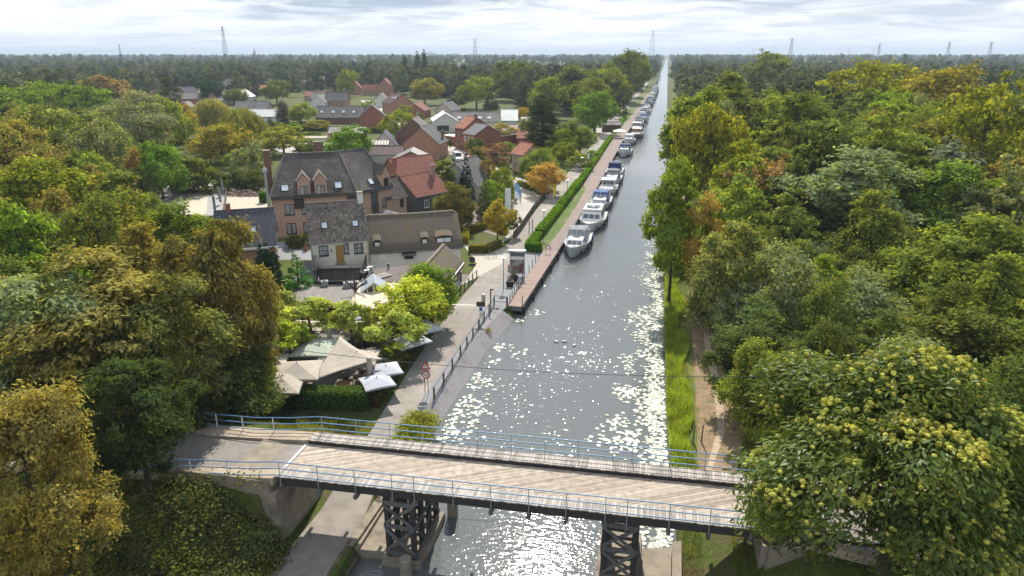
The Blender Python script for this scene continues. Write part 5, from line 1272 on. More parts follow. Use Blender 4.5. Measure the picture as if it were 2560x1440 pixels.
# benches
def bench(label, p, rz, m='greywood'):
    t = thing('bench', label, 'bench', (p[0], p[1], 0), rz)
    mb = MB()
    for i in range(3): mb.box(-.9, .9, -.22 + .15*i, -.1 + .15*i, .42, .46)
    mb.build('seat', M[m], t); mb = MB(); mb.box(-.9, .9, .24, .28, .55, .68); mb.box(-.9, .9, .26, .3, .74, .87); mb.build('backrest', M[m], t)
    for x in (-.75, .75):
        mb = MB(); mb.box(x-.04, x+.04, -.2, -.12, 0, .42); mb.box(x-.04, x+.04, .2, .28, 0, .9); mb.build('leg', M['darkmetal'], t)
bench('grey bench against the clipped hedge of the forecourt', at(1202, 632, 0), R_(12)); bench('wooden bench on the quay beside the hedge', at(1482, 420, 0), R_(90), 'walkwood')
def picnic(label, p, rz):
    t = thing('picnic_table', label, 'picnic table', (p[0], p[1], 0), rz)
    mb = MB()
    for i in range(5): mb.box(-.9, .9, -.38 + .155*i, -.24 + .155*i, .72, .76)
    mb.build('tabletop', M['deckwood'], t)
    for y in (-.75, .75):
        mb = MB(); mb.box(-.9, .9, y - .14, y + .14, .42, .46); mb.build('seat', M['deckwood'], t)
    for x in (-.6, .6):
        for s in (-1, 1):
            mb = MB(); mb.prism([(s*.75, 0), (s*.65, 0), (s*.2, .72), (s*.3, .72)], 'x', x - .04, x + .04); mb.build('leg', M['deckwood'], t)
    return t
picnic('pale wooden picnic table below the orange tree, left of its pair', at(1330, 472, 0), R_(10)); picnic('pale wooden picnic table below the orange tree, right of its pair', at(1348, 471, 0), R_(-15))
# palisade of split chestnut stakes along the bend
t = thing('stake_fence', 'long rustic fence of split stakes between the village street and the path', 'fence', (0, 0, 0))
pts = [g2(1285, 598), g2(1300, 580), g2(1318, 553), g2(1338, 523), g2(1356, 500), g2(1372, 478)]
mb = MB()
for a, b in zip(pts[:-1], pts[1:]):
    n = int(math.dist(a, b) / .11)
    for i in range(n):
        f = i / n; x = a[0] + (b[0]-a[0])*f + rnd.uniform(-.02, .02); y = a[1] + (b[1]-a[1])*f; h = rnd.uniform(1.1, 1.35)
        mb.tube([(x, y, -.05), (x + rnd.uniform(-.03, .03), y, h)], .045, 4)
o = mb.build('stakes', surf('split chestnut stakes', (.20, .165, .135), .9, (.13, .105, .085), 4, tint=.3), t); o['kind'] = 'stuff'
for z in (.3, .95):
    mb = MB(); mb.tube([(p[0], p[1], z) for p in pts], .02, 4); mb.build('wire', M['darkmetal'], t)
t = thing('gate_posts', 'two tall dark posts standing at the path edge', 'gate posts', (*g2(1327, 582), 0))
for x in (-.28, .28):
    mb = MB(); mb.box(x - .06, x + .06, -.06, .06, 0, 2.1 if x < 0 else 2.3); mb.build('post', M['tarwood'], t)
# flags
M['flagwhite'] = surf('white flag cloth', (.75, .77, .78), .8, (.66, .69, .72), 1); M['flagblue'] = surf('blue flag cloth', (.16, .34, .58), .8, (.20, .40, .64), 2)
def flag(label, p, h, w, fh, mats, rz=0, cat='flag', droop=.35, base=None, pole='white'):
    t = thing('flagpole', label, cat, (p[0], p[1], 0), rz)
    mb = MB(); mb.tube([(0, 0, 0), (0, 0, h)], [.05, .03], 6); mb.build('pole', M[pole], t)
    mb = MB(); nx, ny = 8, 9; g = []
    for j in range(ny + 1):
        row = []
        for i in range(nx + 1):
            u, v = i/nx, j/ny; row.append(mb.pt((u*w*(1 - droop*.4*u), .12*math.sin(u*7 + v*3)*u*w*.5, h - .1 - v*fh - droop*u*u*w*.8)))
        g.append(row)
    for j in range(ny):
        for i in range(nx): mb.mi = 0 if (len(mats) == 1 or j > ny*.5) else 1; mb.face((g[j][i], g[j][i+1], g[j+1][i+1], g[j+1][i]))
    o = mb.build('flag', [M[m] for m in mats], t)
    so_ = o.modifiers.new('thick', 'SOLIDIFY'); so_.thickness = .01
    return t
p = g2(1277, 583); flag('tall pole with hanging white banner flag on the forecourt', p, 7.6, 1.0, 4.2, ['flagwhite'], R_(175), droop=.1)
flag('tall pole with white and blue flag beside the white banner', g2(1287, 576), 8.2, 2.0, 2.6, ['flagwhite', 'flagblue'], R_(-25), droop=.9)
flag('small yellow beach flag beside the canal path', g2(1383, 517), 4.0, .55, 1.7, ['yellow'], R_(10), droop=.2)
flag('slim pole with small red flag by the far path lamp', g2(1468, 427), 4.5, .5, 1.4, ['flagwhite'], R_(10), droop=.2)
flag('pale flagpole beside the harbour kiosk', g2(1523, 318), 9, .9, 1.2, ['red'], R_(10), droop=.8); flag('second flagpole with pale flag near the harbour', g2(1580, 275), 7, 1.0, 1.6, ['flagwhite'], R_(10), droop=.4)
# parasol tables near the stake fence
def parasol(label, p, w, h, m, rz, group='terrace parasols', peak=.55, name='parasol', rib=True):
    t = thing(name, label, 'parasol', (p[0], p[1], p[2] if len(p) > 2 else 0), rz, group)
    mb = MB(); mb.tube([(0, 0, 0), (0, 0, h + peak)], .035, 6); mb.build('pole', M['darkmetal'], t)
    mb = MB(); n = 8; rings = []
    for f, z in ((1.0, h - .12), (1.0, h), (.55, h + peak * .42), (.16, h + peak * .86), (.02, h + peak)):
        ring = []
        for k in range(4):
            for s in range(6):
                u = s / 6; c0 = ((-1, -1), (1, -1), (1, 1), (-1, 1))[k]; c1 = ((1, -1), (1, 1), (-1, 1), (-1, -1))[k]
                sag = 1 - .05 * math.sin(math.pi * u)
                ring.append((w/2 * f * sag * (c0[0] + (c1[0]-c0[0])*u), w/2 * f * sag * (c0[1] + (c1[1]-c0[1])*u), z + (.06 * math.sin(math.pi*u) * (f > .3) * (z > h - .1))))
        rings.append(ring)
    mb.loft(rings, cap=False); o = mb.build('canopy', M[m], t)
    sm = o.modifiers.new('thick', 'SOLIDIFY'); sm.thickness = .02
    if rib:
        mb = MB(); mb.tube([(0, 0, h + peak), (0, 0, h + peak + .12)], [.05, .02], 6); mb.build('finial', M['darkmetal'], t)
        for k in range(4):
            c0 = ((-1, -1), (1, -1), (1, 1), (-1, 1))[k]; mb = MB(); mb.tube([(0, 0, h + peak - .04), (w*.49*c0[0], w*.49*c0[1], h - .03)], .015, 4); mb.build('rib', M['greywood'], t)
    return t
M['canvas'] = surf('cream parasol cloth', (.43, .375, .31), .9, (.36, .31, .255), 1.2, c3=(.34, .29, .23), s3=.9, r3=(.56, .72)); M['palecanvas'] = surf('white parasol cloth', (.43, .44, .48), .85, (.36, .37, .41), 1.3, c3=(.30, .30, .31), s3=.8, r3=(.55, .7))
M['greencanvas'] = surf('pale green canvas', (.42, .45, .36), .9)
parasol('white parasol at the end of the stake fence', (*g2(1388, 480), 0), 1.8, 1.9, 'palecanvas', .3, 'white parasols by the canal path')
parasol('white marquee roof on the quay beside the hedge', (*g2(1548, 345), 0), 4.6, 2.3, 'whitecanvas', .1, 'white parasols by the canal path', .9, 'marquee')
# ---------------------------------------------------------------- garden terrace
T = lambda u, v, z: at(u, v, z)
parasol('big cream parasol left of the near shade sail, its canopy stained grey', (*T(742, 912, 3.0)[:2], 0), 3.9, 2.45, 'canvas', R_(20), peak=.75)
parasol('cream parasol half hidden below the stained parasol behind the left timber post', (*T(700, 955, 2.4)[:2], 0), 3.9, 2.3, 'canvas', R_(16), peak=.7)
parasol('cream parasol behind the dark strap among the robinia leaves', (*T(665, 905, 2.4)[:2], 0), 3.6, 2.3, 'canvas', R_(24), peak=.6)
parasol('cream parasol with plane leaf shadow above the near shade sail', (*T(893, 885, 2.8)[:2], 0), 3.6, 2.4, 'canvas', R_(14), peak=.6)
parasol('large pale green edged parasol behind the grey trunk of the middle plane', (*T(800, 862, 2.4)[:2], 0), 4.4, 2.2, 'greencanvas', R_(10), peak=.6)
parasol('pale parasol under the left plane trees', (*T(765, 815, 2.4)[:2], 0), 3.8, 2.2, 'canvas', R_(5), peak=.6)
parasol('white parasol in front of the orangery arch', (*T(912, 778, 2.6)[:2], 0), 3.2, 2.4, 'palecanvas', R_(35), peak=.8)
parasol('pale parasol beside the middle plane tree', (*T(905, 815, 2.4)[:2], 0), 3.6, 2.2, 'canvas', R_(8), peak=.6)
parasol('white parasol at the path side of the lime green planes', (*T(1050, 812, 2.5)[:2], 0), 3.4, 2.2, 'palecanvas', R_(50), peak=.5)
parasol('cream parasol at the end of the ivy hedge below the lime green planes', (*T(1020, 845, 2.4)[:2], 0), 3.4, 2.2, 'palecanvas', R_(50), peak=.5)
parasol('blueish white parasol with printed square, upper of the two by the right timber post', (*T(965, 918, 2.2)[:2], 0), 2.5, 2.0, 'palecanvas', R_(35), peak=.4)
parasol('blueish white parasol with printed square, lower of the two by the right timber post', (*T(942, 946, 2.2)[:2], 0), 2.6, 1.9, 'palecanvas', R_(38), peak=.4)
# shade sail between posts
def sail(label, corners, m='canvas', sagc=.9, dip=.5):
    t = thing('shade_sail', label, 'shade sail', (0, 0, 0))
    A_, B_, C_ = map(Vector, corners); cen = (A_ + B_ + C_) / 3
    mb = MB(); n = 14; ids = {}
    for i in range(n + 1):
        for j in range(n + 1 - i):
            a = i / n; b = j / n; c_ = 1 - a - b
            p = A_ * a + B_ * b + C_ * c_
            edge = 27 * a * b * c_
            for (u, w_, P, Q) in ((a, b, A_, B_), (b, c_, B_, C_), (c_, a, C_, A_)):
                k = 4 * u * w_ * (1 - (1 - u - w_)) ; p = p + (cen - p) * .16 * 4 * u * w_
            p.z -= dip * .35 * edge
            ids[i, j] = mb.pt(p)
    for i in range(n):
        for j in range(n - i):
            mb.face((ids[i, j], ids[i+1, j], ids[i, j+1]))
            if i + j < n - 1: mb.face((ids[i+1, j], ids[i+1, j+1], ids[i, j+1]))
    o = mb.build('cloth', M[m], t, smooth=True); o.modifiers.new('thick', 'SOLIDIFY').thickness = .012
    for P in (A_, B_, C_):
        d_ = (P - cen).normalized(); mb = MB(); mb.tube([P - d_ * .1, P + d_ * .4], .02, 4); mb.build('corner_rope', M['galv'], t)
sail('big cream shade sail stretched low between the timber posts', (T(757, 962, 1.9), T(958, 897, 3.0), T(850, 840, 3.4)))
sail('cream shade sail corner under the robinia branches', (T(640, 958, 2.0), T(752, 985, 1.2), T(690, 915, 3.0)))
for lab, (u, v), h in (('timber post at the left end of the near shade sail', (746, 986), 3.0), ('timber post at the right end of the near shade sail behind the clipped hedge', (929, 983), 3.4), ('grey timber post in the middle of the terrace', (830, 905), 3.6), ('timber post beside the lime green plane leaves', (972, 905), 2.7)):
    p = T(u, v, 0); mb = MB(); mb.bbox(p[0]-.17, p[0]+.17, p[1]-.17, p[1]+.17, 0, h, .04); tag(mb.build('timber_post', M['walkwood']), lab, 'post', 'timber posts of the terrace')
M['tabletop'] = surf('varnished table top', (.42, .22, .09), .5, (.34, .17, .07), 3, stretch=(4, 1, 1))
def table(label, p, rz, round_=False, n=4):
    t = thing('terrace_table', label, 'table', (p[0], p[1], 0), rz, 'terrace tables')
    mb = MB()
    if round_: mb.lathe([(.62, .71), (.64, .73), (.62, .75)], 20)
    else: mb.bbox(-.6, .6, -.38, .38, .71, .75, .01)
    mb.build('tabletop', M['tabletop'], t)
    for x, y in ((-.4, -.28), (.4, -.28), (.4, .28), (-.4, .28)):
        mb = MB(); mb.tube([(x, y, 0), (x, y, .71)], .025, 5); mb.build('leg', M['darkmetal'], t)
    return t
def chair(label, p, rz):
    t = thing('terrace_chair', label, 'chair', (p[0], p[1], 0), rz, 'terrace chairs')
    mb = MB(); mb.bbox(-.23, .23, -.22, .22, .42, .46, .01); mb.build('seat', M['teak'], t)
    mb = MB(); mb.box(-.22, .22, .2, .24, .5, .88); mb.build('backrest', M['teak'], t)
    for x in (-.2, .2):
        for y in (-.19, .21):
            mb = MB(); mb.tube([(x, y, 0), (x, y, .42 if y < 0 else .88)], .018, 4); mb.build('leg', M['darkmetal'], t)
    return t
tabs = [('round table in the gap under the near shade sail', (857, 958), True), ('square table beside the right plane trunk', (898, 845), False), ('table in the shade behind the left plane trunk', (742, 858), False), ('table behind the left plane next to its neighbour', (765, 856), False), ('table below the stained parasol', (752, 950), False), ('table beside the lower blueish white parasol', (900, 942), True)]
ct = table(tabs[0][0], T(*tabs[0][1], .75), .2, True)
for lab, uv, rd in tabs[1:]: table(lab, T(*uv, .75), rnd.uniform(0, 1), rd)
seat_lab = ['wooden chair pulled up to the round table under the near shade sail', 'wooden chair at the square table by the right plane trunk', 'wooden chair at the shaded table behind the left plane', 'wooden chair at the neighbouring table behind the left plane', 'wooden chair at the table below the stained parasol', 'wooden chair beside the lower blueish white parasol']
c0 = None
for k, (lab, uv, rd) in enumerate(tabs):
    p = T(*uv, .75)
    for a in (0.3, 1.9, 3.4, 5.0):
        x, y = p[0] + .85 * math.sin(a), p[1] - .85 * math.cos(a)
        if c0 is None: c0 = chair(seat_lab[k], (x, y), a + math.pi); continue
        c = copy_tree(c0); c.location = (x, y, 0); c.rotation_euler = (0, 0, a + math.pi); c['label'] = seat_lab[k]
# overhead cable over the canal
t = thing('overhead_cable', 'thin sagging cable crossing the canal above the garden terrace', 'cable', (0, 0, 0))
a = Vector(at(560, 850, 7.6)); b = Vector(at(2120, 938, 7.6)); mb = MB()
mb.tube([a.lerp(b, i/30) - Vector((0, 0, 1.1 * 4 * (i/30) * (1 - i/30))) for i in range(31)], .022, 4); mb.build('cable', M['greywood'], t)
# ---------------------------------------------------------------- vehicles
M['carwhite'] = surf('white car paint', (.70, .70, .70), .25, (.68, .68, .68), .5, coat=.6); M['carsilver'] = surf('silver car paint', (.42, .44, .46), .25, (.40, .42, .44), .5, metal=.4, coat=.6); M['cardark'] = surf('dark car paint', (.025, .028, .035), .2, coat=.6); M['carred'] = surf('red car paint', (.42, .03, .025), .25, coat=.6)
def vehicle(name, label, p, rz, m, L=4.3, W=1.78, H=1.5, kind='car', z=0.0, cat='car', group='parked cars'):
    t = thing(name, label, cat, (p[0], p[1], z), rz, group)
    if kind == 'van': prof = [(0, .35), (0, 1.0), (.12, 1.05), (.9, 1.2), (1.55, H - .05), (1.8, H), (L - .1, H), (L, H - .2), (L, .35)]
    else: prof = [(0, .32), (0, .68), (.12, .78), (1.15, .92), (1.85, H - .04), (2.2, H), (L - 1.15, H - .03), (L - .35, .98), (L - .03, .9), (L, .4)]
    mb = MB(); rings = []
    for x, ins in ((-W/2, .12), (-W/2 + .1, .0), (W/2 - .1, 0), (W/2, .12)):
        rings.append([(x * (1 if zz < .95 else .86), y + (ins if y < L/2 else -ins) * .6, zz - (ins * .3 if zz > .6 else 0)) for y, zz in prof])
    mb.loft(rings); mb.build('body', M[m], t, smooth=False)
    i0 = 3 if kind == 'van' else 3; a, b = prof[i0], prof[i0 + 1]
    mb = MB(); w_ = W * .40
    q = [(-w_, a[0] + .08, a[1] + .09), (w_, a[0] + .08, a[1] + .09), (w_ * .95, b[0] - .02, b[1] - .04), (-w_ * .95, b[0] - .02, b[1] - .04)]
    mb.loft([q, [(x, y - .04, zz + .04) for x, y, zz in q]]); mb.build('windscreen', M['glass'], t)
    for s in (-1, 1):
        mb = MB(); xx = s * W/2 * .90
        if kind == 'van': q = [(xx, 1.0, 1.2), (xx, 1.9, 1.2), (xx, 1.9, H - .35), (xx, 1.5, H - .35)]
        else: q = [(xx, 1.4, .98), (xx, L - .75, 1.0), (xx, L - 1.2, H - .12), (xx, 2.0, H - .12)]
        mb.loft([q, [(x + s * .03, y, zz) for x, y, zz in q]]); mb.build('side_window', M['glass'], t)
        for y in (.8, L - .8):
            mb = MB(); mb.prism([(y + .32 * math.cos(k_ * math.pi/9), .32 + .32 * math.sin(k_ * math.pi/9)) for k_ in range(18)], 'x', s * W/2 - .12, s * W/2 + .02); wh = mb.build('wheel', M['black'], t)
            mb = MB(); mb.prism([(y + .19 * math.cos(k_ * math.pi/6), .32 + .19 * math.sin(k_ * math.pi/6)) for k_ in range(12)], 'x', s * W/2 + (.021 if s > 0 else -.032), s * W/2 + (.032 if s > 0 else -.021)); mb.build('rim', M['galv'], wh)
        mb = MB(); mb.bbox(s * W * .36 - .18, s * W * .36 + .18, -.03, .03, .56, .72, .01); mb.build('headlight', M['paleglass'], t)
    mb = MB(); q = [(-w_*.95, L - .32, 1.02), (w_*.95, L - .32, 1.02), (w_*.9, L - 1.08, H - .1), (-w_*.9, L - 1.08, H - .1)] if kind == 'car' else [(-w_*.9, L + .005, 1.2), (w_*.9, L + .005, 1.2), (w_*.9, L - .12, H - .3), (-w_*.9, L - .12, H - .3)]
    mb.loft([q, [(x, y + .04, zz + .03) for x, y, zz in q]]); mb.build('rear_window', M['glass'], t)
    return t
vehicle('parked_van', 'white delivery van driving down the village street', at(1148, 404, 0), R_(28), 'carwhite', 5.4, 2.0, 2.3, 'van', cat='van')
vehicle('parked_car', 'silver estate car parked on the grass beside the canal path', at(1432, 417, 0), R_(0), 'carsilver', 4.4, 1.8, 1.6)
vehicle('parked_van', 'white van parked beside the cottage with the orange roof', at(1311, 447, 0), R_(-8), 'carwhite', 4.4, 1.8, 1.9, 'van', cat='van')
vehicle('parked_car', 'white car behind the low hedge next to the white van', at(1322, 452, 0), R_(-20), 'carwhite')
vehicle('parked_car', 'red car on the village street behind the dark conifers', at(1175, 398, 0), R_(28), 'carred')
vehicle('parked_car', 'white car parked before the striped roof house', at(950, 285, 0), R_(30), 'carwhite')
vehicle('parked_car', 'dark car parked by the harbour kiosk', at(1473, 345, 0), R_(80), 'cardark'); vehicle('parked_car', 'second dark car parked by the harbour kiosk', at(1480, 337, 0), R_(80), 'cardark')
vehicle('parked_car', 'pale blue white car half hidden between the yellow tree and the robinia', at(180, 1062, 1.6), R_(95), 'carwhite', z=land_z(*at(180, 1062, 1.6)[:2]) + .05)
vehicle('parked_car', 'pale car under the trees beside its neighbour on the embankment road', at(128, 1058, 1.6), R_(95), 'carsilver', z=land_z(*at(128, 1058, 1.6)[:2]) + .05)
# yellow container
p = at(1117, 363, 0); t = thing('skip', 'yellow waste skip outside the brick annex with arches', 'skip', (p[0], p[1], 0), R_(-30))
mb = MB(); mb.loft([[(-.8, -.6, .1), (.8, -.6, .1), (.8, .6, .1), (-.8, .6, .1)], [(-1.1, -.8, 1.7), (1.1, -.8, 1.7), (1.1, .8, 1.7), (-1.1, .8, 1.7)]]); mb.build('skip_body', M['yellow'], t)
mb = MB(); mb.box(-1.12, 1.12, -.82, .82, 1.705, 1.76); mb.build('lid', M['yellow'], t)
t = thing('motor_scooter', 'dark motorcycle parked at the wall of the orange roofed cottage', 'motorcycle', (*g2(1276, 428), 0), R_(40))
for x in (-.6, .65):
    mb = MB(); mb.prism([(x + .32*math.cos(k*math.pi/8), .32 + .32*math.sin(k*math.pi/8)) for k in range(16)], 'y', -.07, .07); mb.build('wheel', M['black'], t)
mb = MB(); mb.loft([[(-.7, -.12, .45), (.5, -.12, .4), (.5, .12, .4), (-.7, .12, .45)], [(-.75, -.14, .8), (.3, -.12, .9), (.3, .12, .9), (-.75, .14, .8)]]); mb.tube([(.62, 0, .35), (.4, 0, 1.1)], .04, 6); mb.build('body', M['cardark'], t)
mb = MB(); mb.tube([(.35, -.35, 1.08), (.4, 0, 1.12), (.35, .35, 1.08)], .02, 5); mb.build('handlebar', M['galv'], t)
t = thing('garden_wall', 'low dark wall in front of the orange roofed cottage', 'wall', (0, 0, 0))
a, b = g2(1284, 433), g2(1302, 436); mb = MB(); mb.tube([(a[0], a[1], .45), (b[0], b[1], .45)], .5, 4); mb.build('wall', M['brownbrick'], t)
# car park banners, panel fence and rubble
for k, (u, v, z) in enumerate(((556, 470, 0), (552, 490, 0), (546, 512, 0), (533, 537, 0))):
    lab = ['farthest grey car park banner, by the dark hedge', 'third grey car park banner from the slate roof', 'second grey car park banner from the slate roof', 'grey car park banner nearest the slate blue roof'][k]
    p = at(u + 6, v, 0); t = thing('banner', lab, 'banner', (p[0], p[1], 0), R_(-30), 'car park banners')
    mb = MB(); mb.tube([(.5, 0, 0), (.5, 0, 3.6)], .05, 6); mb.tube([(.5, 0, 3.5), (-.55, 0, 3.5)], .03, 5); mb.build('pole', M['galv'], t)
    mb = MB(); mb.box(-.5, .42, -.012, .012, .55, 3.45); c_ = mb.build('cloth', surf('grey banner cloth', (.14, .15, .16), .8, (.12, .13, .14), 2), t)
    text(c_, "'t Vennekot", .44, 'white', (-.04, -.02, 2.0), (math.pi/2, -math.pi/2, 0))
t = thing('panel_fence', 'grey wooden panel fence behind the rubble heap', 'fence', (0, 0, 0))
a, b = g2(572, 470), g2(668, 468)
for i in range(5):
    f0, f1 = i/5, (i+.96)/5; P = lambda f: (a[0] + (b[0]-a[0])*f, a[1] + (b[1]-a[1])*f)
    mb = MB(); fence_panel(mb, P(f0), P(f1), .05, 1.85, .3, .04, .01); mb.build('panel', M['walkwood'], t)
    c_ = P(f0); mb = MB(); mb.box(c_[0]-.08, c_[0]+.08, c_[1]-.08, c_[1]+.08, 0, 2.0); mb.build('post', M['concrete'], t)
post_rail('chestnut_fence', 'leaning wooden paling fence beside the car park banners', [g2(568, 475), g2(566, 500), g2(560, 535)], (.5, 1.0), 1.2, .8, 'walkwood', 'walkwood', .05, .04)
mb = MB(); c_ = at(610, 487, 0)
for k in range(240):
    a = rnd.uniform(0, 6.28); rr = 3.6 * math.sqrt(rnd.random()); x = c_[0] + rr*math.cos(a)*1.25; y = c_[1] + rr*math.sin(a)*.7; z = max(0, .95*(1 - (rr/3.6)**1.6)) * rnd.uniform(.6, 1.1)
    mb.M = Matrix.Translation((x, y, z)) @ Matrix.Rotation(rnd.uniform(0, 3), 4, Vector((rnd.random(), rnd.random(), rnd.random() + .1)))
    s_ = rnd.uniform(.08, .3); mb.box(-s_*1.6, s_*1.6, -s_*.6, s_*.6, -s_*.4, s_*.4)
tag(mb.build('rubble_heap', surf('broken brick and timber', (.36, .26, .20), .9, (.20, .155, .125), 3, tint=.4)), 'heap of broken bricks and timber in the sandy yard', 'rubble', kind='stuff')
t = thing('pot_plant', 'terracotta pot with a small conifer on the hotel yard', 'pot plant', (*g2(765, 628), 0))
mb = MB(); mb.lathe([(.22, 0), (.32, .5), (.34, .55), (.3, .55)], 12); mb.build('pot', surf('terracotta', (.30, .14, .09)), t)
mb = MB(); mb.lathe([(.05, .5), (.28, .7), (.2, 1.1), (.02, 1.5)], 9); mb.build('plant', surf('russet foliage', (.20, .09, .05), .9), t)
for lab, (u, v) in (('plain wooden fence post on the grass bank nearer the water', (1732, 1106)), ('plain wooden fence post beside the trodden path with pale top', (1753, 1106))):
    p = at(u, v, -.2); mb = MB(); mb.tube([(p[0], p[1], -.3), (p[0] + .03, p[1], 1.35)], [.07, .055], 6); tag(mb.build('fence_post', M['greywood']), lab, 'post', 'fence posts on the bank')
# birds on the water
def bird(label, p, rz, s=1.0, m='white'):
    t = thing('goose', label, 'bird', (p[0], p[1], WZ), rz, 'white birds on the canal')
    mb = MB(); rings = []
    for u in range(9):
        f = u / 8; y = -.42 + .84 * f; r_ = .19 * math.sin(math.pi * min(1, f * .95 + .03)) ** .7 + .01
        rings.append([(r_ * math.cos(k*math.pi/5), y, .1 + r_ * .75 * math.sin(k*math.pi/5) + .1 * max(0, f - .7)) for k in range(10)])
    mb.loft(rings); body = mb.build('body', M[m], t, smooth=True)
    mb = MB(); mb.tube([(0, -.3, .16), (0, -.42, .32), (0, -.43, .5), (0, -.5, .56), (0, -.6, .54)], [.07, .05, .045, .06, .03], 7); mb.build('neck_and_head', M[m], t, smooth=True)
    mb = MB(); mb.tube([(0, -.58, .545), (0, -.69, .52)], [.025, .008], 5); mb.build('beak', surf('orange beak', (.6, .25, .04)), t)
    for x in (-1, 1):
        mb = MB(); mb.loft([[(x*.16, -.2, .16), (x*.19, .1, .14), (x*.14, .38, .22), (x*.1, .1, .28)], [(x*.19, -.18, .17), (x*.22, .1, .16), (x*.16, .4, .24), (x*.13, .1, .3)]]); mb.build('wing', M[m], t)
    t.scale = (s, s, s); return t
b0 = bird('white waterbird on the open canal, leftmost of the three together', at(1390, 855, WZ), 1.2, .72)
for lab, uv, rz in (('white waterbird on the open canal, middle of the three together', (1411, 855), 2.0), ('white waterbird on the open canal, rightmost of the three together', (1436, 864), 3.0)):
    c = copy_tree(b0); c['label'] = lab; c.location = at(*uv, WZ); c.rotation_euler = (0, 0, rz)
# ---------------------------------------------------------------- far landmarks
def pylon(label, px, py, base_v, d, style=0):
    """lattice pylon whose top shows at photo point (px, py), d metres away"""
    y = py - 720; fw = FPX*_cp - y*_sp; dn = FPX*_sp + y*_cp; tt = d / fw; a = (px - 1280) * tt
    x, yw, z = FX*d + RX*a, FY*d + RY*a, CAMZ - dn*tt
    t = thing('power_pylon', label, 'pylon', (x, yw, 0), PSI + rnd.uniform(-.2, .2), 'lattice power pylons')
    Hh = z; k = Hh / 50; th = max(.12, d / 1500 * .22)
    mb = MB(); wl = lambda h: (5.2 * (1 - h) ** 1.15 + .9) * k * (.55 if style else .8)
    n = 9
    hs = [i / n for i in range(n + 1)]
    for sx, sy in ((-1, -1), (1, -1), (1, 1), (-1, 1)):
        mb.tube([(sx * wl(h), sy * wl(h), h * Hh) for h in hs], th, 4)
    for h0, h1 in zip(hs[:-1], hs[1:]):
        for sx, sy, ex, ey in ((-1, -1, 1, -1), (1, -1, 1, 1), (1, 1, -1, 1), (-1, 1, -1, -1)):
            mb.tube([(sx*wl(h0), sy*wl(h0), h0*Hh), (ex*wl(h1), ey*wl(h1), h1*Hh)], th*.6, 3); mb.tube([(ex*wl(h0), ey*wl(h0), h0*Hh), (sx*wl(h1), sy*wl(h1), h1*Hh)], th*.6, 3)
    mb.build('lattice_mast', M['pylon'], t)
    for h, l in ((.74, 8), (.86, 6.2), (.98, 4.5)) if not style else ((.93, 3.2), (.99, 2.6)):
        mb = MB(); zz = h * Hh; l *= k * (1.3 if not style else 1)
        for s in (-1, 1):
            mb.tube([(s * wl(h), 0, zz - 1.2*k), (s * l, 0, zz), (s * wl(h), 0, zz + .8*k)], th*.7, 3)
            mb.tube([(s * l * .95, 0, zz), (s * l * .95, 0, zz - 2.2*k)], th*.5, 3)
        mb.build('cross_arm', M['pylon'], t)
M['pylon'] = surf('weathered galvanised steel', (.20, .215, .225), .7, (.17, .18, .19), .3)
pylon('tall lattice pylon behind the village, biggest on the horizon', 555, 66, 150, 820, 1)
pylon('lattice pylon above the far woods left of the canal end', 1187, 97, 140, 1500); pylon('lattice pylon standing beside the far end of the canal', 1633, 75, 137, 1300)
pylon('lattice pylon right of the canal, nearest of the row on the right', 1981, 95, 135, 1500); pylon('lattice pylon second in the row on the right', 2200, 109, 133, 1900); pylon('lattice pylon third in the row on the right', 2375, 104, 132, 1700); pylon('lattice pylon last in the row on the right', 2480, 104, 132, 1750)
pylon('tiny lattice mast on the far left horizon', 297, 111, 130, 2400, 1)
for lab, u0, v0, d0, u1, v1, d1 in (('faint power line left of the biggest pylon', -200, 104, 1000, 553, 76, 820), ('lower faint power line left of the biggest pylon', -200, 137, 1000, 552, 100, 820)):
    def wp(u, v, d):
        y = v - 720; fw = FPX*_cp - y*_sp; dn = FPX*_sp + y*_cp; q_ = d/fw; a = (u-1280)*q_; return Vector((FX*d + RX*a, FY*d + RY*a, CAMZ - dn*q_))
    a, b = wp(u0, v0, d0), wp(u1, v1, d1); mb = MB(); mb.tube([a.lerp(b, i/20) - Vector((0, 0, 6*4*(i/20)*(1-i/20))) for i in range(21)], .07, 3); tag(mb.build('power_line', M['pylon']), lab, 'power line', 'power lines')
p = at(635, 138, 8); t = thing('church_tower', 'dark pointed church tower on the horizon beyond the village', 'church tower', (-2060, 3320, 0))
mb = MB(); mb.box(-5, 5, -5, 5, 0, 34); mb.build('tower', M['brownbrick'], t); mb = MB(); mb.lathe([(7, 34), (4.5, 40), (.3, 58)], 8); mb.build('spire', M['tile_slate'], t)
for lab, (u, w_, h_), d in (('low wooded spoil heap hill on the horizon, broader of two', (1072, 300, 44), 6000), ('low wooded spoil heap hill on the horizon, smaller of two', (1137, 190, 33), 6200)):
    a = (u - 1280) / (FPX*_cp + 585*_sp) * d; mb = MB(); rings = []
    for f in (1.0, .8, .55, .3, .12): rings.append([(FX*d + RX*a + w_*f*.5*math.cos(k*math.pi/16)*(1 + .1*math.sin(k*3)), FY*d + RY*a + w_*f*.5*math.sin(k*math.pi/16), 5 + h_*(1 - f**1.2) - 8*f) for k in range(32)])
    mb.loft(rings); tag(mb.build('hill', surf('wooded hill', (.055, .075, .06), .95, (.04, .055, .045), .02), smooth=True), kind='structure')
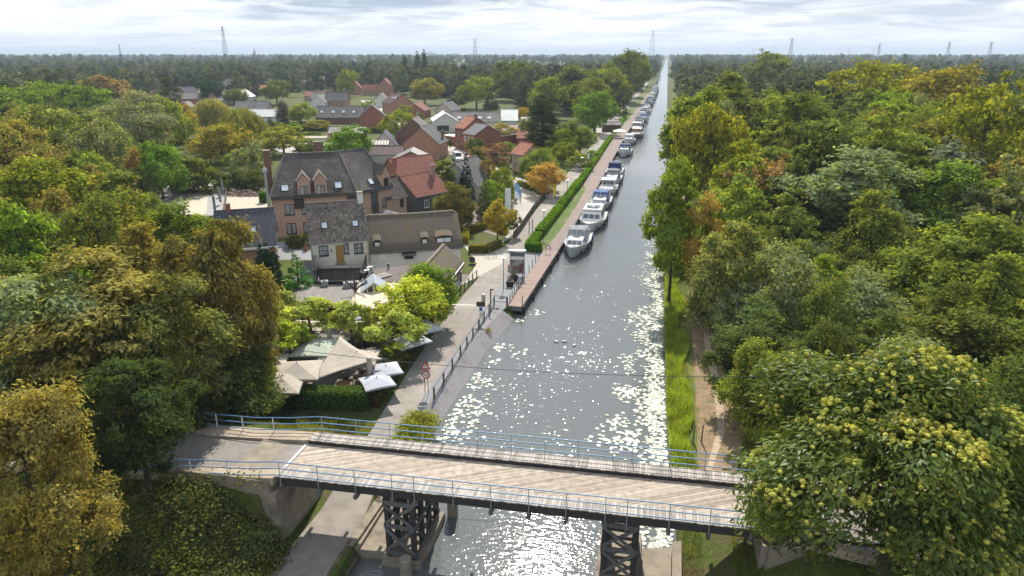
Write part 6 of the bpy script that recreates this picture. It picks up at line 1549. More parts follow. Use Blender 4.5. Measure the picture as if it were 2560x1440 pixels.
for i, (u, v) in enumerate(((1935, 118), (1885, 124), (2122, 124), (2185, 122))):
    d = 3800; y = v - 720; fw = FPX*_cp - y*_sp; dn = FPX*_sp + y*_cp; q_ = d/fw; a = (u-1280)*q_; z = CAMZ - dn*q_
    t = thing('wind_turbine', ['white wind turbine on the far horizon, tallest of the group', 'white wind turbine on the far horizon left of the tallest', 'white wind turbine on the far horizon between two pylons', 'white wind turbine close to the second pylon of the row'][i], 'wind turbine', (FX*d + RX*a, FY*d + RY*a, 0), PSI, 'wind turbines')
    mb = MB(); mb.tube([(0, 0, 0), (0, 0, z)], [2, 1.2], 6); mb.build('tower', M['white'], t)
    for k in range(3):
        an = .4 + i + k*2.094; mb = MB(); mb.tube([(0, -2, z), (22*math.sin(an), -2, z + 22*math.cos(an))], [1.1, .4], 4); mb.build('blade', M['white'], t)
# ---------------------------------------------------------------- the person by the stake fence
def person(label, p, rz):
    t = thing('person', label, 'person', (p[0], p[1], 0), rz)
    V = [(0, 0, .93), (0, .01, 1.12), (0, .01, 1.32), (0, .015, 1.46), (0, 0, 1.53), (0, -.01, 1.60), (0, -.015, 1.68)]; Rr = [.145, .125, .145, .075, .055, .085, .085]; E = [(0, 1), (1, 2), (2, 3), (3, 4), (4, 5), (5, 6)]
    def chain(start, pts):
        k = start
        for (q, r) in pts: V.append(q); Rr.append(r); E.append((k, len(V) - 1)); k = len(V) - 1
        return k
    for s in (-1, 1):
        chain(0, [((s*.095, 0, .86), .095), ((s*.10, -.01, .48), .062), ((s*.105, .02, .10), .042), ((s*.115, -.11, .035), .034)])
        h = chain(2, [((s*.17, .01, 1.40), .06), ((s*.215, .02, 1.14), .046), ((s*.20, -.08, .92), .034), ((s*.20, -.11, .85), .030)])
        for i in range(4): chain(h, [((s*(.185 + .012*i), -.125 + .018*i, .815), .010), ((s*(.180 + .012*i), -.13 + .018*i, .785 - .006*(i in (1, 2))), .008)])
        chain(h, [((s*.165, -.125, .845), .010), ((s*.150, -.145, .82), .008)])
    me = bpy.data.meshes.new('body'); me.from_pydata(V, E, []); me.materials.append(surf('skin', (.50, .32, .24), .6))
    o = mesh_obj('body', me, t)
    bpy.context.view_layer.objects.active = o
    sk = o.modifiers.new('skin', 'SKIN'); 
    for i, r in enumerate(Rr): me.skin_vertices[0].data[i].radius = (r, r * (.75 if i < 3 else 1))
    me.skin_vertices[0].data[0].use_root = True
    o.modifiers.new('sub', 'SUBSURF').levels = 2; o.modifiers['sub'].render_levels = 2
    def ell(cx, cy, z, a, b, n=14): return [(cx + a*math.cos(2*math.pi*k/n), cy + b*math.sin(2*math.pi*k/n), z) for k in range(n)]
    mb = MB(); mb.loft([ell(0, .01, .88, .185, .135), ell(0, .01, 1.1, .165, .125), ell(0, .01, 1.32, .205, .135), ell(0, .01, 1.42, .19, .11), ell(0, .005, 1.49, .085, .075)])
    for s in (-1, 1): mb.tube([(s*.17, .01, 1.40), (s*.215, .02, 1.14), (s*.203, -.06, .97)], [.085, .068, .055], 10)
    mb.build('top', surf('blue top', (.05, .07, .24), .85), t, smooth=True)
    mb = MB(); mb.loft([ell(0, 0, .80, .17, .13), ell(0, 0, .94, .165, .125)])
    for s in (-1, 1): mb.tube([(s*.085, 0, .86), (s*.10, -.01, .48), (s*.105, .02, .10)], [.115, .082, .068], 10)
    mb.build('trousers', surf('pale trousers', (.55, .55, .60), .85), t, smooth=True)
    for s in (-1, 1):
        mb = MB(); mb.loft([ell(s*.112, -.05, .0, .05, .13), ell(s*.112, -.05, .05, .048, .125), ell(s*.11, -.02, .09, .042, .07)]); mb.build('shoe', M['black'], t, smooth=True)
    mb = MB(); mb.loft([ell(0, .03, 1.56, .075, .075), ell(0, .015, 1.66, .108, .112), ell(0, .005, 1.74, .095, .105), ell(0, 0, 1.785, .03, .03)]); mb.build('hair', surf('fair hair', (.50, .40, .22), .7), t, smooth=True)
    mb = MB()
    for x in (-.032, .032): mb.lathe([(.003, 1.672), (.010, 1.68), (.003, 1.688)], 6, (x, -.098))
    mb.build('eyes', M['black'], t); mb = MB(); mb.lathe([(.004, 1.63), (.016, 1.64), (.006, 1.675)], 6, (0, -.105)); mb.build('nose', surf('skin', (.50, .32, .24), .6), t)
person('fair haired person in blue top and pale trousers by the stake fence', at(1366, 497, 0), R_(15))
t = thing('blue_sign', 'small blue sign on a thin post beside the orange tree', 'road sign', (*at(1378, 478, 0)[:2], 0), R_(8))
sign_post(t, 2.2); plate(t, 'plate', [(-.3, -.35), (.3, -.35), (.3, .35), (-.3, .35)], 2.1, -.05, -.03, 'blue')
# ---------------------------------------------------------------- trees: trunk with limbs + crown of leaf-sized faces
M['leaf'] = leafmat('leaves'); M['needle'] = leafmat('needles', .15, .0, (1.1, 1.0, .8), (.55, 1.35)); M['leafgloss'] = leafmat('glossy leaves', .35, .05, (1.2, 1.0, .6), (.55, 1.4), gr=.45)
def unit(v): return v / np.maximum(np.linalg.norm(v, axis=1, keepdims=True), 1e-6)
def leaf_quads(pos, nrm, l, w, rs, along=None):
    n = len(pos)
    r = unit(rs.normal(size=(n, 3))) if along is None else along
    t = unit(r - nrm * (r * nrm).sum(1, keepdims=True)); b = np.cross(nrm, t)
    s = rs.uniform(.65, 1.3, (n, 1))
    a = t * (l * .5) * s; c = b * (w * .5) * s
    bend = nrm * (l * .10) * s
    v = np.stack([pos - a - bend, pos + c, pos + a - bend, pos - c], 1).reshape(-1, 3)
    return v, np.arange(n * 4).reshape(n, 4)
def crown(seed, R=5.0, H=18.0, base=.28, nlobe=16, lr=.42, nclump=420, nleaf=10000, l=.42, w=.26, kind='broad', sig=.42, up=.35, elong=False):
    rs = np.random.RandomState(seed)
    zb = H * base; hc = (H - zb) / 2; zc = zb + hc
    if kind in ('broad', 'oval'):
        k = np.arange(nlobe) + .5; ph = np.arccos(1 - 2 * k / nlobe * .86); th = np.pi * (1 + 5 ** .5) * k + rs.uniform(0, 6)
        d = np.stack([np.cos(th) * np.sin(ph), np.sin(th) * np.sin(ph), np.cos(ph)], 1) + rs.normal(size=(nlobe, 3)) * .13
        f = rs.uniform(.50, .88, (nlobe, 1))
        taper = np.where(d[:, 2:] > 0, 1 - .25 * d[:, 2:], 1 + .1 * d[:, 2:])
        lob = d * f * np.array([R, R, hc]) * np.concatenate([taper, taper, np.ones_like(taper)], 1) + np.array([0, 0, zc])
        rad = R * lr * rs.uniform(.55, 1.25, nlobe)
    elif kind == 'cone':
        nlobe = 42; z = np.linspace(zb + .03 * H, H * .96, nlobe); fr = (H - z) / (H - zb)
        th = np.arange(nlobe) * 2.4; rr = R * fr ** .85 * rs.uniform(.55, .8, nlobe)
        lob = np.stack([rr * np.cos(th), rr * np.sin(th), z], 1); rad = np.maximum(.12 * R, R * fr * .42)
    elif kind == 'col':
        nlobe = 34; z = np.linspace(zb, H * .93, nlobe); fr = np.sin(np.pi * np.clip((z - zb) / (H - zb) * .80 + .20, 0, 1)) ** .55
        th = np.arange(nlobe) * 2.4; rr = R * fr * rs.uniform(.35, .66, nlobe)
        lob = np.stack([rr * np.cos(th), rr * np.sin(th), z], 1); rad = np.maximum(.2 * R, R * fr * .5)
    ci = rs.choice(len(lob), nclump, p=rad ** 2 / (rad ** 2).sum())
    cc = np.array([0, 0, zc])
    dirn = unit(rs.normal(size=(nclump, 3)) + unit(lob[ci] - cc) * .75 + np.array([0, 0, .25]))
    cp = lob[ci] + dirn * (rad[ci] * rs.uniform(.3, 1, nclump) ** .4 * np.where(rs.rand(nclump) < .22, 1.28, 1))[:, None] * np.array([1, 1, .95])
    ct = rs.rand(nclump)
    li = rs.randint(0, nclump, nleaf)
    off = rs.normal(size=(nleaf, 3)) * (rad[ci][li] * sig * .55)[:, None] * np.array([1, 1, .6])
    pos = cp[li] + off
    nrm = unit(unit(pos - lob[ci][li]) * .6 + unit(cp[li] - lob[ci][li]) * .3 + rs.normal(size=(nleaf, 3)) * .5 + np.array([0, 0, up + .1]))
    al = None
    if elong: al = unit(unit(pos - cc) * np.array([1, 1, .2]) + np.array([0, 0, -.55]) + rs.normal(size=(nleaf, 3)) * .45)
    v, q = leaf_quads(pos, nrm, l, w, rs, al)
    t = np.clip(ct[li] * .55 + rs.rand(nleaf) * .45, 0, 1)
    return v, q, t, lob, rad
def weep(seed, R=5.0, H=12.0, nstr=900, per=16, l=.55, w=.13):
    rs = np.random.RandomState(seed)
    th = rs.uniform(0, 2*np.pi, nstr); f = rs.uniform(.05, 1, nstr) ** .5; lump = 1 + .22 * np.sin(th * 3 + 1) + .1 * np.sin(th * 7)
    x = R * f * np.cos(th) * lump; y = R * f * np.sin(th) * lump; z0 = H * (.98 - .42 * f ** 2) + rs.uniform(-.6, .4, nstr)
    ln = np.minimum(z0 - .6, rs.uniform(2, 6.5, nstr) * (.5 + .6 * f)); s = np.linspace(0, 1, per)[None, :]
    px_ = (x[:, None] * (1 + .10 * s) + rs.normal(size=(nstr, per)) * .12).ravel(); py_ = (y[:, None] * (1 + .10 * s) + rs.normal(size=(nstr, per)) * .12).ravel(); pz = (z0[:, None] - ln[:, None] * s).ravel()
    pos = np.stack([px_, py_, pz], 1); n = len(pos)
    nrm = unit(np.stack([px_, py_, np.zeros(n)], 1) * .4 + rs.normal(size=(n, 3)) * np.array([.8, .8, .35]))
    v, q = leaf_quads(pos, nrm, l, w, rs, unit(np.array([[0, 0, -1.0]]).repeat(n, 0) + rs.normal(size=(n, 3)) * .28))
    t = np.repeat(rs.rand(nstr), per) * .6 + rs.rand(n) * .4
    k = 9; a = np.arange(k) * 2*np.pi/k
    return v, q, t, np.stack([R*.5*np.cos(a), R*.5*np.sin(a), np.full(k, H*.75)], 1), np.full(k, R*.3)
def trunk_mesh(name, lob, H, base, r0, seed, top=.82, limbs=9, forks=1):
    rg = random.Random(seed); mb = MB(); pts = []; rr = []
    n = 7; bx = rg.uniform(-.4, .4); by = rg.uniform(-.4, .4)
    for i in range(n + 1):
        f = i / n; pts.append((bx * f * f + rg.uniform(-.08, .08) * f, by * f * f + rg.uniform(-.08, .08) * f, -.4 + (H * top + .4) * f)); rr.append(r0 * (1.35 if i == 0 else 1) * (1 - f) ** .8 + .03)
    mb.tube(pts, rr, 7)
    idx = list(range(len(lob))); rg.shuffle(idx)
    for k in idx[:limbs]:
        e = Vector(lob[k]); zs = max(H * base * .75, min(H * top * .85, e.z - .55 * math.hypot(e.x, e.y))); f = (zs + .4) / (H * top + .4)
        s = Vector((bx * f * f, by * f * f, zs)); m = s.lerp(e, .5) + Vector((0, 0, -.12 * (e - s).length)); rb = max(.05, r0 * .5 * (1 - f))
        mb.tube([s, m, e], [rb, rb * .7, rb * .2], 5)
        for j in range(2):
            e2 = e + Vector((rg.uniform(-1, 1), rg.uniform(-1, 1), rg.uniform(-.2, 1))) * (1.1 if H > 8 else .5); mb.tube([m.lerp(e, .35), e2], [rb * .4, .015], 4)
    o = mb.build(name, M['bark']); me = o.data; bpy.data.objects.remove(o); return me
PROTO = {}
def proto(key, crown_res, H, base, r0, seed, mat='leaf', top=.82, limbs=9):
    v, q, t, lob, rad = crown_res
    PROTO[key] = (np_mesh('crown', v, q, [M[mat]], t), trunk_mesh('trunk', lob, H, base, r0, seed, top, limbs), float(np.percentile(np.abs(v[:, :2]), 97)), float(np.percentile(v[:, 2], 99.7)))
for i in range(4): proto('broad%d' % i, crown(10 + i, 5.2, 16, .10, 24 + 2*i, .34, 340, 9500, .52, .33, sig=.40), 16, .14, .30, i)
for i in range(3): proto('oval%d' % i, crown(30 + i, 4.2, 18, .10, 26, .36, 340, 9500, .52, .32, 'oval', sig=.40), 18, .2, .28, i + 9)
for i in range(3): proto('round%d' % i, crown(25 + i, 4.6, 9.5, .06, 18 + 2*i, .36, 330, 10000, .36, .24), 9.5, .06, .24, i + 90)
for i in range(2): proto('loose%d' % i, crown(40 + i, 5.2, 16, .22, 18, .34, 210, 8500, .42, .24, sig=.5), 16, .22, .26, i + 19)
proto('cone0', crown(50, 3.0, 12, .05, kind='cone', nclump=500, nleaf=9000, l=.36, w=.13, sig=.5, up=.1), 12, .05, .16, 5, 'needle', .95, 4)
proto('col0', crown(52, 1.9, 16, .05, kind='col', nclump=520, nleaf=9500, l=.36, w=.16, sig=.55, up=.1), 16, .05, .2, 6, 'needle', .9, 4)
proto('silver0', crown(54, 4.6, 18, .10, 26, .34, 420, 13000, .42, .17, 'oval', sig=.6, up=.1, elong=True), 18, .1, .3, 7)
for i in range(2): proto('weep%d' % i, weep(60 + i), 12, .2, .3, 8 + i, limbs=8)
for i in range(3): proto('bush%d' % i, crown(70 + i, 2.0, 3.2, .02, 11, .46, 150, 4200, .24, .15), 3.2, .05, .07, 30 + i, limbs=6)
# near trees have finer leaves
for i in range(3): proto('ash%d' % i, crown(80 + i, 4.6, 16, .12, 28, .31, 560, 22000, .40, .155, 'oval', sig=.46, up=.4, elong=True), 16, .16, .27, 40 + i, limbs=14)
proto('near_oak', crown(90, 4.8, 13, .08, 28, .33, 460, 17000, .36, .22, 'broad', sig=.44), 13, .12, .25, 50, limbs=14)
proto('near_bush', crown(91, 4.2, 8, .02, 26, .34, 420, 15000, .34, .17, 'broad', sig=.46, elong=True), 8, .05, .15, 51, limbs=12)
proto('yellow_near', crown(92, 5.0, 14, .08, 36, .29, 620, 46000, .24, .12, 'oval', sig=.42, up=.5), 14, .1, .26, 52, limbs=16)
for i in range(3): proto('plane%d' % i, crown(95 + i, 2.4, 5.6, .36, 10, .33, 62, 3300, .28, .23, sig=.44, up=.5), 5.6, .34, .17, 60 + i, limbs=9)
proto('lime0', crown(99, 3.3, 7.2, .16, 17, .40, 260, 11500, .26, .22, sig=.46, up=.5), 7.2, .16, .18, 66, limbs=10)
proto('small0', crown(101, 2.4, 7, .16, 16, .38, 220, 7500, .27, .16, 'oval', sig=.5), 7, .16, .12, 67); proto('small1', crown(102, 2.6, 7, .2, 13, .42, 200, 7500, .27, .17), 7, .2, .12, 68)

G = dict(dark=(.044, .058, .018), deep=(.064, .082, .020), mid=(.086, .112, .023), fresh=(.112, .165, .022), yellowgreen=(.175, .20, .025), lime=(.32, .36, .085), olive=(.108, .102, .03), gold=(.175, .155, .024), rust=(.15, .098, .05), brown=(.105, .085, .034),
         greygreen=(.098, .118, .06), silver=(.125, .145, .10), pale=(.23, .23, .095), orange=(.36, .25, .085), tan=(.17, .135, .075), cypress=(.014, .030, .016), purple=(.10, .07, .05), ochre=(.30, .20, .035))
HERO = []     # (x, y, radius) of placed trees
def col(c, j=.12):
    c = G[c] if isinstance(c, str) else c; b_ = 2.1 if c[1] < .12 else (1.6 if c[1] < .18 else 1.1); c = tuple(q * b_ for q in c); k = rnd.uniform(1 - j, 1 + j); h = rnd.uniform(-j*.6, j*.6)
    return (c[0] * k * (1 + h), c[1] * k, c[2] * k * (1 - h), 1)
def plant(name, label, cat, key, x, y, h, w, c, group=None, z=None, leans=0.0, mark=True):
    z = land_z(x, y) if z is None else z
    if w / max(.1, h - z) > .70 and key[:5] in ('broad', 'small', 'oval0', 'oval1', 'oval2', 'loose'): key = 'round%d' % rnd.randint(0, 2)
    cm, tm, R, Hh = PROTO[key]
    t = thing(name, label, cat, (x, y, z - .05), rnd.uniform(0, 6.28), group)
    s = w / (2 * R); t.scale = (s, s, (h - z) / Hh)
    o = mesh_obj('trunk', tm, t); o = mesh_obj('crown', cm, t); o.color = col(c)
    if mark: HERO.append((x, y, w / 2))
    return t
def tr(u, vt, h, wpx, key, c, label, name=None, cat='tree', group=None, z=None):
    p = at(u, vt, h); w = wpx / px_m((p[0], p[1], h * .6))
    nm = name or {'cone': 'conifer', 'col0': 'cypress', 'weep': 'willow_tree', 'bush': 'bush', 'ash': 'robinia_tree', 'plan': 'plane_tree'}.get(key[:4], 'broadleaf_tree')
    return plant(nm, label, 'bush' if 'bush' in key else cat, key, p[0], p[1], h, w, c, group, z)
# --- near left
tr(-8, 958, 14.5, 420, 'yellow_near', (.235, .205, .065), 'big golden yellow tree with fine leaves in the lower left corner', 'yellow_tree')
tr(310, 905, 12, 260, 'ash0', (.034, .048, .016), 'dark green feathery tree just right of the golden yellow tree')
tr(525, 555, 16.5, 225, 'ash1', (.082, .078, .03), 'tall brown tinged robinia between the slate roof and the embankment road')
tr(215, 640, 16.0, 380, 'ash2', (.115, .11, .038), 'wide olive brown robinia above the golden yellow tree')
tr(60, 690, 15.0, 330, 'ash0', 'greygreen', 'grey green robinia at the photo edge above the golden yellow tree')
tr(385, 690, 14.5, 250, 'ash1', (.10, .105, .034), 'olive green robinia between the two brown ones')
tr(600, 668, 11, 130, 'ash2', (.08, .082, .028), 'loose robinia hanging over the corner of the slate blue roof')
tr(612, 800, 8.0, 130, 'ash0', 'mid', 'feathery green robinia sprays over the left parasols')
tr(445, 505, 12.5, 220, 'near_oak', (.115, .145, .022), 'bright green tree with yellow patches left of the slate blue roof')
tr(365, 560, 14.0, 200, 'near_oak', 'olive', 'olive tree behind the brown robinias with reddish top')
tr(545, 860, 8.0, 280, 'near_bush', 'dark', 'dark undergrowth tree below the tall brown robinia', 'shrub'); tr(400, 900, 7.5, 260, 'near_bush', 'dark', 'dark shrub at the end of the farther bridge railing', 'shrub'); tr(250, 880, 8, 260, 'near_bush', 'deep', 'dense grey leaved shrub beneath the olive brown robinia', 'shrub'); tr(622, 925, 4.4, 120, 'near_bush', 'deep', 'dark shrub where the clipped hedge meets the robinias', 'shrub')
tr(700, 725, 5.2, 90, 'bush0', (.20, .24, .08), 'pale feathery bamboo beside the grey corrugated shed', 'bamboo'); tr(655, 760, 5.0, 120, 'bush1', (.19, .21, .07), 'pale green shrub left of the plane trees'); tr(655, 860, 3.4, 70, 'bush2', (.17, .19, .03), 'yellow green shrub beside the left parasols')
tr(100, 960, 9, 200, 'near_bush', 'dark', 'dark tree behind the golden yellow one', 'shrub')
# --- left middle distance
tr(70, 395, 16, 260, 'near_oak', (.145, .17, .022), 'yellow green tree at the left photo edge below the dark wood'); tr(215, 480, 14, 230, 'broad1', (.105, .125, .026), 'fresh olive green tree above the robinias'); tr(20, 500, 15, 200, 'broad2', 'fresh', 'fresh green crown at the left photo edge beside the yellow green tree'); tr(290, 500, 12, 170, 'loose0', 'olive', 'thin crowned olive tree left of the grey car park')
tr(335, 228, 19, 165, 'silver0', 'silver', 'tall silver grey poplar with hanging twigs, tallest left of the village'); tr(262, 188, 19, 120, 'loose1', 'tan', 'pinkish tan tree left of the silver poplar'); tr(75, 205, 19, 190, 'broad0', 'fresh', 'bright green wide crown at the upper left'); tr(205, 210, 18, 150, 'broad3', (.08, .135, .02), 'bright green crown right of its wider bright neighbour'); tr(120, 262, 18, 250, 'broad2', (.082, .10, .03), 'wide olive crown below the bright green pair'); tr(225, 300, 16, 150, 'oval0', 'greygreen', 'grey green crown left of the silver poplar'); tr(40, 300, 17, 170, 'broad1', 'olive', 'olive crown at the left edge below the bright green pair')
tr(405, 238, 17, 105, 'oval1', 'mid', 'green tree with golden side right of the silver poplar'); tr(452, 262, 13, 55, 'small0', 'gold', 'small golden tree against the pink house'); tr(545, 307, 10.5, 145, 'broad0', (.16, .14, .022), 'golden autumn tree behind the grey car park'); tr(527, 248, 13.5, 120, 'weep0', 'pale', 'pale weeping willow, left of its pair'); tr(597, 272, 12.5, 118, 'weep1', (.19, .205, .05), 'yellow green weeping willow, right of its pair'); tr(512, 290, 11, 42, 'cone0', 'dark', 'dark narrow conifer in front of the weeping willows'); tr(385, 355, 11.5, 125, 'oval2', (.075, .13, .018), 'dense green tree beside the dark hedge of the car park'); tr(333, 368, 9.5, 50, 'small0', (.20, .14, .05), 'small orange tan conical tree beside the dense green one'); tr(345, 418, 7, 110, 'small1', (.16, .18, .05), 'pale green round shrub at the car park corner'); tr(620, 355, 8, 90, 'bush1', 'greygreen', 'grey green shrub beneath the golden autumn tree'); tr(470, 395, 7.5, 110, 'bush0', 'deep', 'dark green shrub under the golden autumn tree')
for u in (430, 480, 530, 590, 630): tr(u, 425, 4.4, 80, 'bush%d' % (u % 3), 'dark', 'dark tall hedge shrub along the end of the grey car park', group='dark hedge of the car park')
tr(703, 315, 8.5, 105, 'broad1', (.145, .155, .032), 'yellow olive tree left of the hotel chimney'); tr(775, 345, 5.5, 60, 'small1', 'mid', 'small green tree in front of the green walled shed'); tr(872, 315, 10.5, 112, 'small1', (.085, .155, .02), 'round bright green tree behind the hotel ridge'); tr(686, 199, 14, 62, 'broad2', 'deep', 'dark green round tree right of the white gabled house'); tr(864, 174, 18, 52, 'oval0', (.095, .11, .022), 'tall golden green tree behind the orange walled house'); tr(990, 277, 9.5, 78, 'loose0', (.19, .21, .028), 'yellow green acacia in front of the red gable house'); tr(915, 252, 6.5, 40, 'small1', 'fresh', 'little bright green tree among the far brick houses'); tr(748, 257, 9, 62, 'broad3', (.13, .155, .022), 'yellow green tree left of the long low house'); tr(705, 250, 9.5, 32, 'col0', 'purple', 'dark purplish columnar tree beside the white long house'); tr(580, 222, 9, 66, 'loose1', 'deep', 'loose garden tree in front of the white gabled house'); tr(616, 193, 13, 24, 'cone0', 'deep', 'dark spruce right of the far cream house'); tr(522, 201, 14, 54, 'broad0', 'cypress', 'very dark round evergreen beside the cream gabled house'); tr(795, 300, 4, 60, 'bush0', 'olive', 'olive bush by the garden walls'); tr(1010, 262, 7, 40, 'small0', 'mid', 'small green tree before the brick terrace house'); tr(650, 690 - 100, 3, 2, 'bush2', 'deep', 'low bush behind the slate blue house') if False else None
# --- around the inn and the street
for u, v, h, w in ((647, 612, 8.0, 34), (664, 608, 8.6, 36), (682, 616, 7.8, 30)): tr(u, v, h, w, 'col0', 'cypress', {647: 'very dark column cypress, left of the three beside the slate roof', 664: 'very dark column cypress, middle and tallest of the three beside the slate roof', 682: 'very dark column cypress, right of the three beside the slate roof'}[u], 'cypress', group='cypresses')
tr(737, 636, 6.2, 105, 'cone0', (.045, .10, .02), 'spreading green spruce in front of the white house', 'conifer'); tr(702, 690, 3.2, 70, 'bush1', (.10, .17, .03), 'light green bush at the foot of the cypresses'); tr(735, 587, 1.9, 45, 'bush0', 'dark', 'dark clipped shrub under the hotel windows, left of two', group='shrubs at the hotel wall'); tr(765, 583, 2.1, 50, 'bush2', 'deep', 'dark clipped shrub under the hotel windows, right of two', group='shrubs at the hotel wall')
tr(772, 745, 6.0, 150, 'plane0', 'lime', 'lime green pollard plane, leftmost of the terrace'); tr(872, 752, 5.6, 88, 'plane1', 'lime', 'small lime green pollard plane in the middle of the terrace'); tr(980, 775, 5.4, 140, 'plane2', 'lime', 'flat crowned lime green plane nearest the canal path'); tr(1018, 695, 6.6, 160, 'lime0', (.34, .40, .06), 'large lime green plane in front of the cream felt roof'); tr(1075, 655, 7.2, 130, 'lime0', 'fresh', 'dense fresh green ball tree beside the thatched wing'); tr(715, 800, 4.8, 110, 'plane1', (.3, .36, .05), 'lime green plane half behind the leftmost plane'); tr(905, 762, 4.9, 60, 'plane0', 'lime', 'little lime green crown between the orangery arch and the planes'); tr(985, 852, 2.6, 60, 'bush0', 'fresh', 'green shrub below the flat crowned lime green plane'); tr(775, 762, 3.0, 36, 'bush1', 'rust', 'small russet shrub before the grey corrugated shed')
tr(1105, 402, 8.5, 62, 'oval2', 'deep', 'dark green tree against the pale grey gable'); tr(1138, 457, 8, 98, 'broad3', (.07, .068, .024), 'dark brown green tree at the right end of the hotel annexes'); tr(1108, 492, 4.2, 44, 'small0', 'greygreen', 'small pale green tree in front of the dark clad annex'); tr(1165, 385, 9.5, 44, 'cone0', 'cypress', 'dark conical conifer beside the white van'); tr(1193, 372, 8.5, 44, 'small0', 'dark', 'dark round topped tree right of the dark conical conifer'); tr(1217, 398, 7.5, 50, 'small1', 'brown', 'brownish street tree in front of the cottage garden'); tr(1180, 430, 4.5, 24, 'cone0', 'deep', 'little dark conifer under the dark street trees'); tr(1250, 418, 7.6, 72, 'small0', 'mid', 'green birch by the bend of the village street'); tr(1232, 450, 6.0, 70, 'small1', 'fresh', 'light green birch in front of the darker one'); tr(1210, 440, 8.0, 42, 'cone0', 'dark', 'dark conifer left of the light green birch'); tr(1243, 500, 6.8, 66, 'small0', (.20, .17, .03), 'orange tipped pear tree in front of the thatched inn'); tr(1283, 522, 4.6, 40, 'small1', 'deep', 'clipped egg shaped tree beside the stake fence'); tr(1163, 528, 3, 40, 'bush0', 'dark', 'dark bush behind the thatched ridge'); tr(1364, 405, 7.0, 92, 'loose1', 'orange', 'orange autumn tree above the picnic tables'); tr(1340, 370, 8.6, 88, 'broad2', 'mid', 'green catalpa beside the orange roofed cottage'); tr(1358, 238, 17, 78, 'col0', (.038, .05, .016), 'huge dark columnar conifer behind the cottage'); tr(1410, 356, 6, 66, 'small1', 'yellowgreen', 'yellow green round shrub along the canal path'); tr(1452, 318, 8, 70, 'broad0', 'mid', 'green garden tree left of the parked dark cars'); tr(1425, 300, 10, 90, 'broad1', 'deep', 'dark garden tree behind the yellow green round shrub'); tr(1490, 226, 15.5, 105, 'broad2', (.07, .13, .02), 'large green tree over the harbour kiosk'); tr(1243, 310, 6, 90, 'broad3', 'olive', 'olive green garden tree beside the slate roofed brick house'); tr(1230, 360, 5, 110, 'bush1', 'purple', 'purplish brown bush in the cottage garden'); tr(1190, 345, 5, 60, 'bush2', 'deep', 'green bush at the foot of the slate roofed brick house'); tr(1265, 355, 5, 50, 'bush0', 'mid', 'bush left of the orange roofed cottage'); tr(1300, 268, 6, 40, 'small1', (.30, .25, .03), 'yellow shrub beside the white sheet barn'); tr(1325, 290, 5, 55, 'bush1', 'silver', 'silver leaved shrub beside the yellow one'); tr(1405, 320, 8.5, 70, 'broad3', 'fresh', 'fresh green tree behind the big dark conifer'); tr(1450, 385, 4, 60, 'bush2', 'mid', 'low bush behind the parked silver car'); tr(1480, 375, 2.6, 36, 'bush0', 'fresh', 'clipped green block bush beside the canal path'); tr(1280, 480, 2.2, 30, 'bush1', 'mid', 'low bush at the street bend')
# --- tall avenue left of the canal's far end, poplars
for u, v, h, w, k, c, l in ((1560, 126, 30, 115, 'broad0', 'deep', 'tallest dark tree of the avenue at the far end of the canal'), (1525, 170, 21.3, 100, 'broad1', 'mid', 'broad green tree of the avenue left of the tallest'), (1608, 142, 25.6, 50, 'oval1', (.085, .12, .02), 'lighter green tree of the avenue nearest the far canal'), (1440, 165, 22.4, 130, 'broad2', 'deep', 'wide dark tree among the woods left of the avenue'), (1370, 190, 18.7, 90, 'oval2', 'mid', 'green oval tree among the far garden woods'), (1290, 150, 24.5, 110, 'broad3', 'deep', 'dark wide crown on the far garden woods'), (1480, 195, 18.2, 100, 'oval0', 'deep', 'dark oval tree behind the large green harbour tree'), (1255, 195, 12, 40, 'oval1', 'greygreen', 'pale oval garden tree beyond the long workshop'), (1335, 200, 14, 48, 'cone0', 'dark', 'dark blue green conifer in the far gardens'), (1228, 230, 9, 40, 'cone0', 'dark', 'small dark conifer beyond the long workshop'), (1143, 238, 7, 46, 'broad0', 'dark', 'dark round tree beyond the yellow house'), (1190, 190, 17, 80, 'broad1', 'mid', 'mid green tree beyond the long workshop'), (1060, 195, 15, 80, 'loose0', 'olive', 'olive tree beyond the far brick gables'), (1535, 190, 17.8, 70, 'oval0', 'deep', 'dark tree standing over the flagpoles'), (1580, 165, 20.4, 55, 'oval2', 'mid', 'green avenue tree between the tallest and the lighter one')):
    tr(u, v, h, w, k, c, l)
for u, v, l in ((1010, 136, 'slim poplar, left of the three on the horizon'), (1042, 128, 'slim poplar, middle of the three on the horizon'), (1060, 124, 'slim poplar, right and tallest of the three on the horizon')):
    d = 560; y = v - 720; fw = FPX*_cp - y*_sp; dn = FPX*_sp + y*_cp; q_ = d/fw; a = (u-1280)*q_
    plant('poplar_tree', l, 'tree', 'col0', FX*d + RX*a, FY*d + RY*a, CAMZ - dn*q_, 5.2, 'dark', 'poplars on the horizon', 0)
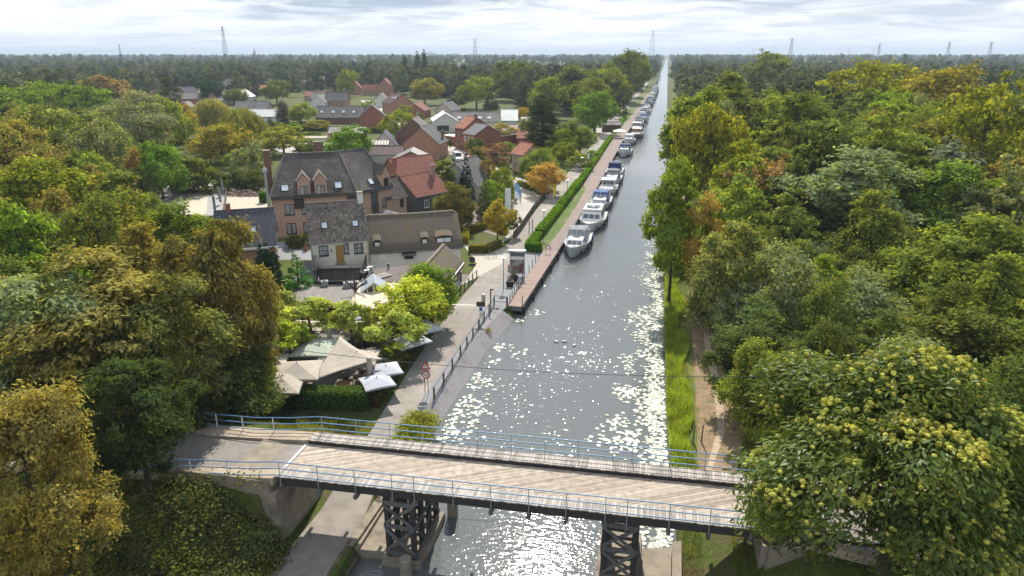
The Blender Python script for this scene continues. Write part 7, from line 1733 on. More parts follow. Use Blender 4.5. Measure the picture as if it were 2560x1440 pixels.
# --- right bank
for u, v, h, w, k, c, l in (
    (1800, 262, 20, 210, 'broad0', 'yellowgreen', 'bright yellow green tree leaning over the canal, highest of the bank'), (1700, 395, 17, 150, 'broad1', (.11, .15, .02), 'green tree overhanging the water on the right bank'), (1880, 330, 18, 150, 'broad3', 'yellowgreen', 'yellow green crown right of the highest bank tree'), (1905, 400, 14.5, 210, 'loose1', 'rust', 'rust brown tree among the green wood on the right bank'), (1775, 480, 13.5, 120, 'loose0', (.15, .11, .035), 'yellow brown thin tree above the grass bank'), (2130, 372, 17, 350, 'near_oak', 'greygreen', 'big grey green oak in the middle of the right wood'), (2395, 405, 15.5, 280, 'near_oak', (.07, .11, .02), 'spreading green oak right of the grey green one'), (2495, 205, 24, 280, 'broad2', 'yellowgreen', 'tall yellow green tree at the right photo edge'), (2150, 152, 26, 230, 'oval1', (.20, .23, .02), 'bright yellow topped tree far in the right wood'), (2370, 165, 25, 250, 'broad1', (.115, .11, .024), 'golden olive tree far in the right wood'), (1850, 560, 12, 190, 'near_oak', (.135, .15, .05), 'pale green tree over the trodden path'), (2000, 620, 11, 220, 'near_bush', 'greygreen', 'grey leaved willow shrub in the right wood edge'), (2080, 640, 9.5, 130, 'near_oak', 'fresh', 'small fresh green tree amid grey willow shrubs'), (2190, 690, 9.5, 240, 'near_bush', 'greygreen', 'wide grey willow shrub behind the chestnut'), (1930, 760, 7, 220, 'near_bush', (.06, .09, .035), 'dark arching shrub beside the trodden path'), (2460, 545, 14, 330, 'near_oak', 'mid', 'large mid green tree at the right photo edge'), (2540, 390, 17, 200, 'broad3', 'greygreen', 'grey green crown at the right edge above the mid green tree'), (2430, 770, 9.5, 330, 'near_oak', 'deep', 'dark green tree right behind the chestnut'), (2210, 480, 14, 200, 'near_oak', 'deep', 'dark tree between the two big oaks'), (1740, 222, 22, 170, 'broad2', 'mid', 'green crown above the far bank of the canal'), (1830, 182, 24, 170, 'oval0', 'deep', 'dark green crown in the far right wood'), (1935, 130, 29, 130, 'broad0', 'deep', 'dark tree top reaching the horizon right of the canal'), (2010, 235, 21, 190, 'broad1', 'deep', 'wide dark crown below the horizon tree'), (2240, 262, 21, 200, 'broad3', 'mid', 'wide mid green crown below the yellow topped tree'), (2330, 300, 18, 150, 'loose1', (.12, .13, .03), 'thin golden green crown beside the tall yellow green tree'), (2090, 300, 19, 180, 'oval2', 'deep', 'dark oval crown behind the grey green oak'), (1985, 400, 15, 140, 'broad2', 'dark', 'dark crown between the rust tree and the grey green oak'), (1705, 520, 8, 110, 'near_bush', 'deep', 'dark green tree drooping to the water'), (2540, 640, 12, 200, 'near_oak', 'mid', 'green tree cut by the right photo edge'), (2080, 830, 7, 240, 'near_bush', 'dark', 'dark shrub left of the chestnut top'), (2330, 860, 7.5, 260, 'near_bush', 'dark', 'dark shrub behind the chestnut top'), (2530, 1120, 9.5, 200, 'ash2', (.13, .15, .03), 'yellow green feathery tree at the right edge below the chestnut'), (1790, 640, 8, 90, 'near_bush', 'deep', 'dark shrub hanging over the grass bank'), (2540, 880, 9, 220, 'near_bush', 'deep', 'dark shrub at the right edge behind the chestnut')):
    tr(u, v, h, w, k, c, l)
# dead trunk in the clearing
p = at(2238, 435, 3); mb = MB(); mb.tube([(p[0], p[1], 0), (p[0] + .3, p[1], 5), (p[0] + .9, p[1], 9)], [.25, .2, .05], 6); tag(mb.build('dead_trunk', surf('bleached dead wood', (.33, .30, .26), .9)), 'bare pale trunk leaning in a gap of the right wood', 'dead tree')
# --- sweet chestnut beside the bridge end
CX, CY = 11.9, 30.0
v, q, t, lob, rad = crown(120, 6.5, 15.6, .14, 30, .30, 760, 62000, .36, .125, 'broad', sig=.46, up=.35, elong=True)
cz = 2.8
tre = thing('chestnut_tree', 'large sweet chestnut full of pale yellow green burrs at the right end of the bridge', 'tree', (CX, CY, cz))
tre.scale = (1, 1, (15.2 - cz) / 15.6)
o = mesh_obj('crown', np_mesh('crown', v, q, [M['leafgloss']], t), tre); o.color = (.105, .155, .026, 1)
o = mesh_obj('trunk', trunk_mesh('trunk', lob, 15.6, .2, .42, 77, limbs=24), tre)
rs = np.random.RandomState(5); nb = 2600
wz = rad * (lob[:, 2] - 1.5); li = rs.choice(len(lob), nb, p=wz / wz.sum()); nc_ = 330; ci_ = rs.randint(0, nc_, nb); lc_ = li[:nc_]; li = lc_[ci_]; jit = rs.normal(size=(nc_, 3))[ci_] * .95 + rs.normal(size=(nb, 3)) * .28
dd = unit(jit + unit(lob[li] - np.array([0, 0, 8.5])) * 1.1 + np.array([0, 0, .45]))
bp_ = lob[li] + dd * (rad[li] * rs.uniform(.95, 1.25, nb))[:, None]
per = 34; c_ = np.repeat(bp_, per, 0); d_ = unit(rs.normal(size=(nb * per, 3)))
br = np.repeat(rs.uniform(.10, .17, nb), per)
bv, bq = leaf_quads(c_ + d_ * (br * .72)[:, None], d_, .13, .075, rs)
m, N_ = None, None
M['burr'] = leafmat('chestnut burrs', .25, .0, (1.1, 1.0, .9), (.7, 1.3))
o = mesh_obj('burrs', np_mesh('burrs', bv, bq, [M['burr']], np.repeat(rs.rand(nb), per)), tre); o.color = (.52, .53, .13, 1); o['kind'] = 'stuff'
HERO.append((CX, CY, 6.5))
# bare pollard among the planes
p = at(893, 790, 0); t_ = thing('bare_tree', 'bare knobbly pollarded tree before the cream felt roof', 'tree', (p[0], p[1], 0)); mb = MB()
mb.tube([(0, 0, 0), (.05, 0, 2.4), (0, 0, 3.2)], [.2, .17, .15], 7)
for a, e in ((2.8, 1.3), (1.9, .7), (.4, 1.2), (5.2, .9), (-.3, 1.5)): mb.tube([(0, 0, 3.0), (.6*math.cos(a), .4*math.sin(a), 3.6), (e*math.cos(a), .6*e*math.sin(a), 4.0), (e*1.15*math.cos(a), .6*e*math.sin(a), 4.25)], [.12, .09, .08, .1], 6)
mb.build('trunk', M['bark'], t_)

# ---------------------------------------------------------------- fill: woods left and right, tree by tree
KEEP = []     # ground to keep clear: polygons as (x0, x1, y0, y1)
def clear(x, y, r):
    if ql(y) - 8.5 - r * .4 < x < qr(y) + 3.6 + r * .55 and y < 520: return False
    if -62 < x < -22 and 44 < y < 108: return False
    if -49 < x < -20 and 28 < y < 40: return False
    return True
def inview(x, y, m=0.0):
    f = FX*x + FY*y; s = RX*x + RY*y
    return f > 12 and abs(s) < f * .765 + m
housepts = [(o.location.x, o.location.y) for o in COL.objects if o.get('category') in ('house', 'garage', 'shed', 'barn', 'workshop', 'annex', 'outbuilding', 'farmhouse', 'kiosk', 'inn', 'hotel')]
def ok(x, y, r, hr=9.0, tight=.62):
    if not clear(x, y, r) or not inview(x, y, 3): return False
    for a, b, c in HERO:
        if (a - x) ** 2 + (b - y) ** 2 < ((c + r) * tight) ** 2: return False
    # houses and a sight line from the camera to them stay free
    for a, b in housepts:
        if (a + 4 - x) ** 2 + (b + 4 - y) ** 2 < (hr + r * .5) ** 2: return False
    return True
nfill = 0
def skyline(x, y, h):
    """keep the sight lines to the car park, the slate roof and the village open"""
    f = FX*x + FY*y; s = RX*x + RY*y; zc_ = f*_cp + (CAMZ - h)*_sp
    u = 1280 + FPX * s / zc_; v = 720 + FPX * (-f*_sp + (CAMZ - h)*_cp) / zc_
    if 375 < u < 575 and f < 128: return v > 515
    if 575 <= u < 720 and f < 130: return v > 690
    if 425 < u < 1290 and 128 <= f < 470: return h < 6
    if 290 < u <= 375 and f < 110: return v > 470
    return True
def fill(n, xr, yr, hf, wf, keys, cols, name, lab, group, test=None, tries=60, hr=9.0):
    global nfill
    got = 0
    for _ in range(n * tries):
        if got >= n: break
        y = rnd.uniform(*yr); x = rnd.uniform(*xr)
        w = wf(); r = w / 2
        if test and not test(x, y): continue
        if not ok(x, y, r, hr): continue
        h = hf(x, y)
        if not skyline(x, y, h): continue
        k = rnd.choice(keys); c = rnd.choice(cols)
        plant(name, lab % {'dark': 'dark green', 'deep': 'deep green', 'mid': 'mid green', 'olive': 'olive', 'fresh': 'fresh green', 'greygreen': 'grey green', 'yellowgreen': 'yellow green', 'brown': 'brownish', 'gold': 'golden', 'rust': 'rust brown', 'tan': 'tan'}[c], 'tree' if h > 5 else 'bush', k, x, y, h, w, c, group)
        got += 1; nfill += 1
BR = ['broad0', 'broad1', 'broad2', 'broad3', 'oval0', 'oval1', 'oval2', 'loose0', 'loose1']
# right wood: low edge near, taller behind
dist = lambda x, y: math.hypot(x, y)
fill(26, (8, 40), (46, 80), lambda x, y: rnd.uniform(7, 10) + max(0, x - 14) * .12, lambda: rnd.uniform(5, 7.5), ['near_oak', 'near_bush', 'near_oak'], ['deep', 'mid', 'greygreen', 'dark'], 'broadleaf_tree', '%s tree filling the wood edge along the trodden path', 'trees of the right wood edge', tries=120)
fill(75, (8, 110), (80, 200), lambda x, y: rnd.uniform(12, 15) + min(5, (y - 80) * .05), lambda: rnd.uniform(7.5, 11), BR, ['deep', 'mid', 'deep', 'olive', 'fresh', 'dark', 'greygreen', 'mid'], 'broadleaf_tree', '%s crown within the closed wood right of the canal', 'trees of the right wood', tries=120)
# left wood
lw = lambda x, y: x < -62 or (x < -48 and y < 60)
fill(46, (-140, -44), (38, 112), lambda x, y: rnd.uniform(11, 14.5), lambda: rnd.uniform(6.5, 9.5), BR + ['near_oak'], ['deep', 'olive', 'mid', 'greygreen', 'brown', 'deep'], 'broadleaf_tree', '%s crown within the closed wood left of the slate roof', 'trees of the left wood', test=lambda x, y: lw(x, y) and not (-108 < x < -62 and y > 92), tries=120)
fill(34, (-260, -100), (118, 230), lambda x, y: rnd.uniform(11, 15), lambda: rnd.uniform(8, 12), BR, ['deep', 'olive', 'mid', 'greygreen', 'fresh', 'dark'], 'broadleaf_tree', '%s crown within the wood beyond the grey car park', 'trees beyond the car park', test=lambda x, y: x < -126 or y > 230, tries=120)
fill(44, (-190, -24), (150, 330), lambda x, y: rnd.uniform(1.8, 4.6), lambda: rnd.uniform(2.4, 5), ['small0', 'small1', 'bush0', 'bush1'], ['deep', 'mid', 'fresh', 'olive', 'dark'], 'garden_tree', '%s garden tree standing between the village houses', 'garden trees of the village', hr=7.5)
print('individual trees', len(HERO), 'fill', nfill)
# ---------------------------------------------------------------- hedges, brambles, reeds, lilies, far woods
def hedge(name, label, pts, w, h, c, leaf=(.13, .09), dens=95, group=None, z=0.0, wob=.06, kind=None):
    """clipped hedge: a dark core box with leaves standing out of its faces"""
    rs = np.random.RandomState(len(label)); V = []; Q = []; T_ = []; MI = []; nv = 0
    for a, b in zip(pts[:-1], pts[1:]):
        a = np.array(a[:2]); b = np.array(b[:2]); L = np.linalg.norm(b - a); d = (b - a) / L; n = np.array([-d[1], d[0]])
        k = .82
        core = []
        for (s, o, zz) in ((0, -1, 0), (1, -1, 0), (1, 1, 0), (0, 1, 0), (0, -1, 1), (1, -1, 1), (1, 1, 1), (0, 1, 1)):
            p = a + d * (L * s) + n * (w/2 * k * o); core.append((p[0], p[1], z + (h * .93 if zz else -.05)))
        V.append(np.array(core)); Q.append(np.array(((4,5,6,7),(0,1,5,4),(1,2,6,5),(2,3,7,6),(3,0,4,7))) + nv); T_.append(np.zeros(5)); nv += 8
        for face, area in (('top', L * w), ('s1', L * h), ('s2', L * h), ('e1', w * h), ('e2', w * h)):
            m = int(area * dens)
            if m < 1: continue
            u = rs.rand(m); q = rs.rand(m); out = rs.normal(size=m) * wob
            if face == 'top': s = u * L; o = (q - .5) * w; zz = h + out; nn = np.array([0, 0, 1.0])
            elif face[0] == 's': sg = 1 if face == 's1' else -1; s = u * L; o = sg * (w/2 + out * .8); zz = q * h; nn = np.array([n[0]*sg, n[1]*sg, .25])
            else: sg = 1 if face == 'e2' else -1; s = np.full(m, L if sg > 0 else 0.0) + sg * out; o = (u - .5) * w; zz = q * h; nn = np.array([d[0]*sg, d[1]*sg, .2])
            pos = np.stack([a[0] + d[0]*s + n[0]*o, a[1] + d[1]*s + n[1]*o, z + zz], 1)
            nrm = unit(nn[None, :] + rs.normal(size=(m, 3)) * .6)
            v, qq = leaf_quads(pos, nrm, leaf[0], leaf[1], rs); V.append(v); Q.append(qq + nv); nv += len(v); T_.append(rs.rand(m))
    me = np_mesh(name, np.concatenate(V), np.concatenate(Q), [M['leaf']], np.concatenate(T_))
    o = mesh_obj(name, me); o.color = col(c, .05); tag(o, label, 'hedge', group)
    return o
cn = [(-18.45, 97.6), (-18.3, 104), (-18.1, 113), (-17.9, 124), (-17.75, 136), (-17.6, 152)]
hedge('clipped_hedge', 'bright green clipped hedge block at the end of the jetty boardwalk', [(-18.9, 97.2), (-16.5, 96.9)], 1.3, 1.35, (.085, .19, .014), group='hedge along the canal path')
segs = [('first bright green hedge length behind the hedge corner block', 98.2, 104.5, 1.25), ('second bright green hedge length along the canal path, a little taller', 105.2, 111.5, 1.45), ('third bright green hedge length, by the first hedge lamp', 112.2, 126, 1.3), ('fourth bright green hedge length, opposite the yellow flag', 126.8, 141, 1.35), ('fifth bright green hedge length, by the second hedge lamp', 141.8, 152, 1.5)]
for lab, y0, y1, h in segs:
    f = lambda y: -18.5 + (y - 97) * .016
    hedge('clipped_hedge', lab, [(f(y0), y0), (f(y1), y1)], 1.35, h, (.105, .215, .015), dens=60, leaf=(.17, .12), group='hedge along the canal path')
for lab, y0, y1 in (('sixth hedge length, beside the quay bench', 153, 172), ('seventh hedge length, opposite the parked silver car', 173, 205), ('eighth hedge length, beyond the navy hooded boat', 206, 245), ('ninth hedge length, past the white marquee', 262, 330)):
    hedge('clipped_hedge', lab, [(-17.6, y0), (-17.5, y1)], 1.3, 1.2, (.095, .195, .015), dens=26, leaf=(.26, .18), group='hedge along the canal path')
h2 = lambda u, v: at(u, v, 0)[:2]
hedge('ivy_hedge', 'tall ivy hedge along the canal path beside the terrace', [(-22.0, 47.2), (-22.9, 58), (-23.4, 66)], 1.0, 1.75, (.062, .062, .018), dens=70)
hedge('clipped_hedge', 'dark green clipped hedge across the near end of the garden terrace', [(-32.5, 45.4), (-22.4, 47.0)], 1.3, 1.75, (.045, .085, .022), dens=110)
fc = (.115, .10, .022)
for lab, ps in (('low curved russet hedge at the front of the forecourt', [h2(1172, 632), h2(1215, 633), h2(1250, 618)]), ('low russet hedge at the back of the forecourt', [h2(1168, 585), h2(1225, 568), h2(1262, 585)]), ('yellow green hedge at the right end of the thatched inn', [h2(1163, 612), h2(1166, 588)])):
    hedge('clipped_hedge', lab, ps, 1.0, 1.25, fc if 'yellow' not in lab else (.17, .17, .025), dens=60, group='forecourt hedges')
hedge('clipped_hedge', 'green hedge beside the white van at the street bend', [h2(1297, 462), h2(1333, 478)], 1.2, 1.1, 'mid', dens=40)
hedge('clipped_hedge', 'clipped green hedge block in the sandy yard', [h2(652, 508), h2(666, 506)], 1.6, 2.2, (.06, .12, .018), dens=60)
for lab, a_, b_ in (('garden hedge behind the green walled shed', (665, 332), (815, 326)), ('garden hedge in front of the green walled shed', (800, 348), (665, 366)), ('dark garden hedge beyond the long workshop', (1110, 278), (1165, 278)), ('garden hedge by the dark roofed garage', (700, 318), (800, 312))):
    hedge('garden_hedge', lab, [h2(*a_), h2(*b_)], 1.4, 1.6, 'deep', leaf=(.4, .3), dens=12, wob=.12)

rg = random.Random(77); k_ = 0
while k_ < 16:
    x, y = rg.uniform(-190, -45), rg.uniform(185, 330); a_ = R_(rg.choice((14, 104)) + rg.uniform(-4, 4)); L__ = rg.uniform(8, 18)
    if not inview(x, y) or any((a + 5 - x) ** 2 + (b + 5 - y) ** 2 < 110 for a, b in housepts): continue
    hedge('garden_hedge', 'low green garden hedge between the village houses', [(x, y), (x + L__*math.cos(a_), y + L__*math.sin(a_))], 1.2, rg.uniform(1.2, 2), rg.choice(('deep', 'mid', 'olive')), leaf=(.45, .3), dens=9, wob=.14, group='garden hedges of the village'); k_ += 1

def scatter_leaves(name, label, cat, pos, nrm, l, w, c, mat='leaf', seed=1, kind='stuff', tint=None, along=None):
    rs = np.random.RandomState(seed); v, q = leaf_quads(pos, nrm, l, w, rs, along)
    o = mesh_obj(name, np_mesh(name, v, q, [M[mat]], rs.rand(len(pos)) if tint is None else tint)); o.color = (*c, 1); tag(o, label, cat, kind=kind); return o
def mounds(n, xr, yr, per, hmax, test, seed, sig=.5):
    """leafy mounds over the ground: returns leaf positions, normals and clump tints"""
    rg = random.Random(seed); rs = np.random.RandomState(seed); P = []; Nn = []; T_ = []
    for _ in range(n):
        x = rg.uniform(*xr); y = rg.uniform(*yr)
        if not test(x, y): continue
        hgt = rg.uniform(.25, 1) * hmax; r = rg.uniform(.35, .8) * (1 + hmax * .3); z = land_z(x, y)
        d = unit(rs.normal(size=(per, 3))); d[:, 2] = np.abs(d[:, 2])
        P.append(np.array([x, y, z]) + d * np.array([r, r, hgt]) * rs.uniform(.55, 1.05, (per, 1))); Nn.append(unit(d * .7 + rs.normal(size=(per, 3)) * .6 + np.array([0, 0, .4]))); T_.append(np.full(per, rg.random()) * .6 + rs.rand(per) * .4)
    return np.concatenate(P), np.concatenate(Nn), np.concatenate(T_)
p, n, t = mounds(1500, (-38, -20.2), (17, 30.3), 70, 1.9, lambda x, y: (x < -20.3 or y < 28) and y < 30.1 and x < -19.9, 3)
scatter_leaves('brambles', 'tangle of brambles and ivy on the slope in front of the bridge abutment', 'undergrowth', p, n, .17, .115, (.14, .16, .052), seed=2, tint=t)
p, n, t = mounds(260, (-25, -20.4), (25.5, 30.1), 70, 1.2, lambda x, y: y < 30.0, 23)
scatter_leaves('brambles', 'brambles growing against the wing wall of the abutment', 'undergrowth', p, n, .17, .115, (.115, .135, .045), seed=22, tint=t)
p, n, t = mounds(90, (-30, -20.6), (24, 30.0), 90, 1.0, lambda x, y: y < 29.6, 13)
scatter_leaves('nettles', 'paler nettles growing in the brambles below the pavement', 'undergrowth', p, n, .2, .12, (.22, .23, .085), seed=12, tint=t)
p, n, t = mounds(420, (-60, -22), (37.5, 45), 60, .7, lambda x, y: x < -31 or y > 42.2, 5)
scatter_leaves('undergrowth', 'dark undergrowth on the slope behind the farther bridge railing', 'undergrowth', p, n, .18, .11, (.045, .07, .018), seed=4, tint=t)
p, n, t = mounds(60, (-18.2, -16.3), (41, 46.2), 150, 1.25, lambda x, y: True, 7)
scatter_leaves('bank_bush', 'rounded yellow green bush on the bank between path and lily pads', 'bush', p, n, .2, .12, (.20, .23, .035), seed=6, kind='thing', tint=t)
p, n, t = mounds(16, (-16.9, -16.1), (36, 39.5), 110, .8, lambda x, y: True, 17)
scatter_leaves('bank_weeds', 'weeds growing over the kerb under the bridge', 'weeds', p, n, .22, .07, (.11, .105, .03), seed=16, tint=t)
for lab, (u, v), c in (('yellow tuft of grass on the slate chippings', (1221, 828), (.26, .22, .04)), ('brownish weed tuft near the jetty barrier', (1243, 778), (.10, .095, .045))):
    x, y = at(u, v, -.2)[:2]; rs = np.random.RandomState(3); d = unit(rs.normal(size=(160, 3)) + np.array([0, 0, .8])); d[:, 2] = np.abs(d[:, 2])
    scatter_leaves('grass_tuft', lab, 'grass tuft', np.array([x, y, -.35]) + d * .42, unit(rs.normal(size=(160, 3))), .5, .03, c, seed=9, kind='thing', along=d)
# reeds and grass
def blades(name, label, n, xr, yr, zf, h, c, test=lambda x, y: True, seed=1, w=.03, lean=.35):
    rs = np.random.RandomState(seed); x = rs.uniform(*xr, n); y = rs.uniform(*yr, n)
    keep = np.array([test(a, b) for a, b in zip(x, y)]); x, y = x[keep], y[keep]; m = len(x)
    z = np.array([zf(a, b) for a, b in zip(x, y)]); patch = .5 + .5 * np.sin(x * 1.7 + 2 * np.sin(y * .8)) * np.sin(y * .9)
    hh = rs.uniform(.5, 1.1, m) * h * (.6 + .6 * patch); th = rs.uniform(0, 6.28, m); ln = rs.uniform(0, lean, m) * hh
    dx, dy = np.cos(th), np.sin(th); wx, wy = -dy * w, dx * w
    v = np.stack([np.stack([x - wx, y - wy, z], 1), np.stack([x + wx, y + wy, z], 1), np.stack([x + dx*ln*.5 + wx*.6, y + dy*ln*.5 + wy*.6, z + hh*.6], 1), np.stack([x + dx*ln, y + dy*ln, z + hh], 1)], 1).reshape(-1, 3)
    o = mesh_obj(name, np_mesh(name, v, np.arange(m * 4).reshape(m, 4), [M['leaf']], np.clip(patch * .5 + rs.rand(m) * .5, 0, 1))); o.color = (*c, 1); return tag(o, label, 'grass', kind='stuff')
bz = lambda x, y: -.5 + min(1, max(0, (x - qr(y)) / 2)) * .35
blades('reeds', 'tall bright green reeds along the right water edge', 46000, (1.5, 4.1), (42.5, 115), bz, .75, (.20, .275, .045), lambda x, y: x > qr(y) and (x - qr(y)) < 1.9 + .5 * math.sin(y * .5), 1, .028)
blades('bank_grass_blades', 'short grass on the right bank and beside the trodden path', 38000, (3.2, 9.5), (37, 110), lambda x, y: land_z(x, y) + .0, .16, (.22, .21, .05), lambda x, y: not (4.5 < x < 7.4 and rnd.random() < .75), 2, .022)
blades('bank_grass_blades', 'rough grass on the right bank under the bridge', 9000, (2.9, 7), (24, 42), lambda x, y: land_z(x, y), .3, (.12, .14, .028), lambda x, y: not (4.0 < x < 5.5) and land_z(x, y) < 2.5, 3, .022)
blades('slope_grass', 'sunlit rough grass on the slope behind the farther bridge railing', 16000, (-31, -20.8), (37, 44.5), lambda x, y: land_z(x, y), .32, (.15, .165, .04), lambda x, y: True, 4, .024)
blades('verge_grass', 'rough grass along the edges of the canal path', 7000, (-19.2, -16.6), (38, 47), lambda x, y: land_z(x, y), .25, (.14, .14, .03), lambda x, y: x > -18.3, 5, .022)
# lily pads: notched discs in drifts
rs = np.random.RandomState(11); rg = random.Random(11); L_ = []
def drift(cx, cy, n, sx, sy):
    for _ in range(n):
        x = rg.gauss(cx, sx); y = rg.gauss(cy, sy)
        if ql(y) + .3 < x < qr(y) - .15 and (y > 37.5 or x < 2.3): L_.append((x, y))
for k in range(78):
    y = rg.uniform(44, 104); d = rg.random() ** 2.4 * (4.4 - .035 * (y - 44)); drift(qr(y) - .5 - d, y, int(rg.uniform(10, 34)), .5, .8)
for k in range(30): y = rg.uniform(46, 80); drift(qr(y) - .7, y, 16, .5, 1.0)
for u, v, n, s in ((1250, 870, 26, .6), (1235, 905, 16, .5), (1180, 950, 40, .9), (1215, 960, 24, .8), (1155, 1010, 46, .9), (1185, 1030, 30, .8), (1140, 1050, 44, .8), (1115, 1085, 50, .7), (1165, 1085, 24, .7), (1360, 715, 5, .2), (1340, 780, 12, .5), (1300, 800, 8, .4), (1475, 570, 10, .5), (1530, 1110, 30, .7), (1560, 1065, 30, .8), (1600, 1100, 44, .9), (1300, 890, 10, .6), (1620, 580, 16, .7), (1635, 610, 30, .8), (1340, 640, 4, .3)):
    x, y = at(u, v, WZ)[:2]; drift(x, y, n, s, s * 1.2)
for _ in range(120): L_.append((rg.uniform(.4, 2.4), rg.uniform(35.3, 39)))
L_ = [(x, y) for x, y in L_ if x < qr(y) - .1]
nv = 11; V = []; F = []; kk = 0
for x, y in L_:
    r = rg.uniform(.10, .20); a0 = rg.uniform(0, 6.28); tx, ty = rg.gauss(0, .05), rg.gauss(0, .05); zz = WZ + .012 + rg.uniform(0, .02)
    V.append((x, y, zz))
    for i in range(nv): a = a0 + .25 + (6.283 - .5) * i / (nv - 1); px_, py_ = r * math.cos(a), r * math.sin(a); V.append((x + px_, y + py_, zz + .01 + px_ * tx + py_ * ty))
    for i in range(nv - 1): F.append((kk, kk + 1 + i, kk + 2 + i))
    kk += nv + 1
me = np_mesh('lily_pads', np.array(V), np.array(F), [surf('lily pad', (.44, .46, .38), .4, (.30, .34, .22), 3, tint=.3, spec=.5)], np.repeat(rs.rand(len(L_)), nv - 1))
tag(mesh_obj('lily_pads', me), 'drifts of pale floating lily pads on the canal', 'lily pads', kind='stuff')

# far woods: instanced trees on points, then a rolling canopy to the horizon
def farleaf(name, stops):
    m, N = newmat(name); out = N.new('ShaderNodeOutputMaterial')
    oi = N.new('ShaderNodeObjectInfo'); r = N.new('ShaderNodeValToRGB'); r.color_ramp.interpolation = 'CONSTANT'
    e = r.color_ramp.elements
    while len(e) < len(stops): e.new(.5)
    for i, c in enumerate(stops): e[i].position = i / len(stops); e[i].color = (*c, 1)
    N.lk(oi.outputs['Random'], r.inputs[0])
    a = N.new('ShaderNodeAttribute', attribute_name='v'); s = N.new('ShaderNodeVectorMath', operation='SCALE'); N.lk(r.outputs[0], s.inputs[0]); N.lk(N.rng(a.outputs['Fac'], 0, 1, .6, 1.4), s.inputs['Scale'])
    d = N.new('ShaderNodeBsdfDiffuse'); t_ = N.new('ShaderNodeBsdfTranslucent'); N.lk(s.outputs[0], d.inputs[0]); N.lk(s.outputs[0], t_.inputs[0])
    mx = N.new('ShaderNodeMixShader'); mx.inputs[0].default_value = .3; N.lk(d.outputs[0], mx.inputs[1]); N.lk(t_.outputs[0], mx.inputs[2]); N.lk(mx.outputs[0], out.inputs[0]); return m
stops = [tuple(q * 1.9 for q in c) for c in ((.058, .072, .024), (.05, .062, .022), (.07, .085, .028), (.04, .05, .022), (.085, .09, .035), (.06, .078, .026), (.078, .092, .03), (.11, .105, .038), (.05, .064, .03), (.068, .082, .026), (.10, .11, .06), (.044, .056, .02))]
M['farleaf'] = farleaf('far leaves', stops)
fcol = bpy.data.collections.new('far tree kinds')
for i in range(5):
    kd = ('broad', 'oval', 'broad', 'oval', 'cone')[i]
    v, q, t, lob, rad = crown(200 + i, (5.2, 4.2, 6.0, 4.6, 3.4)[i], (16, 18, 15, 17, 17)[i], .06, 14, .42, 90, 900, 1.25, .9, kd, sig=.5)
    o = bpy.data.objects.new('far tree kind', np_mesh('far_crown', v, q, [M['farleaf']], t)); fcol.objects.link(o)
def far_wood(name, label, pts, smin, smax):
    me = bpy.data.meshes.new(name); me.from_pydata(pts, [], []); o = mesh_obj(name, me); tag(o, label, 'wood', kind='stuff')
    ng = bpy.data.node_groups.new(name, 'GeometryNodeTree'); ng.interface.new_socket('Geometry', in_out='INPUT', socket_type='NodeSocketGeometry'); ng.interface.new_socket('Geometry', in_out='OUTPUT', socket_type='NodeSocketGeometry')
    nd = ng.nodes; gi = nd.new('NodeGroupInput'); go = nd.new('NodeGroupOutput'); mp = nd.new('GeometryNodeMeshToPoints'); ip = nd.new('GeometryNodeInstanceOnPoints'); ci = nd.new('GeometryNodeCollectionInfo')
    ci.inputs['Collection'].default_value = fcol; ci.inputs['Separate Children'].default_value = True; ci.inputs['Reset Children'].default_value = True
    ip.inputs['Pick Instance'].default_value = True
    rv = nd.new('FunctionNodeRandomValue'); rv.data_type = 'FLOAT_VECTOR'; rv.inputs[0].default_value = (0, 0, 0); rv.inputs[1].default_value = (0, 0, 6.28)
    rs_ = nd.new('FunctionNodeRandomValue'); rs_.data_type = 'FLOAT'; rs_.inputs[2].default_value = smin; rs_.inputs[3].default_value = smax
    ri = nd.new('FunctionNodeRandomValue'); ri.data_type = 'INT'; ri.inputs[4].default_value = 0; ri.inputs[5].default_value = 4
    lk = ng.links.new
    lk(gi.outputs[0], mp.inputs[0]); lk(mp.outputs[0], ip.inputs['Points']); lk(ci.outputs[0], ip.inputs['Instance']); lk(rv.outputs[0], ip.inputs['Rotation']); lk(rs_.outputs[1], ip.inputs['Scale']); lk(ri.outputs[2], ip.inputs['Instance Index']); lk(ip.outputs[0], go.inputs[0])
    md = o.modifiers.new('trees', 'NODES'); md.node_group = ng
    return o
rg = random.Random(21)
def sight_free(x, y):
    """ground that shows in the photo between the houses stays open"""
    if -210 < x < -22 and 140 < y < 330: return False
    if -330 < x < -120 and 250 < y < 430: return rg.random() < .12
    return True
pts = []
ring = [(95, 260, 1100), (260, 600, 2600), (600, 1300, 4200)]
for d0, d1, n in ring:
    for _ in range(n):
        d = math.sqrt(rg.uniform(d0*d0, d1*d1)); a = rg.uniform(-.70, .70); s = math.tan(a) * d if False else d * math.sin(a); f = d * math.cos(a)
        x = FX*f + RX*s; y = FY*f + RY*s
        if ql(y) - (9 if y < 900 else 5) < x < qr(y) + 8: continue
        if x < 0 and not skyline(x, y, 14): continue
        if x < 0 and FX*x + FY*y < 560 and 540 < 1280 + FPX * (RX*x + RY*y) / ((FX*x + FY*y) * _cp) < 1000 and rg.random() < .9: continue
        if x < 0 and (not sight_free(x, y) or y < 150 and x > -150): continue
        if -380 < x < -140 and 960 < y < 1330: continue
        if any((a_ + 4 - x) ** 2 + (b_ + 4 - y) ** 2 < 150 for a_, b_ in housepts): continue
        if d < 300 and any((a_ - x) ** 2 + (b_ - y) ** 2 < (c_ + 2.5) ** 2 for a_, b_, c_ in HERO): continue
        pts.append((x, y, -.5))
far_wood('far_woods', 'closed woods reaching from behind the village and canal to the horizon', pts, .72, 1.18)
pts = []
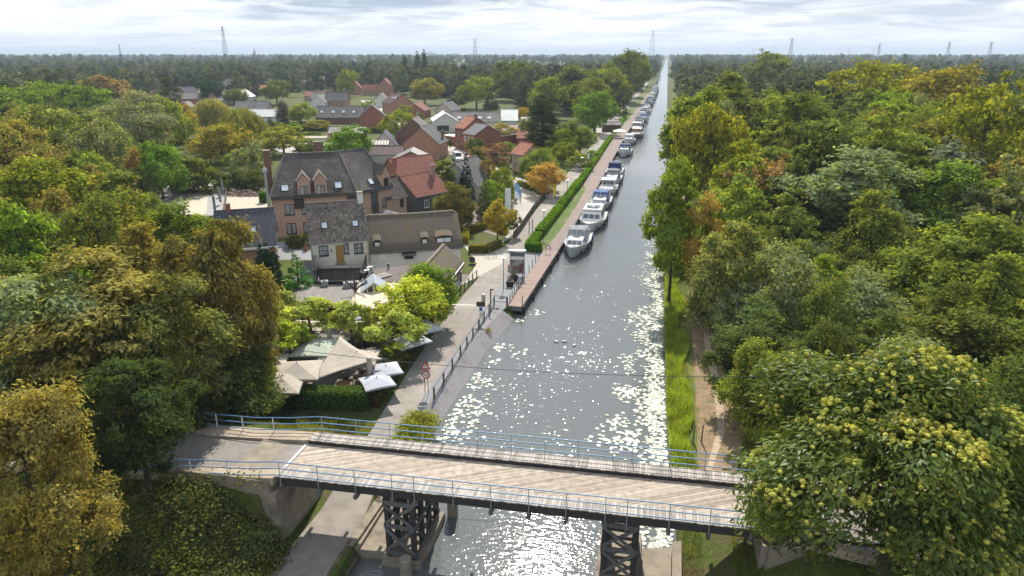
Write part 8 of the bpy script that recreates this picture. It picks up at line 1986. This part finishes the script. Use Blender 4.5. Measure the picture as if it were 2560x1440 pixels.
for _ in range(5200):
    d = math.sqrt(rg.uniform(1300**2, 4200**2)); a = rg.uniform(-.70, .70); s = d * math.sin(a); f = d * math.cos(a); x = FX*f + RX*s; y = FY*f + RY*s
    if abs(x + 4) < 16: continue
    pts.append((x, y, 1.0))
far_wood('distant_woods', 'distant treetops just below the horizon', pts, .9, 1.5)
# rolling canopy underneath and beyond
rs = np.random.RandomState(4); nr, na = 120, 420
d = 640 * (13500 / 640) ** (np.arange(nr) / (nr - 1)); a = np.linspace(-.72, .72, na)
D_, A_ = np.meshgrid(d, a, indexing='ij'); f = D_ * np.cos(A_); s = D_ * np.sin(A_)
X = FX*f + RX*s; Y = FY*f + RY*s
Z = 8.5 + 2.4 * np.sin(X * .021 + 1.7 * np.sin(Y * .009)) * np.sin(Y * .017) + rs.normal(size=X.shape) * 2.0 + 3.0 * np.clip((D_ - 2500) / 6000, 0, 1) * (1 + np.sin(A_ * 23) * .6 + np.sin(A_ * 61 + 1) * .4)
Z = Z - 12 * np.clip((980 - D_) / 300, 0, 1)
gap = np.abs(X + 4) < 22 + D_ * .004; Z = np.where(gap & (D_ < 5000), -3.0, Z)
fld = (X > -400) & (X < -120) & (Y > 940) & (Y < 1350); Z = np.where(fld, -3.0, Z)
idx = np.arange(nr * na).reshape(nr, na); Qd = np.stack([idx[:-1, :-1], idx[:-1, 1:], idx[1:, 1:], idx[1:, :-1]], -1).reshape(-1, 4)
me = np_mesh('canopy', np.stack([X, Y, Z], -1).reshape(-1, 3), Qd, [surf('far canopy', (.085, .10, .04), .95, (.05, .06, .026), .045, 6, world=True, c3=(.085, .09, .035), s3=.006)], rs.rand(len(Qd)))
tag(mesh_obj('canopy', me), 'unbroken canopy of the far woods up to the horizon', 'wood', kind='stuff')
# ---------------------------------------------------------------- sky, sun, camera
SUN_EL = R_(46); SUN_AZ = PSI - R_(2.5)        # measured left of +Y
sd = Vector((-math.sin(SUN_AZ) * math.cos(SUN_EL), math.cos(SUN_AZ) * math.cos(SUN_EL), math.sin(SUN_EL)))
sun = bpy.data.lights.new('sun', 'SUN'); so = bpy.data.objects.new('sun', sun); COL.objects.link(so)
sun.energy = 5.0; sun.angle = R_(.55); sun.color = (1.0, .94, .84)
so.rotation_euler = sd.to_track_quat('Z', 'Y').to_euler(); so.location = sd * 100
w = bpy.data.worlds.new('World'); sc.world = w; w.use_nodes = True
N = NT(w)
out = N.new('ShaderNodeOutputWorld'); bg = N.new('ShaderNodeBackground'); N.lk(bg.outputs[0], out.inputs[0])
sky = N.new('ShaderNodeTexSky', sky_type='NISHITA'); sky.sun_disc = False; sky.sun_elevation = SUN_EL; sky.sun_rotation = -SUN_AZ
sky.air_density = 1.2; sky.dust_density = 1.5
SKY = .085
sk = N.new('ShaderNodeVectorMath', operation='SCALE'); N.lk(sky.outputs[0], sk.inputs[0]); sk.inputs['Scale'].default_value = SKY
d = N.new('ShaderNodeTexCoord').outputs['Generated']
sep = N.new('ShaderNodeSeparateXYZ'); N.lk(d, sep.inputs[0])
zc = N.math('ADD', N.math('MAXIMUM', sep.outputs[2], 0.0), .085)
cx = N.math('DIVIDE', sep.outputs[0], zc); cy = N.math('DIVIDE', sep.outputs[1], zc)
cmb = N.new('ShaderNodeCombineXYZ'); N.lk(cx, cmb.inputs[0]); N.lk(cy, cmb.inputs[1])
rot = N.mapping(cmb.outputs[0], (1.0, 1.25, 1), (0, 0, -PSI))
n_big = N.noise(rot, .55, 7, .58, .5)
n_mid = N.noise(N.mapping(rot, (1, 1, 1), (0, 0, 0), (7.3, 2.1, 0)), 1.0, 8, .62, .7)
n_low = N.noise(N.mapping(rot, (1, 1, 1), (0, 0, 0), (3.3, 9.1, 0)), .33, 3, .5, .2)
el = sep.outputs[2]
white = N.mixc(N.rng(el, .0, .35), (.95, .96, .97), (.80, .83, .87))
dark = N.mixc(N.rng(el, .0, .12), (.46, .53, .62), (.26, .34, .44))
shade = N.math('ADD', N.math('MULTIPLY', N.rng(n_mid, .44, .60), .62), N.math('MULTIPLY', N.rng(n_low, .40, .62), .62))
shade = N.math('MULTIPLY', shade, N.rng(el, .0, .075, .30, 1.15))
cl = N.mixc(N.math('MINIMUM', shade, 1.0), white, dark)
hole = N.rng(n_big, .55, .66)
col = N.mixc(N.math('MULTIPLY', hole, N.rng(el, .02, .09)), cl, sk.outputs[0])
up = N.rng(el, .25, .8)
sc2 = N.new('ShaderNodeVectorMath', operation='SCALE'); N.lk(col, sc2.inputs[0]); N.lk(N.rng(el, .12, .6, 1.0, 1.3), sc2.inputs['Scale'])
N.lk(sc2.outputs[0], bg.inputs[0]); bg.inputs[1].default_value = 1.0
cam = bpy.data.cameras.new('camera'); co = bpy.data.objects.new('camera', cam); COL.objects.link(co)
cam.sensor_width = 36; cam.lens = 36 * FPX / 2560; cam.clip_start = .5; cam.clip_end = 40000
co.location = (0, 0, CAMZ); co.rotation_euler = (math.pi / 2 - PITCH, 0, PSI)
sc.camera = co
sc.view_settings.view_transform = 'Standard'; sc.view_settings.look = 'None'; sc.view_settings.exposure = 0.46; sc.view_settings.gamma = 1
sc.view_settings.use_curve_mapping = False
c = sc.cycles
c.max_bounces = 5; c.diffuse_bounces = 2; c.glossy_bounces = 2; c.transmission_bounces = 3; c.transparent_max_bounces = 4; c.volume_bounces = 0
c.caustics_reflective = False; c.caustics_refractive = False
c.sample_clamp_indirect = 4.0; c.sample_clamp_direct = 0
c.use_denoising = True; c.use_adaptive_sampling = False
# ---------------------------------------------------------------- the air between here and the horizon
hz = MB(); hz.box(-15500, 15500, -70, 15400, -4.5, 125)
m, N = newmat('haze'); out = N.new('ShaderNodeOutputMaterial'); pv = N.new('ShaderNodeVolumePrincipled')
pv.inputs['Color'].default_value = (.72, .84, 1.0, 1); pv.inputs['Density'].default_value = .00016; pv.inputs['Anisotropy'].default_value = .0
N.lk(pv.outputs[0], out.inputs['Volume'])
ho = hz.build('haze', m); tag(ho, kind='stuff'); ho['label'] = 'thin haze in the air'
